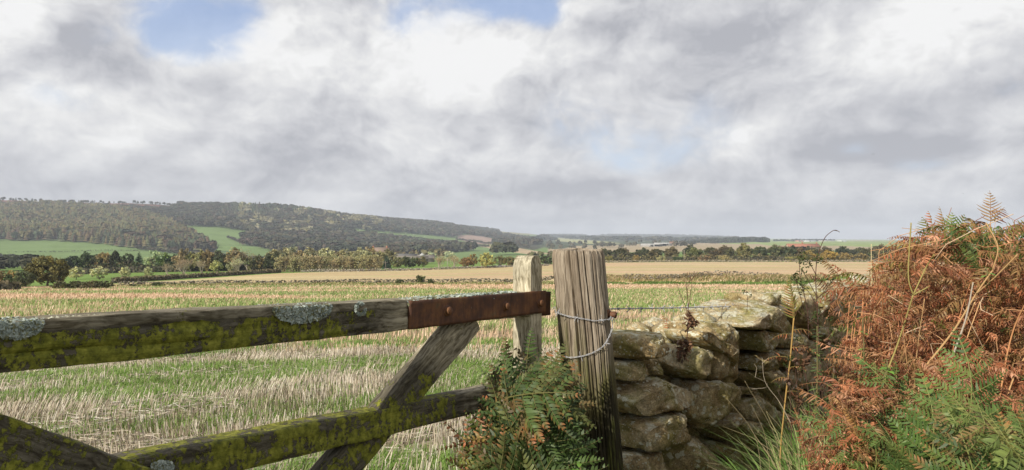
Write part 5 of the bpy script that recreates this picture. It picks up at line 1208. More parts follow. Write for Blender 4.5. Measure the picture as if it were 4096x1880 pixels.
# ------------------------------------------------------------------ dry stone wall
WD = np.array([math.sin(math.atan((2650 - CX) / FX)), math.cos(math.atan((2650 - CX) / FX))]); WN = np.array([-WD[1], WD[0]])   # along, and into the wall
WC = np.array([(1620 - CX) / FX * 2.6, 2.6])
def wz(x): return 2.6 * (2650 - 1620) / (2650 - x)
def wall_sz(x, y):
    Z = wz(x); X = (x - CX) / FX * Z; return (np.array([X, Z]) - WC) @ WD, CAMH + (HY - y) / FX * Z
def wall_world(s_, t_, z_): xy = WC + WD * s_ + WN * t_; return np.array([xy[0], xy[1], z_])
def _stone(t):
    oc = t.n('ShaderNodeNewGeometry').outputs['Position']; oi = t.n('ShaderNodeObjectInfo'); rnd = oi.outputs['Random']
    p = t.v('ADD', oc, t.comb(t.m('MULTIPLY', rnd, 9.0), 0.0, 0.0))
    n = t.noise(p, 7, 6, .62); n2 = t.noise(p, 34, 5, .7); n3 = t.noise(p, 130, 3, .7)
    c = t.ramp(n, [(.30, (.16, .105, .04)), (.45, (.31, .225, .105)), (.58, (.44, .36, .215)), (.72, (.33, .27, .145))])
    c = t.mix(t.m('MULTIPLY', rnd, .30), c, (.42, .36, .25, 1))
    c = t.mix(1.0, c, t.ramp(n3, [(.32, .55), (.66, 1.32)]), 'MULTIPLY'); c = t.mix(1.0, c, t.ramp(n2, [(.3, .5), (.64, 1.22)]), 'MULTIPLY')
    mo = t.ramp(t.noise(t.v('ADD', p, (3, 3, 3)), 5.5, 6, .66), [(.46, 0), (.62, 1)]); c = t.mix(t.m('MULTIPLY', mo, .72), c, t.ramp(n2, [(.3, (.10, .10, .025)), (.7, (.23, .22, .055))]))
    nz = t.sep(t.n('ShaderNodeNewGeometry').outputs['Normal'])[2]
    d1 = t.n('ShaderNodeTexVoronoi', {'Vector': t.v('ADD', p, t.v('SCALE', t.noise(p, 45, 3, .6, out=1), .03)), 'Scale': 26.0})
    sz = t.m('MULTIPLY', t.noise(p, 5, 2, .5), .62)
    spot = t.m('LESS_THAN', d1.outputs['Distance'], t.m('SUBTRACT', sz, .085))
    d2 = t.n('ShaderNodeTexVoronoi', {'Vector': t.v('ADD', p, t.v('SCALE', t.noise(p, 90, 3, .6, out=1), .012)), 'Scale': 80.0}); spot2 = t.m('LESS_THAN', d2.outputs['Distance'], t.m('SUBTRACT', t.m('MULTIPLY', t.noise(t.v('ADD', p, (9, 2, 1)), 8, 3, .5), .62), .13))
    crust = t.m('MULTIPLY', t.ramp(t.noise(t.v('ADD', p, (1, 7, 1)), 12, 6, .72), [(.50, 0), (.58, 1)]), t.n('ShaderNodeMapRange', {0: nz, 1: .15, 2: .75}).outputs[0])
    lm = t.m('MAXIMUM', t.m('MULTIPLY', t.m('MAXIMUM', spot, spot2), .9), t.m('MULTIPLY', crust, .75))
    c = t.mix(lm, c, t.ramp(n3, [(.3, (.36, .36, .26)), (.7, (.62, .61, .50))]))
    return c, None, (t.m('ADD', t.m('ADD', n2, t.m('MULTIPLY', n3, .35)), t.m('MULTIPLY', lm, .25)), .9, .010)
M_STONE = material('wall_stone', _stone, rough=.9, spec=.2)
wroot = empty('dry_stone_wall', (*WC, gzs(*WC))); tag(wroot, 'old mossy dry stone wall with lichen running back from the gate post', 'wall')
def rock(poly, t0, t1, seed, label=None, tilt=0.0, res=(60, 34), cuts=7, n=4.5, mapf=wall_world, root=None, amp=1.0, name='stone'):
    r = np.random.default_rng(seed); pg = np.array(poly, float); c = (pg.min(0) + pg.max(0)) / 2; ang = np.linspace(0, 2 * np.pi, res[0], endpoint=False); R = []
    for a in ang:
        d = np.array([math.cos(a), math.sin(a)]); best = 0
        for i in range(len(pg)):
            p, q = pg[i] - c, pg[(i + 1) % len(pg)] - c; e = q - p; den = d[0] * e[1] - d[1] * e[0]
            if abs(den) < 1e-12: continue
            tt = (p[0] * e[1] - p[1] * e[0]) / den; uu = (p[0] * d[1] - p[1] * d[0]) / den
            if tt > 0 and -1e-6 <= uu <= 1 + 1e-6: best = max(best, tt)
        R.append(best if best > 0 else np.linalg.norm(pg - c, axis=1).mean())
    R = np.array(R) * .955; R = .25 * np.roll(R, 1) + .5 * R + .25 * np.roll(R, -1)
    ph = np.linspace(-math.pi / 2, math.pi / 2, res[1]); f = np.abs(np.cos(ph)) ** (2 / n); g = np.sign(np.sin(ph)) * np.abs(np.sin(ph)) ** (2 / n)
    hd = (t1 - t0) / 2; sz = np.array([R.max(), hd, R.max()])
    S = f[:, None] * (R * np.cos(ang))[None]; Zz = f[:, None] * (R * np.sin(ang))[None]; T = np.repeat(g[:, None] * hd, len(ang), 1)
    V = np.stack([S, T, Zz], -1).reshape(-1, 3)
    half = (pg.max(0) - pg.min(0)) / 2
    for _ in range(cuts):
        d = r.normal(size=3); d[1] = -abs(d[1]) * .8; d /= np.linalg.norm(d); sup = np.abs(d) @ np.array([half[0], hd, half[1]])
        mx = (V @ d).max(); lim = mx - sup * r.uniform(.05, .20); ex = np.clip(V @ d - lim, 0, None); V = V - d * ex[:, None] * .97
    k = 2.2 / max(half.max(), .05); nn = V / (np.linalg.norm(V, axis=1)[:, None] + 1e-9); sc = min(half.min(), hd)
    e = (fbm(V[:, 0] * k + seed, V[:, 1] * k, V[:, 2] * k, o=3, seed=seed) - .5) * .10 * sc * amp + (fbm(V[:, 0] * 30 + seed, V[:, 1] * 30, V[:, 2] * 30, o=4, seed=seed + 3, g=.65) - .5) * .034 * amp + (fbm(V[:, 0] * 11 + seed, V[:, 1] * 11, V[:, 2] * 11, o=3, seed=seed + 13, g=.6) - .5) * .030 * amp
    rid = np.abs(fbm(V[:, 0] * 12, V[:, 1] * 12 + seed, V[:, 2] * 22, o=3, seed=seed + 7) - .5); e -= np.clip(.05 - rid, 0, 1) * .16 * amp
    V = V + nn * e[:, None]; V = V + np.array([c[0], (t0 + t1) / 2, c[1]])
    if tilt: V[:, 1] += (V[:, 2] - c[1]) * tilt
    W = np.array([mapf(*v) for v in V]) if mapf is not wall_world else np.concatenate([WC[None] + V[:, :1] * WD[None] + V[:, 1:2] * WN[None], V[:, 2:]], 1)
    o0 = W.mean(0); W = W - o0; na = res[0]; i, j = np.meshgrid(np.arange(res[1] - 1), np.arange(na), indexing='ij'); j2 = (j + 1) % na
    F = np.stack([i * na + j, i * na + j2, (i + 1) * na + j2, (i + 1) * na + j], -1).reshape(-1, 4)
    me = mk_mesh(name, W, [F], None, [M_STONE]); root = root or wroot
    o = link(name, me, root, loc=o0 - np.array(root.location)); 
    if label: o['label'] = label
    return o
zc = lambda pts: [wall_sz(1509.4 + a * .4151, 691.8 + b * .4151) for a, b in pts]
STN = [
 ([(268, 372), (455, 350), (465, 455), (400, 500), (268, 552)], 0, .34, 'flat pale topped capstone beside the post'),
 ([(262, 560), (378, 505), (378, 640), (262, 662)], .03, .34, 'dark recessed stone under the capstone'),
 ([(266, 700), (380, 640), (560, 632), (628, 668), (628, 765), (560, 812), (420, 842), (266, 890)], -.01, .34, 'long block with a sharp corner'),
 ([(266, 905), (420, 850), (575, 822), (640, 885), (662, 965), (560, 1012), (420, 1048), (266, 1110)], -.015, .34, 'lowest long mossy block'),
 ([(600, 645), (860, 648), (876, 740), (835, 830), (760, 930), (700, 962), (640, 900), (585, 812), (622, 760)], -.035, .22, 'pale wedge shaped stone'),
 ([(450, 452), (530, 408), (650, 440), (760, 520), (850, 600), (862, 648), (620, 642), (560, 600), (490, 520)], -.02, .25, None),
 ([(565, 345), (650, 332), (760, 368), (850, 420), (900, 500), (944, 600), (905, 620), (835, 592), (790, 520), (700, 430)], -.03, .22, 'leaning slab with pale lichen spots'),
 ([(645, 305), (715, 285), (830, 288), (900, 335), (950, 415), (970, 500), (935, 545), (885, 460), (800, 385), (700, 348)], .0, .26, 'rounded grey capstone'),
 ([(800, 292), (900, 220), (1000, 160), (1120, 150), (1150, 255), (1142, 372), (1060, 368), (1000, 330), (900, 335)], -.05, .36, 'largest lichen covered top boulder'),
 ([(905, 345), (980, 330), (1050, 348), (1062, 420), (1000, 472), (938, 452)], -.05, .16, None),
 ([(950, 505), (1060, 448), (1112, 465), (1112, 540), (1050, 582), (950, 585)], -.03, .2, None),
 ([(895, 640), (960, 590), (1100, 552), (1200, 578), (1205, 680), (1100, 702), (1040, 732), (960, 702)], -.03, .22, 'stone dotted with round white lichen'),
 ([(862, 680), (960, 688), (968, 722), (880, 728)], -.02, .15, 'small flat mossy stone'),
 ([(828, 800), (868, 738), (960, 728), (1060, 740), (1112, 850), (1092, 982), (990, 1012), (940, 900), (870, 870)], -.045, .22, None),
 ([(752, 940), (850, 878), (940, 880), (978, 960), (952, 1012), (880, 1032), (768, 1002)], -.06, .18, 'squarish brown stone'),
 ([(465, 1062), (560, 1008), (680, 988), (762, 1040), (812, 1150), (800, 1290), (480, 1290)], -.03, .28, None),
 ([(268, 1122), (420, 1068), (472, 1080), (478, 1300), (268, 1300)], .0, .4, None),
 ([(730, 1015), (860, 1042), (1000, 1020), (1005, 1140), (820, 1155)], .02, .3, None),
 ([(378, 500), (460, 482), (575, 600), (565, 640), (380, 640)], .10, .35, None),
 ([(760, 930), (850, 828), (858, 872), (785, 935)], -.03, .12, None),
 ([(1030, 118), (1130, 108), (1185, 190), (1150, 262), (1040, 170)], .02, .3, None),
 ([(1178, 155), (1240, 112), (1332, 150), (1352, 300), (1282, 332), (1170, 285)], -.03, .3, None),
 ([(1338, 112), (1430, 78), (1462, 108), (1482, 240), (1462, 322), (1390, 302), (1360, 200)], -.04, .3, 'tall upright capstone with a pointed top'),
 ([(1458, 135), (1530, 128), (1600, 165), (1625, 230), (1600, 300), (1480, 300)], -.02, .3, None),
 ([(1110, 385), (1180, 350), (1290, 345), (1300, 430), (1180, 450), (1115, 440)], -.02, .25, 'mossy stone behind the golden stalk'),
 ([(1115, 452), (1210, 450), (1300, 440), (1310, 540), (1215, 570), (1120, 535)], .0, .25, None),
 ([(1290, 330), (1400, 312), (1470, 330), (1480, 400), (1390, 420), (1300, 415)], -.02, .25, None),
 ([(1210, 580), (1300, 550), (1400, 560), (1410, 650), (1300, 680), (1210, 672)], .0, .25, None),
 ([(1070, 745), (1190, 690), (1290, 690), (1300, 800), (1200, 850), (1110, 840)], .04, .3, None),
 ([(1115, 860), (1220, 850), (1320, 810), (1340, 930), (1230, 980), (1110, 970)], .02, .3, None),
 ([(820, 1165), (1005, 1145), (1010, 1290), (820, 1300)], .0, .3, None),
 ([(1015, 1000), (1120, 980), (1230, 985), (1235, 1120), (1100, 1150), (1015, 1130)], .02, .3, None)]
for k, (pg, t0, t1, lb) in enumerate(STN): rock(zc(pg), t0, t1, 500 + k, lb, n=9 if k < 4 else 5.5, res=(84, 50) if k < 20 else (60, 34), cuts=9)
# the rest of the wall going back behind the bracken, course by course
rw = np.random.default_rng(31); s_end = 5.6; zrow = gzs(*(WC + WD * 1.5)) - .05
def wtop(s_): return float(np.interp(s_, [0, 1.0, 1.6, 2.4, 3.0, 6], [1.16, 1.25, 1.27, 1.30, 1.26, 1.20]))
row_i = 0
while zrow < 1.28:
    hrow = rw.uniform(.13, .20); s_ = .95 if zrow < .75 else 1.75
    s_ += rw.uniform(0, .1)
    while s_ < s_end:
        wd_ = rw.uniform(.18, .38)
        if zrow + hrow < wtop(s_) + .06:
            a, b, z0, z1 = s_ + .006, s_ + wd_ - .006, zrow + .004, zrow + hrow * rw.uniform(.9, 1.05)
            j = lambda v: v + rw.normal(0, .012)
            rock([(a, j(z0)), ((a + b) / 2, z0), (b, j(z0)), (b, j(z1)), ((a + b) / 2, j(z1)), (a, j(z1))], rw.uniform(.0, .05), .3, 700 + row_i * 40 + int(s_ * 7), res=(32, 18), cuts=8)
        s_ += wd_
    zrow += hrow; row_i += 1
# small stones packed in the heart of the wall
r = np.random.default_rng(77); n = 2600; s_ = r.uniform(.03, 5.6, n); t_ = r.uniform(.20, .42, n); zt_ = np.array([wtop(q) for q in s_]) - .10; z_ = .0 + r.random(n) * (zt_)
k_ = ~((s_ < .5) & (z_ > .98)); s_, t_, z_ = s_[k_], t_[k_], z_[k_]; n = len(s_)
V = I1V[None] * (1 + .5 * (r.random((n, len(I1V), 1)) - .5)) * (r.uniform(.045, .085, (n, 1, 1)))
W = V + np.concatenate([WC[None] + s_[:, None] * WD[None] + t_[:, None] * WN[None], z_[:, None]], 1)[:, None] - np.array(wroot.location)
mb = MB(); mb.add(W.reshape(-1, 3), (I1F[None] + (np.arange(n) * len(I1V))[:, None, None]).reshape(-1, 3), (.1, .08, .05)); ft = mb.build('rubble_filling', M_STONE, wroot); ft['kind'] = 'stuff'
# leaning stump of a far fence post behind the wall
zc_ = 6.3; b0 = P(2138, 790, zc_); b0[2] = gzs(b0[0], b0[1]); t0_ = P(2146, 693, zc_); hgt = t0_[2] - b0[2]
mb = MB(); k_ = np.linspace(0, 1, 24); pts_ = b0[None] * (1 - k_[:, None]) + t0_[None] * k_[:, None] - b0; mb.tube(pts_, np.interp(k_, [0, .8, .97, 1], [.085, .062, .05, .03]) * (1 + .08 * (fbm(k_ * 9, k_ * 0, o=2, seed=1) - .5)), 14, (.40, .37, .29)); tag(mb.build('fence_post', M_STILE_V if False else M_VCOL, smooth=True, loc=b0), 'short pale tapered fence post behind the far end of the stone wall', 'post')
# ------------------------------------------------------------------ bracken, ferns, weeds and grass along the lane
GREEN = [(.075, .130, .030), (.10, .16, .038), (.05, .09, .022), (.13, .175, .045)]
RUST = [(.37, .135, .06), (.46, .195, .095), (.22, .08, .036), (.54, .28, .16), (.13, .052, .026), (.31, .16, .07), (.24, .15, .06)]
MIXD = [(.17, .17, .04), (.24, .17, .05), (.11, .14, .03), (.32, .17, .06)]
def frond_arr(mb, r, B, T, N, L, W, npair, pal, droop=.5, dead=0.0, pinl=.17, side=0.0, rach=.0016, rcol=(.30, .24, .08), pw=.0042, skip=.0, tipc=None, wave=.0, gap=.0115):
    """a fern blade from B heading T with upper side N: midrib and a comb of curved, tapering leaflets"""
    T = T / np.linalg.norm(T); N = N - T * (N @ T); N /= np.linalg.norm(N) + 1e-9; S0 = np.cross(T, N)
    W = min(W, .05 + .06 * L); npair = max(5, int(L / gap)); m = 12; s_ = np.linspace(0, 1, m); ang = -droop * s_ ** 1.5; sw = side * s_ ** 1.6 + wave * np.sin(s_ * 7 + r.uniform(0, 6))
    dirs = (np.cos(ang)[:, None] * T + np.sin(ang)[:, None] * N); dirs = dirs * np.cos(sw)[:, None] + S0 * np.sin(sw)[:, None]
    Q = B + np.concatenate([[np.zeros(3)], np.cumsum((dirs[:-1] + dirs[1:]) / 2 * L / (m - 1), 0)]); mb.tube(Q, np.linspace(rach, rach * .35, m), 4, rcol, cap=False)
    base = np.array(pal[r.integers(0, len(pal))]) * r.uniform(.8, 1.2)
    t = np.tile(np.linspace(.06, .99, npair), 2); sd = np.repeat([1., -1.], npair); k = r.random(2 * npair) >= skip; t, sd = t[k] + r.normal(0, .004, k.sum()), sd[k]; n = len(t)
    sh = (np.where(t < .25, .70 + .30 * t / .25, np.clip((1 - t) / .75, 0, 1) ** .75) * W + .003) * r.uniform(.85, 1.12, n)
    f = np.clip(t * (m - 1), 0, m - 1.001); i = f.astype(int); p0 = Q[i] + (Q[i + 1] - Q[i]) * (f - i)[:, None]; d = dirs[i]; sv0 = np.cross(d, N); sv0 /= np.linalg.norm(sv0, axis=1)[:, None] + 1e-9; nn = np.cross(sv0, d); sv = sv0 * sd[:, None]
    up = r.normal(-.10, .10, n) + dead * r.normal(-.5, .5, n); pd = sv + d * (.38 + .3 * t)[:, None] + nn * up[:, None]; pd /= np.linalg.norm(pd, axis=1)[:, None]
    pn = nn - pd * (nn * pd).sum(1)[:, None]; pn /= np.linalg.norm(pn, axis=1)[:, None] + 1e-9
    curl = (.4 + dead * r.normal(1.6, 1.2, n)); tw = r.normal(0, .15 + dead * .8, n); K = 4; pts = [p0]; ws = []
    for q in range(K):
        a_ = curl * ((q + .5) / K) ** 1.2; dk = np.cos(a_)[:, None] * pd - np.sin(a_)[:, None] * pn + d * .10 * q; pts.append(pts[-1] + dk * (sh / K)[:, None])
    wd = np.cross(pd, pn); wd = wd * np.cos(tw)[:, None] + pn * np.sin(tw)[:, None]
    prof = np.array([.75, 1.0, .85, .55, .08]) * pw * (1 - .35 * dead)
    hw = np.minimum(1.0, sh / .03 + .35)
    V = np.stack([np.stack([pts[q] - wd * (prof[q] * hw)[:, None] - 0, pts[q] + wd * (prof[q] * hw)[:, None]], 1) for q in range(K + 1)], 1).reshape(-1, 3)
    o = (np.arange(n) * 2 * (K + 1))[:, None]; F = np.concatenate([o + np.array([[2 * q, 2 * q + 1, 2 * q + 3, 2 * q + 2]]) for q in range(K)])
    c = base * r.uniform(.82, 1.18, (n, 1)); c = np.repeat(c[:, None], 2 * (K + 1), 1)
    if tipc is not None:
        w_ = np.clip(np.repeat(np.arange(K + 1) / K, 2)[None] * .9 - .45 + (t > .75)[:, None] * .6 + r.normal(0, .15, (n, 1)), 0, 1)[..., None]; c = c * (1 - w_) + np.array(tipc) * w_
    mb.add(V, F, c.reshape(-1, 3)); return Q
def comp_frond(mb, r, B, T, N, L, W, pal, droop=.5, dead=0.0, side=0.0, tipc=None, rcol=(.24, .26, .08), rach=.0022, pw=.0042, **kw):
    """a whole bracken frond: side blades in pairs along a stem"""
    T = T / np.linalg.norm(T); N = N - T * (N @ T); N /= np.linalg.norm(N) + 1e-9; S0 = np.cross(T, N); m = 16; s_ = np.linspace(0, 1, m); ang = -droop * s_ ** 1.5; sw = side * s_ ** 1.5
    dirs = np.cos(ang)[:, None] * T + np.sin(ang)[:, None] * N; dirs = dirs * np.cos(sw)[:, None] + S0 * np.sin(sw)[:, None]
    Q = B + np.concatenate([[np.zeros(3)], np.cumsum((dirs[:-1] + dirs[1:]) / 2 * L / (m - 1), 0)]); mb.tube(Q, np.linspace(rach, rach * .5, m), 5, rcol, cap=False)
    nb = max(5, int(L / .045))
    for q in range(nb):
        t = .10 + .82 * q / nb; f = t * (m - 1); i = int(f); p = Q[i] + (Q[i + 1] - Q[i]) * (f - i); d = dirs[i]; nn = np.cross(np.cross(d, N), d); nn /= np.linalg.norm(nn) + 1e-9; sv = np.cross(d, nn)
        for sd in (1, -1):
            l = W * (1 - t) ** .75 * r.uniform(.85, 1.15) + .02; td = sv * sd + d * (.45 + .3 * t) + nn * r.normal(-.05, .15)
            frond_arr(mb, r, p, td, nn + .15 * rdir(1, r)[0], l, l * .24, 0, pal, droop=r.uniform(.2, .6), dead=dead + .08, side=-sd * r.uniform(0, .4), tipc=tipc, rcol=rcol, rach=rach * .5, pw=pw * (.78 if pw < .0048 else 1.0), gap=.0092 if pw < .0048 else .0118)
    frond_arr(mb, r, Q[int(.88 * (m - 1))], dirs[-2], N, L * .22, L * .07, 0, pal, droop=.2, dead=dead, tipc=tipc, rcol=rcol, rach=rach * .5, pw=pw)
def bracken(seed, kind, H=1.0, nb=7, lean=.25, twist=.0):
    """one bracken plant of height H rooted at the origin: stalk mesh and blade mesh"""
    r = np.random.default_rng(seed); st, bl = MB(), MB(); dead = {'dead': .85, 'green': .05, 'mixed': .35}[kind]; pal = {'dead': RUST, 'green': GREEN, 'mixed': MIXD}[kind]
    sc = {'dead': (.36, .20, .09), 'green': (.20, .22, .06), 'mixed': (.34, .27, .10)}[kind]
    a = r.uniform(0, 6.28); k = 22; s_ = np.linspace(0, 1, k); bx = lean * s_ ** 1.7; Q = np.stack([np.cos(a) * bx + r.normal(0, .02) * np.sin(s_ * 5), np.sin(a) * bx + r.normal(0, .02) * np.sin(s_ * 4), s_ - .10 * lean * s_ ** 3], 1) * H
    st.tube(Q, np.linspace(.0058, .0016, k), 6, sc)
    ph = r.uniform(0, 3.1)
    for q in range(nb):
        f = .40 + .56 * q / (nb - 1); i = int(f * (k - 1)); p = Q[i]; tg = Q[min(i + 1, k - 1)] - Q[i]; tg /= np.linalg.norm(tg)
        for sd in (0, math.pi):
            if r.random() < .08: continue
            an = ph + sd + r.normal(0, .35); out = np.array([math.cos(an), math.sin(an), 0.]); L = (.44 * (1 - .62 * (f - .4) / .6)) * r.uniform(.75, 1.15) * (.85 if kind == 'dead' else 1)
            T = out * 1.0 + tg * r.uniform(.2, .9) - np.array([0, 0, dead * r.uniform(0, .8)]); N = np.array([0, 0, 1.]) + .3 * rdir(1, r)[0]
            frond_arr(bl, r, p, T, N, L * .8, L * .17, 0, pal if not (kind == 'mixed' and r.random() < .4) else RUST, droop=r.uniform(.3, .9) + dead * .9, dead=dead * r.uniform(.7, 1.2), skip=.10 * dead, rach=.0017, rcol=np.array(sc) * .9, wave=dead * .25, side=r.normal(0, .25), pw=.0040, gap=.0125)
    tg = Q[-1] - Q[-2]; frond_arr(bl, r, Q[-2], tg, np.array([math.cos(a + 1.5), math.sin(a + 1.5), .6]), .30 * H, .085, 12, pal, droop=.6 + dead * .8, dead=dead, rcol=sc)
    return st.mesh('stalk', [M_VCOL]), bl.mesh('fronds', [M_FROND])
BK = {('dead', v): bracken(900 + v, 'dead', nb=7, lean=.2 + .1 * v) for v in range(6)}
BK.update({('green', v): bracken(950 + v, 'green', nb=7, lean=.25 + .1 * v) for v in range(3)})
BK.update({('mixed', v): bracken(970 + v, 'mixed', nb=7, lean=.2 + .12 * v) for v in range(3)})
TOPC = ([1900, 1980, 2100, 2145, 2165, 2210, 2270, 2310, 2370, 2440, 2480, 2530, 2580, 2700, 3300], [1190, 1110, 1010, 850, 715, 655, 615, 580, 560, 552, 560, 556, 545, 530, 500])
def plant(kind, v, x, Z, top, label, group=None, az=None, wide=1.0, tilt=(0, 0), cat='bracken', name='bracken_plant'):
    X = (x - CX) / FX * Z; g = gzs(X, Z) - .02; H = CAMH + (HY - top) / FX * Z - g; H = max(H / 1.12, .25)
    st, bl = BK[(kind, v)]; e = empty(name, (X, Z, g), az if az is not None else v * 1.7 + x * .37, (H * wide, H * wide, H)); e.rotation_euler = (tilt[0], tilt[1], e.rotation_euler[2]); tag(e, label, cat, group)
    link('stalk', st, e); link('fronds', bl, e); return e
rb = np.random.default_rng(41)
nn_ = 0
for i_ in range(70):
    Z = rb.uniform(2.15, 4.6); x = rb.uniform(2270, 2800)
    X = (x - CX) / FX * Z; u = (X - WC[0]) * WD[1] - (Z - WC[1]) * WD[0]
    if u < .22: continue
    top = float(np.interp(x, *TOPC)) + 5 + abs(rb.normal(0, 60)) + (0 if Z > 2.7 else 60)
    dead_ = rb.random() < .86
    plant('dead' if dead_ else 'mixed', int(rb.integers(0, 6 if dead_ else 3)), x, Z, top, 'rust brown dead bracken plant tangled in the thicket on the right' if dead_ else 'yellowing half dead bracken plant inside the thicket on the right',
          'dead bracken plants of the thicket' if dead_ else 'yellowing bracken plants of the thicket', az=rb.uniform(0, 6.28), wide=rb.uniform(.5, .75), tilt=(rb.normal(0, .12), rb.normal(.05, .12)))
for i_ in range(9):
    x = rb.uniform(2300, 2800); Z = rb.uniform(1.9, 2.3); top = 930 + rb.uniform(-40, 160)
    plant('mixed', i_ % 3, x, Z, top, 'low yellowish bracken plant between the green ferns and the dead thicket', 'low yellowish bracken before the thicket', az=rb.uniform(0, 6.28), wide=.6)
for i_ in range(16):
    x = rb.uniform(2090, 2230); Z = rb.uniform(2.0, 2.6); plant('dead', i_ % 6, x, Z, 1000 + rb.uniform(-10, 130), 'low rusty curled bracken at the foot of the thicket beside the long grass', 'low rusty bracken beside the long grass', az=rb.uniform(0, 6.28), wide=.42)
def single(label, x, Z, top, kind, v, az, wide=.8, tilt=(0, 0)): return plant(kind, v, x, Z, top, label, None, az, wide, tilt)
single('small dark green bracken plant at the left shoulder of the thicket', 2305, 3.0, 596, 'green', 1, 1.0, .45)
single('dark green bracken spreading under the tall brown frond', 2500, 2.8, 574, 'green', 2, 3.6, .72)
single('green bracken at the right edge of the thicket top', 2575, 2.7, 566, 'green', 1, 5.0, .7)
single('green bracken halfway up the right edge of the picture', 2570, 2.2, 740, 'green', 0, 4.2, .5)
single('rusty bracken plant leaning out left beside the pale fence post', 2190, 3.7, 690, 'dead', 2, 3.3, .25)
single('curled rusty bracken above the left end of the thicket', 2240, 3.4, 640, 'dead', 3, 2.6, .5)
# the tall curled frond against the sky
def fern(name, label, base, fr, cat='fern', stalks=()):
    """a fern made of single blades: fr = list of dicts"""
    e = empty(name, tuple(base)); tag(e, label, cat); r = np.random.default_rng(int(abs(base[0]) * 1000) + len(fr)); b = np.array(base)
    for pts, rad, col in stalks: mb = MB(); mb.tube(spline(np.array(pts) - b, .01), rad, 6, col); mb.build('stalk', M_VCOL, e)
    for k in fr:
        k = dict(k); B = np.array(k.pop('B')) - b; mb = MB(); (comp_frond if k.pop('comp', False) else frond_arr)(mb, r, B, np.array(k.pop('T'), float), np.array(k.pop('N'), float), **k); mb.build('frond', M_FROND, e)
    return e
Zt = 2.75; bt = P(2493, 640, Zt)
fern('bracken_frond', 'tallest rusty bracken frond rising alone into the sky near the right edge', bt, [dict(B=P(2492, 560, Zt), T=(0.02, 0, 1), N=(-.55, -.8, 0), L=.135, W=.075, npair=17, pal=MIXD + RUST, droop=.5, dead=.35, pinl=.22, side=-.1, rcol=(.3, .16, .07), pw=.0032),
      dict(B=P(2495, 556, Zt), T=(.8, .1, .75), N=(-.3, -.8, .4), L=.10, W=.06, npair=12, pal=RUST, droop=.8, dead=.4, pinl=.2, pw=.0032)], 'bracken', [([P(2499, 700, Zt), P(2493, 640, Zt), P(2491, 560, Zt)], .0022, (.4, .2, .1))])
# fern in front of the gate end and the post
rg = np.random.default_rng(61); fb = P(1345, 1330, 2.15); fr = []
for (x0, y0, x1, y1, z0, z1, ky) in [(1345, 1215, 1325, 880, 2.15, 2.2, 0), (1350, 1210, 1395, 905, 2.12, 2.15, 0), (1340, 1220, 1300, 940, 2.1, 2.05, 0), (1345, 1230, 1265, 1030, 2.08, 1.95, 0), (1350, 1230, 1410, 980, 2.1, 2.12, 0),
                                     (1335, 1060, 1470, 1165, 2.05, 1.95, 0), (1300, 1000, 1400, 1140, 2.02, 1.92, 0), (1330, 1240, 1170, 1150, 2.0, 1.85, 1), (1350, 1250, 1280, 1010, 2.05, 1.95, 0),
                                     (1360, 1240, 1360, 930, 2.2, 2.25, 0), (1340, 1250, 1230, 1120, 1.98, 1.85, 2), (1350, 1250, 1320, 1080, 1.98, 1.85, 0), (1370, 1250, 1450, 1080, 2.0, 1.9, 0), (1330, 1230, 1270, 1010, 2.15, 2.1, 1),
                                     (1350, 1250, 1300, 960, 2.18, 2.2, 0), (1350, 1250, 1380, 1010, 2.02, 1.92, 0), (1330, 1260, 1260, 1180, 1.9, 1.75, 0), (1360, 1260, 1400, 1200, 1.9, 1.8, 0), (1330, 1230, 1290, 900, 2.2, 2.25, 0)]:
    x0 -= 22; x1 -= 26; B, E = P(x0, y0, z0), P(x1, y1, z1); L = np.linalg.norm(E - B) * 1.12; T = (E - B) + np.array([0, 0, .25 * L])
    if y1 > y0: T = (E - B) + np.array([0, 0, .18])
    fr.append(dict(B=B, T=T, N=(rg.normal(0, .3), -1.0, .7), L=L, comp=True, W=.17 + .05 * rg.random(), npair=0, pal=[[(.050, .085, .022), (.068, .108, .028), (.038, .062, .018), (.10, .115, .035), (.13, .09, .035)], RUST, MIXD][ky], droop=.55, dead=[.22, .8, .4][ky], pinl=.19, side=rg.normal(0, .15), tipc=(.36, .13, .05) if rg.random() < .45 else None, pw=.0052, rcol=(.16, .15, .05)))
fern('fern', 'dark green fern with rusty tips growing in front of the gate end and post', (fb[0], fb[1], gzs(fb[0], fb[1])), fr, 'fern', [([(fb[0], fb[1], gzs(fb[0], fb[1])), (fb[0] - .02, fb[1] - .02, gzs(fb[0], fb[1]) + .35), P(1340, 1215, 2.12)], .005, (.12, .10, .04))])
# single blades standing out on the skyline of the thicket
def tips(label, base, lst, cat='bracken'):
    fr = []; st = []
    for (x0, y0, x1, y1, Z, W, pal, dead, ny) in lst:
        B, E = P(x0, y0, Z), P(x1, y1, Z); fr.append(dict(B=B, T=(E - B) + np.array([0, 0, .02]), N=(ny, -1, .3), L=np.linalg.norm(E - B), W=W, npair=int(np.linalg.norm(E - B) / .013) + 4, pal=pal, droop=.3, dead=dead, pinl=.2, side=rg.normal(0, .12), pw=.0036)); st.append(([P(base[0], base[1], base[2]), P((base[0] + x0) / 2, (base[1] + y0) / 2, base[2]), B], .0022, (.3, .2, .09)))
    fern('bracken_plant', label, P(*base), fr, cat, st)
tips('green bracken tips standing out against the sky on top of the thicket', (2420, 760, 2.8), [(2385, 600, 2402, 535, 2.8, .07, GREEN, .05, -.3), (2400, 600, 2440, 545, 2.8, .065, GREEN, .1, .2), (2420, 610, 2465, 572, 2.8, .06, GREEN, .1, .2), (2380, 620, 2372, 518, 2.8, .05, MIXD, .3, .5)])
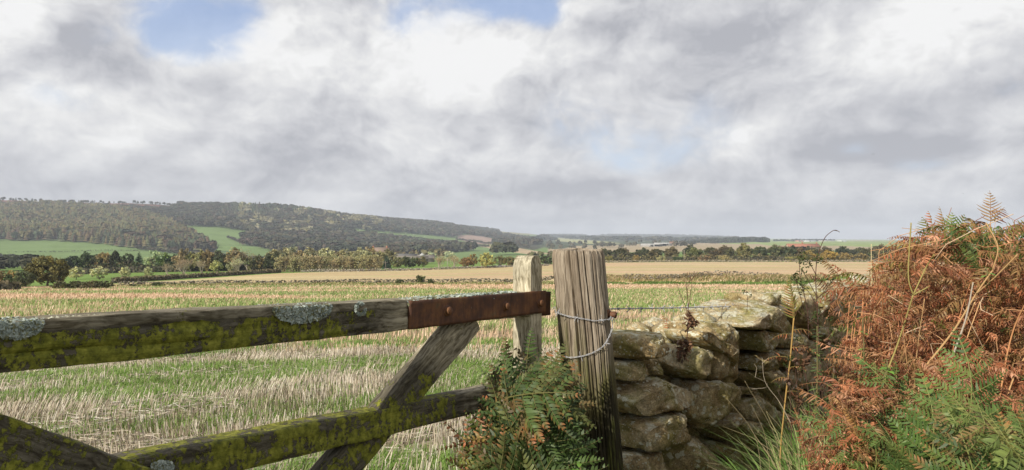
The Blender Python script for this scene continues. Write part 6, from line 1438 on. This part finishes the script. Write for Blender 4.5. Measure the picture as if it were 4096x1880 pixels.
tips('brown feathery bracken tips at the left end of the skyline of the thicket', (2340, 780, 2.8), [(2345, 610, 2326, 545, 2.8, .06, MIXD + RUST, .3, .2), (2350, 600, 2342, 530, 2.85, .045, RUST, .4, .2), (2345, 620, 2380, 570, 2.8, .05, RUST, .5, .2), (2335, 640, 2300, 600, 2.8, .05, GREEN, .2, .2), (2312, 640, 2305, 595, 2.9, .04, GREEN, .1, .2)])
tips('rusty curled bracken tips beside the thin pale grass stalk', (2230, 800, 3.0), [(2215, 690, 2190, 655, 3.0, .05, RUST, .7, .2), (2235, 680, 2215, 640, 3.0, .045, RUST, .6, .2), (2180, 740, 2158, 700, 3.0, .05, RUST, .7, .2), (2175, 760, 2150, 735, 3.0, .04, RUST, .8, .2), (2260, 660, 2262, 622, 3.0, .04, RUST, .6, .2)])
tips('brown and yellow bracken blades at the right edge of the thicket skyline', (2560, 760, 2.7), [(2540, 600, 2590, 560, 2.7, .06, MIXD, .3, .2), (2530, 620, 2580, 590, 2.7, .07, RUST, .5, .2), (2500, 600, 2450, 570, 2.7, .06, GREEN, .2, .2), (2510, 620, 2440, 600, 2.7, .07, GREEN, .2, .3), (2480, 640, 2400, 620, 2.7, .07, GREEN, .2, .3), (2440, 650, 2370, 640, 2.7, .06, GREEN, .2, .3), (2560, 660, 2500, 640, 2.65, .07, GREEN, .2, .3)])
# broad green ferns in the lower right corner
def green_fern(label, x, y, Z, n, spread, L, pal=GREEN, seed=1):
    r = np.random.default_rng(seed); fr = []; g = P(x, y, Z); b = np.array([g[0], g[1], gzs(g[0], g[1])]); st = []
    for k in range(n):
        a = math.pi / 2 + (k / max(1, n - 1) - .5) * spread + r.normal(0, .12); T = np.array([math.cos(a), r.uniform(-.75, -.05), math.sin(a) * .75 + .15]); B = g + r.normal(0, .035, 3)
        fr.append(dict(B=B, T=T, N=(r.normal(0, .25), -.75, 1.0), comp=True, L=L * r.uniform(.75, 1.15), W=L * .55 * r.uniform(.85, 1.15), npair=0, pal=pal, droop=r.uniform(.7, 1.3), dead=.05 if pal is GREEN else .25, pinl=.19, side=r.normal(0, .25), pw=.0042, tipc=(.34, .14, .05) if r.random() < .45 else None, rcol=(.24, .26, .08), rach=.002))
        st.append(([b + r.normal(0, .01, 3) * [1, 1, 0], b * .4 + B * .6 + np.array([0, .02, 0]), B], .003, (.28, .24, .08)))
    fern('green_fern', label, b, fr, 'fern', st)
YGN = [(.14, .18, .045), (.20, .20, .06), (.11, .15, .04), (.22, .15, .06)]
for (x, y, Z, n, sp, L, pl_, lb) in [(2330, 1010, 2.0, 9, 3.6, .34, GREEN, 'bright green fern fanning out under the thick yellow green stalk'), (2250, 1090, 1.9, 8, 3.4, .30, GREEN, 'green fern nearest the long grass at the foot of the thicket'),
    (2420, 1080, 1.75, 9, 4.0, .36, GREEN, 'large green fern in the middle of the lower right corner'), (2330, 1170, 1.65, 9, 4.0, .32, GREEN, 'green fern cut by the bottom edge left of the large fern'), (2510, 1010, 1.8, 8, 3.6, .32, GREEN, 'green fern below the forked tan stalk near the right edge'),
    (2540, 1150, 1.5, 9, 4.0, .34, YGN, 'yellowish fern in the bottom right corner'), (2440, 1200, 1.55, 8, 3.6, .30, GREEN, 'green fern at the bottom edge between the large fern and the corner'), (2200, 1190, 1.8, 6, 3.0, .22, YGN, 'small yellowish fern at the bottom edge beside the rusty bracken'),
    (2395, 930, 2.15, 6, 3.4, .26, YGN, 'yellow green fern behind the bright green fern')]:
    green_fern(lb, x + 15, max(y + 110, 1150), Z, max(5, n - 2), sp, L * .86, pl_, int(x + y))
# the dead mass itself
r = np.random.default_rng(19); mb = MB(); cnt = 0
while cnt < 4600:
    x = r.uniform(2140, 2800); tp = float(np.interp(x, *TOPC)) + 8; y = tp + (1230 - tp) * r.random() ** .9; Z = r.uniform(2.25, 3.7) if y < 1000 else r.uniform(1.9, 2.9)
    p = P(x, y, Z)
    if (p[0] - WC[0]) * WD[1] - (p[1] - WC[1]) * WD[0] < .18 or x < np.interp(y, [600, 700, 800, 900, 1000, 1100, 1200], [2290, 2165, 2145, 2135, 2110, 2050, 2040]) + 8: continue
    a = r.uniform(0, 6.28); L = r.uniform(.06, .19); gtop = (x > 2370) & (y < tp + 75); pal = (GREEN if r.random() < .35 else MIXD) if gtop and r.random() < .75 else (RUST if r.random() < .93 else MIXD)
    frond_arr(mb, r, p, np.array([math.cos(a), math.sin(a), r.uniform(-.7, .5)]), np.array([r.normal(0, .5), r.normal(0, .5) - .4, 1.]), L, L * .26, 0, pal, droop=r.uniform(.3, 1.5), dead=r.uniform(.55, 1.1) if not gtop else .25, pinl=.24, side=r.normal(0, .4), skip=.1, pw=.0034, gap=.0098, rcol=(.38, .19, .09), wave=.3, rach=.0012); cnt += 1
for _ in range(480):
    x = r.uniform(2070, 2650); y = r.uniform(960, 1230) if x < 2280 else r.uniform(880, 1230); Z = r.uniform(1.85, 2.4); p = P(x, y, Z); a = r.uniform(0, 6.28); L = r.uniform(.06, .15)
    if x > 2280 and r.random() < .35: continue
    frond_arr(mb, r, p, np.array([math.cos(a), math.sin(a), r.uniform(-.7, .6)]), np.array([r.normal(0, .5), r.normal(0, .5) - .5, 1.]), L, L * .26, 0, RUST, droop=r.uniform(.3, 1.3), dead=r.uniform(.4, 1.0), side=r.normal(0, .5), skip=.08, pw=.0032, gap=.0092, rcol=(.38, .19, .09), wave=.3, rach=.0012)
tag(mb.build('dead_bracken', M_FROND), 'matted rust brown dead bracken fronds making up the thicket on the right', 'bracken', kind='stuff')
# golden stalk with a brown frond in front of the wall
zb_ = 3.05; p0 = P(1962, 1560, zb_); p0[2] = gzs(p0[0], p0[1])
fr = [dict(B=P(1996, 805, zb_), T=(-.10, 0, 1), N=(.2, -1, 0), L=.20, W=.055, npair=20, pal=MIXD, droop=.1, dead=.2, pinl=.2, side=.1, pw=.0032), dict(B=P(1998, 800, zb_), T=(-.02, 0, 1), N=(.5, -1, 0), L=.17, W=.06, npair=18, pal=MIXD + RUST, droop=.3, dead=.3, pinl=.2, side=-.25, pw=.0032)]
for y, sgn, L in ((830, 1, .10), (842, -1, .11), (875, 1, .13), (900, -1, .12), (925, 1, .11), (950, -1, .09), (985, 1, .08)):
    fr.append(dict(B=P(np.interp(y, [800, 1100], [1998, 1966]), y, zb_), T=(sgn, rg.normal(-.2, .3), .25), N=(0, -.5, 1), L=L, W=.03, npair=9, pal=RUST, droop=1.3, dead=.9, pinl=.22, pw=.0034))
fern('bracken_stalk', 'golden bracken stalk with a withered brown frond standing before the wall stones', p0, fr, 'bracken', [([p0, P(1962, 1180, zb_), P(1972, 1040, zb_), P(1988, 900, zb_), P(1997, 800, zb_)], .0034, (.34, .215, .07))])
zb_ = 3.3; p0 = P(1704, 900, zb_)
fern('fern_sprig', 'small rusty curled frond sticking up behind the wall left of the thin dead weed', p0, [dict(B=P(1700, 850, zb_), T=(-.45, 0, .9), N=(.4, -1, 0), L=.13, W=.04, npair=14, pal=RUST, droop=.4, dead=.6, pinl=.2, pw=.0034), dict(B=P(1702, 860, zb_), T=(-.75, 0, .5), N=(.4, -1, .5), L=.09, W=.03, npair=9, pal=RUST, droop=.4, dead=.9, pinl=.2, pw=.0034)], 'fern', [([p0, P(1702, 870, zb_), P(1700, 850, zb_)], .0022, (.25, .12, .06))])
# long pale stalks crossing the thicket
def stalk(label, pts, rad, col, branches=(), name='bracken_stalk', cat='bracken'):
    pts = [P(*p) for p in pts]; e = empty(name, tuple(pts[0])); tag(e, label, cat); b = pts[0]; mb = MB(); Q_ = spline(np.array(pts) - b, .01); mb.tube(Q_, np.linspace(rad, rad * .6, len(Q_)), 7, col); mb.build('stalk', M_VCOL, e)
    for br in branches: mb = MB(); mb.tube(spline(np.array([P(*q) for q in br]) - b, .01), rad * .55, 6, col); mb.build('side_stalk', M_VCOL, e)
    return e
YL, TN = (.27, .225, .075), (.36, .225, .10)
stalk('thick yellow green bracken stalk slanting across the left part of the thicket', [(2160, 1150, 2.2), (2215, 980, 2.2), (2260, 860, 2.2), (2297, 742, 2.15)], .0036, YL, [[(2297, 742, 2.15), (2285, 690, 2.15), (2292, 560, 2.15)], [(2297, 742, 2.15), (2330, 672, 2.15), (2350, 640, 2.1)], [(2297, 742, 2.15), (2335, 722, 2.15)]])
stalk('tan forked bracken stalk slanting up towards the right edge', [(2330, 920, 2.1), (2400, 830, 2.1), (2455, 740, 2.1), (2497, 680, 2.1)], .0034, TN, [[(2455, 740, 2.1), (2500, 700, 2.05), (2560, 640, 2.0)], [(2497, 680, 2.1), (2510, 620, 2.1), (2480, 560, 2.15)]])
stalk('thin grey dead stem rising left of the tan forked stalk', [(2395, 900, 2.05), (2430, 800, 2.05), (2448, 710, 2.05)], .003, (.33, .28, .22))
for i_ in range(26):
    x = rb.uniform(2100, 2540); Z = rb.uniform(2.1, 2.9); y0 = rb.uniform(900, 1120); l_ = rb.uniform(120, 320); an = rb.normal(.28, .22)
    stalk('bare orange or tan bracken stalk among the dead fronds of the thicket', [(x, y0 + 160, Z + .05), (x + l_ * .3 * an, y0 - l_ * .3, Z), (x + l_ * an, y0 - l_ * .9, Z - .05 + rb.normal(0, .1))], rb.uniform(.0018, .0032), [(.50, .25, .11), (.55, .34, .16), (.40, .17, .07)][i_ % 3])['group'] = 'bare stalks in the thicket'
for i_ in range(9):
    x = 2125 + i_ * 7 + rb.uniform(-4, 4); o = stalk('upright orange bracken stalk beside the nettles', [(x - 12, 1120, 2.75), (x, 960, 2.75), (x + 14 + rb.uniform(-5, 10), 800 - rb.uniform(0, 60), 2.75)], .0024, (.50, .24, .11)); o['group'] = 'upright orange stalks beside the nettles'
# tangle of thin dead stems filling the thicket
r = np.random.default_rng(91); mb = MB()
for i_ in range(900):
    Z = r.uniform(2.2, 4.2); x = r.uniform(2190, 2750); tp = float(np.interp(x, *TOPC)) + 20; y = tp + (1220 - tp) * r.random() ** .8; p = P(x, y, Z)
    if (p[0] - WC[0]) * WD[1] - (p[1] - WC[1]) * WD[0] < .15: continue
    d = r.normal(0, 1, 3); d /= np.linalg.norm(d); L = r.uniform(.08, .32); c2 = rdir(1, r)[0] * L * .3
    mb.tube(np.array([p - d * L / 2, p - d * L / 6 + c2 * .7, p + d * L / 6 + c2, p + d * L / 2]), r.uniform(.0008, .0018), 3, np.array([(.42, .19, .09), (.50, .28, .14), (.30, .12, .06), (.55, .40, .26)][int(r.integers(0, 4))]), cap=False)
tag(mb.build('dead_stems', M_VCOL), 'tangle of thin dead stems filling the bracken thicket', 'dead stems', kind='stuff')
# long grass, nettles and weeds in front of the wall
def long_grass(name, label, n, xr, zr, h, seed, pal, w_=.0042, minu=.12):
    r = np.random.default_rng(seed); mb = MB()
    x = r.uniform(*xr, n); Z = r.uniform(*zr, n); X = (x - CX) / FX * Z; u = (X - WC[0]) * WD[1] - (Z - WC[1]) * WD[0]; k = u > minu; X, Z = X[k], Z[k]; n = len(X); g = gz(X, Z)
    H = h * r.uniform(.5, 1.15, n); a = r.uniform(0, 6.28, n); sp = r.uniform(.2, .9, n) ** 1.0; m = 6; t = np.linspace(0, 1, m)
    out = np.stack([np.cos(a), np.sin(a), 0 * a], 1); C3 = np.stack([X, Z, g], 1)[:, None] + out[:, None] * (H * sp)[:, None, None] * (t ** 2)[None, :, None] + np.array([0, 0, 1.])[None, None] * H[:, None, None] * (t - .42 * t ** 2.6 * sp[:, None])[..., None]
    sv = np.stack([-np.sin(a), np.cos(a), 0 * a], 1)[:, None] * (w_ * r.uniform(.6, 1.4, n))[:, None, None] * np.array([.8, 1, .95, .8, .5, .05])[None, :, None]
    V = np.stack([C3 - sv, C3 + sv], 2).reshape(-1, 3); i, j = np.meshgrid(np.arange(n), np.arange(m - 1), indexing='ij'); b = i * 2 * m + 2 * j
    F = np.stack([b, b + 1, b + 3, b + 2], -1).reshape(-1, 4); c = np.array(pal)[r.integers(0, len(pal), n)] * r.uniform(.75, 1.25, (n, 1)); mb.add(V, F, np.repeat(c, 2 * m, 0))
    tag(mb.build(name, M_GRASS), label, 'grass', kind='stuff')
LG = [(.10, .19, .035), (.14, .25, .05), (.08, .15, .03), (.20, .27, .08), (.40, .34, .18)]
long_grass('long_grass', 'long arching green grass between wall and bracken', 2600, (2010, 2210), (2.4, 3.8), .82, 3, [(.16, .27, .06), (.22, .33, .09), (.12, .21, .05), (.30, .36, .14), (.44, .38, .2)], .0048)
long_grass('lane_grass', 'grass and dead blades at the foot of wall and bracken', 1100, (2020, 2700), (1.7, 3.6), .40, 4, LG + [(.3, .2, .1)], .004)
long_grass('gate_grass', 'green grass tuft at the foot of the gate below the fern', 500, (1080, 1560), (1.9, 2.6), .30, 5, LG, .004, -3)
def leafy(label, x, Z, y0, y1, seed, name='nettle_plant', n=11, ls=.03, col=GREEN, lean=.1, cat='nettle'):
    r = np.random.default_rng(seed); a = P(x, y0, Z); b = P(x + lean * (y0 - y1), y1, Z); e = empty(name, tuple(a)); tag(e, label, cat); mb = MB(); Q = spline([a * 0, (b - a) * .5 + [.01, 0, 0], b - a], .01); mb.tube(Q, .002, 5, (.14, .12, .05)); mb.build('stem', M_VCOL, e); lf = MB()
    for k in range(n):
        p = Q[int((.25 + .75 * k / (n - 1)) * (len(Q) - 1))]
        for sd in (0, math.pi):
            an = k * 1.57 + sd + r.normal(0, .3); o = np.array([math.cos(an), math.sin(an), r.uniform(-.1, .5)]); o /= np.linalg.norm(o); s_ = np.cross(o, [0, 0, 1.]); L = ls * r.uniform(.7, 1.3) * (1 - .3 * k / n); c = np.array(col[r.integers(0, len(col))]) * r.uniform(.9, 1.5)
            V = [p, p + o * L * .35 + s_ * L * .26, p + o * L * .75 + s_ * L * .18 - [0, 0, L * .1], p + o * L * 1.15 - [0, 0, L * .25], p + o * L * .75 - s_ * L * .18 - [0, 0, L * .1], p + o * L * .35 - s_ * L * .26]; lf.add(V, [np.array([[0, 1, 2, 5]]), np.array([[2, 3, 4, 5]])], c)
    lf.build('leaves', M_FROND, e); return e
for i_ in range(11):
    leafy('green nettle growing between the wall and the orange stalks', 2040 + (i_ * 37) % 110, 2.7 + .05 * (i_ % 6), 1130, 820 + (i_ * 53) % 150, i_, lean=.05 + .03 * (i_ % 3))
for o in [o for o in C.objects if o.name.startswith('nettle_plant')]: o['group'] = 'nettles beside the wall'
leafy('bramble sprig with bright green leaves in front of the thicket left of the yellow stalk', 2215, 2.0, 960, 905, 77, 'bramble_sprig', 4, .028, [(.13, .26, .04)], .3, 'bramble')
leafy('second bramble sprig with light leaves low at the left of the thicket', 2160, 2.3, 1000, 800, 78, 'bramble_sprig', 5, .026, [(.13, .26, .04)], .05, 'bramble')
leafy('tiny bramble leaves high on the right beside the forked tan stalk', 2475, 2.0, 700, 672, 79, 'bramble_sprig', 3, .022, [(.14, .28, .04)], .1, 'bramble')
leafy('small bramble shoot at the foot of the gate post', 1450, 1.9, 1240, 1165, 80, 'bramble_sprig', 4, .035, [(.13, .24, .04)], .1, 'bramble')
def weed(label, Z, main, branches, rad, col, leaves=(), tuft=(), name='dry_weed'):
    b = P(*main[0], Z); e = empty(name, tuple(b)); tag(e, label, 'weed'); r = np.random.default_rng(len(label)); mb = MB(); Q = spline(np.array([P(x, y, Z) for x, y in main]) - b, .006); mb.tube(Q, np.linspace(rad, rad * .45, len(Q)), 6, col); mb.build('stem', M_VCOL, e)
    for br in branches: mb = MB(); dz = r.normal(0, .05); Q = spline(np.array([P(x, y, Z + dz * k / max(1, len(br) - 1)) for k, (x, y) in enumerate(br)]) - b, .006); mb.tube(Q, np.linspace(rad * .65, rad * .35, len(Q)), 5, col); mb.build('branch', M_VCOL, e)
    def clump(pts, sz, n, pal, nm):
        mb = MB()
        for x, y, s_ in pts:
            c = P(x, y, Z) - b; k = int(n * s_); p = c + r.normal(0, .009 * s_, (k, 3)); u = rdir(k, r); v = np.cross(u, rdir(k, r)); mb.quads(p, u * sz * r.uniform(.5, 1.2, (k, 1)), v * sz * .55, np.array(pal)[r.integers(0, len(pal), k)])
        mb.build(nm, M_FROND, e)
    if leaves: clump(leaves, .007, 16, [(.05, .07, .02), (.03, .04, .015), (.08, .10, .03)], 'leaves')
    if tuft: clump(tuft, .011, 26, [(.13, .07, .04), (.20, .11, .06), (.08, .05, .03)], 'withered_leaves')
    return e
DKS = (.075, .040, .028)
weed('tall dark weed with a tip bending right over the field, beside the golden stalk', 3.2, [(2065, 1010), (2062, 900), (2056, 780), (2052, 700), (2056, 650), (2068, 612), (2080, 592), (2098, 579), (2106, 580)],
     [[(2055, 770), (2035, 735), (2012, 715)], [(2054, 752), (2075, 732), (2090, 708)], [(2056, 800), (2080, 775), (2098, 745), (2092, 740)], [(2053, 742), (2030, 700), (2018, 680)], [(2056, 815), (2035, 800), (2015, 790), (1998, 770)], [(2098, 579), (2108, 581), (2112, 584)], [(2060, 850), (2030, 800), (2012, 740), (2002, 700)], [(2052, 690), (2038, 665), (2020, 655)]], .0032, DKS,
     [(2020, 652, 1.5), (2035, 663, 1.2), (2052, 648, 1.3), (2062, 655, 1), (2090, 706, 1.3), (2094, 698, 1), (2012, 714, 1.3), (2000, 700, 1), (2055, 790, 1.2), (2047, 800, 1), (2000, 690, .8), (2018, 680, 1.1)])
weed('second dark weed with few leaves just left of the tallest weed', 3.3, [(2034, 850), (2032, 790), (2022, 735), (2012, 690), (2012, 655), (2018, 638)], [[(2020, 725), (2008, 712), (1998, 704)], [(2030, 780), (2050, 765), (2058, 740)]], .0026, DKS, [(2018, 638, 1.3), (2012, 655, 1), (1998, 703, 1.4), (2020, 730, 1.1), (2024, 715, 1)])
weed('thin dead forked weed with withered leaves growing out of the wall top', 2.95, [(1722, 905), (1728, 850), (1733, 800), (1730, 750), (1728, 705), (1730, 685)], [[(1734, 790), (1722, 765), (1712, 740), (1704, 715)], [(1732, 770), (1738, 735), (1740, 710), (1735, 690)], [(1731, 745), (1726, 720), (1720, 702)], [(1740, 705), (1748, 692), (1755, 693)], [(1731, 720), (1736, 700), (1734, 683)]], .0024, (.10, .05, .035), [],
     [(1720, 880, 1.5), (1728, 860, 1.2), (1712, 895, 1.4), (1733, 820, 1.2), (1740, 805, 1.0), (1735, 790, .8), (1745, 815, 1.0), (1716, 870, 1.5)])
weed('short thin dead weed sticking up beside the largest top boulder', 3.4, [(1879, 785), (1880, 750), (1877, 735)], [[(1878, 738), (1872, 734)], [(1880, 748), (1887, 743)]], .0016, DKS, [(1874, 734, .7), (1888, 743, .6)])
weed('short bare twig standing in front of the field above the rounded capstones', 3.1, [(1815, 800), (1817, 775), (1822, 768)], [[(1817, 776), (1820, 770)]], .0016, DKS)
weed('tiny curled twig right of the short bare twig', 3.2, [(1828, 803), (1834, 792), (1845, 795)], [[(1834, 792), (1837, 796)]], .0013, DKS)
weed('dark stem leaning in front of the wall left of the nettles', 2.9, [(2030, 1180), (2040, 1050), (2025, 930), (2022, 880)], [[(2040, 1040), (2062, 990), (2075, 960)], [(2032, 960), (2018, 930), (2005, 915)]], .0026, DKS, [], [(2024, 880, 1.3), (2030, 910, 1.2), (2018, 925, 1.0)])
weed('pale leafless twig spread over the white spotted wall stone', 2.75, [(1990, 1065), (1960, 1010), (1925, 960), (1917, 900)], [[(1925, 960), (1900, 948), (1885, 938)], [(1917, 915), (1927, 905), (1935, 898)], [(1930, 965), (1925, 975), (1890, 978)], [(1900, 950), (1903, 925), (1897, 915)]], .0012, (.42, .36, .27))
for i_, (x, yt, zz) in enumerate(((2085, 800, 3.0), (2120, 760, 3.2), (2005, 850, 2.95), (2100, 870, 2.85), (2140, 790, 3.1), (1985, 900, 2.9), (2066, 900, 2.8))):
    o = weed('dark dead weed standing before the shaded end of the wall', zz, [(x + 8, 1150), (x + 3, 1000), (x - 4, (yt + 1000) / 2), (x + 2, yt)], [[(x + 1, yt + 90), (x + 20, yt + 60), (x + 30, yt + 25)], [(x - 1, yt + 130), (x - 22, yt + 95), (x - 30, yt + 70)], [(x + 1, yt + 40), (x - 12, yt + 15)], [(x + 2, yt + 180), (x + 26, yt + 150)]], .0020, DKS,
             [(x + 2, yt, .9), (x + 30, yt + 25, .9), (x - 30, yt + 70, .8)], [(x, yt + 60, .9), (x + 5, yt + 160, 1.2)]); o['group'] = 'dark dead weeds before the wall end'
stalk('straight pale grass stalk rising left of the thicket above the field', [(2185, 860, 3.0), (2191, 740, 3.0), (2192, 614, 3.0)], .0022, (.55, .45, .26), name='grass_stalk', cat='grass stalk')
for i_ in range(8):
    x = 1860 + i_ * 25; o = stalk('thin dry grass stalk bowing over the foot of the wall', [(x + 60, 1250, 2.5), (x + 40, 1100, 2.5), (x - 10 + rb.uniform(-30, 30), 985 + rb.uniform(-30, 60), 2.5)], .0008, (.30, .25, .14), name='grass_stalk', cat='grass stalk'); o['group'] = 'dry grass stalks at the foot of the wall'
# ------------------------------------------------------------------ haze over the valley
hz = MB(); a_, b_, z0_, z1_ = 9900, 9900, -70, 205
hz.add([(-a_, -b_, z0_), (a_, -b_, z0_), (a_, b_, z0_), (-a_, b_, z0_), (-a_, -b_, z1_), (a_, -b_, z1_), (a_, b_, z1_), (-a_, b_, z1_)],
       [np.array([[0, 3, 2, 1], [4, 5, 6, 7], [0, 1, 5, 4], [1, 2, 6, 5], [2, 3, 7, 6], [3, 0, 4, 7]])])
M_HAZE = bpy.data.materials.new('haze'); M_HAZE.use_nodes = True; M_HAZE.node_tree.nodes.clear(); t_ = NT(M_HAZE.node_tree)
pv = t_.n('ShaderNodeVolumePrincipled', {'Color': (.80, .88, 1, 1), 'Density': 1.25e-4, 'Anisotropy': 0.0})
oo = t_.n('ShaderNodeOutputMaterial'); t_.t.links.new(pv.outputs[0], oo.inputs['Volume'])
haze = hz.build('haze', M_HAZE); tag(haze, kind='stuff')
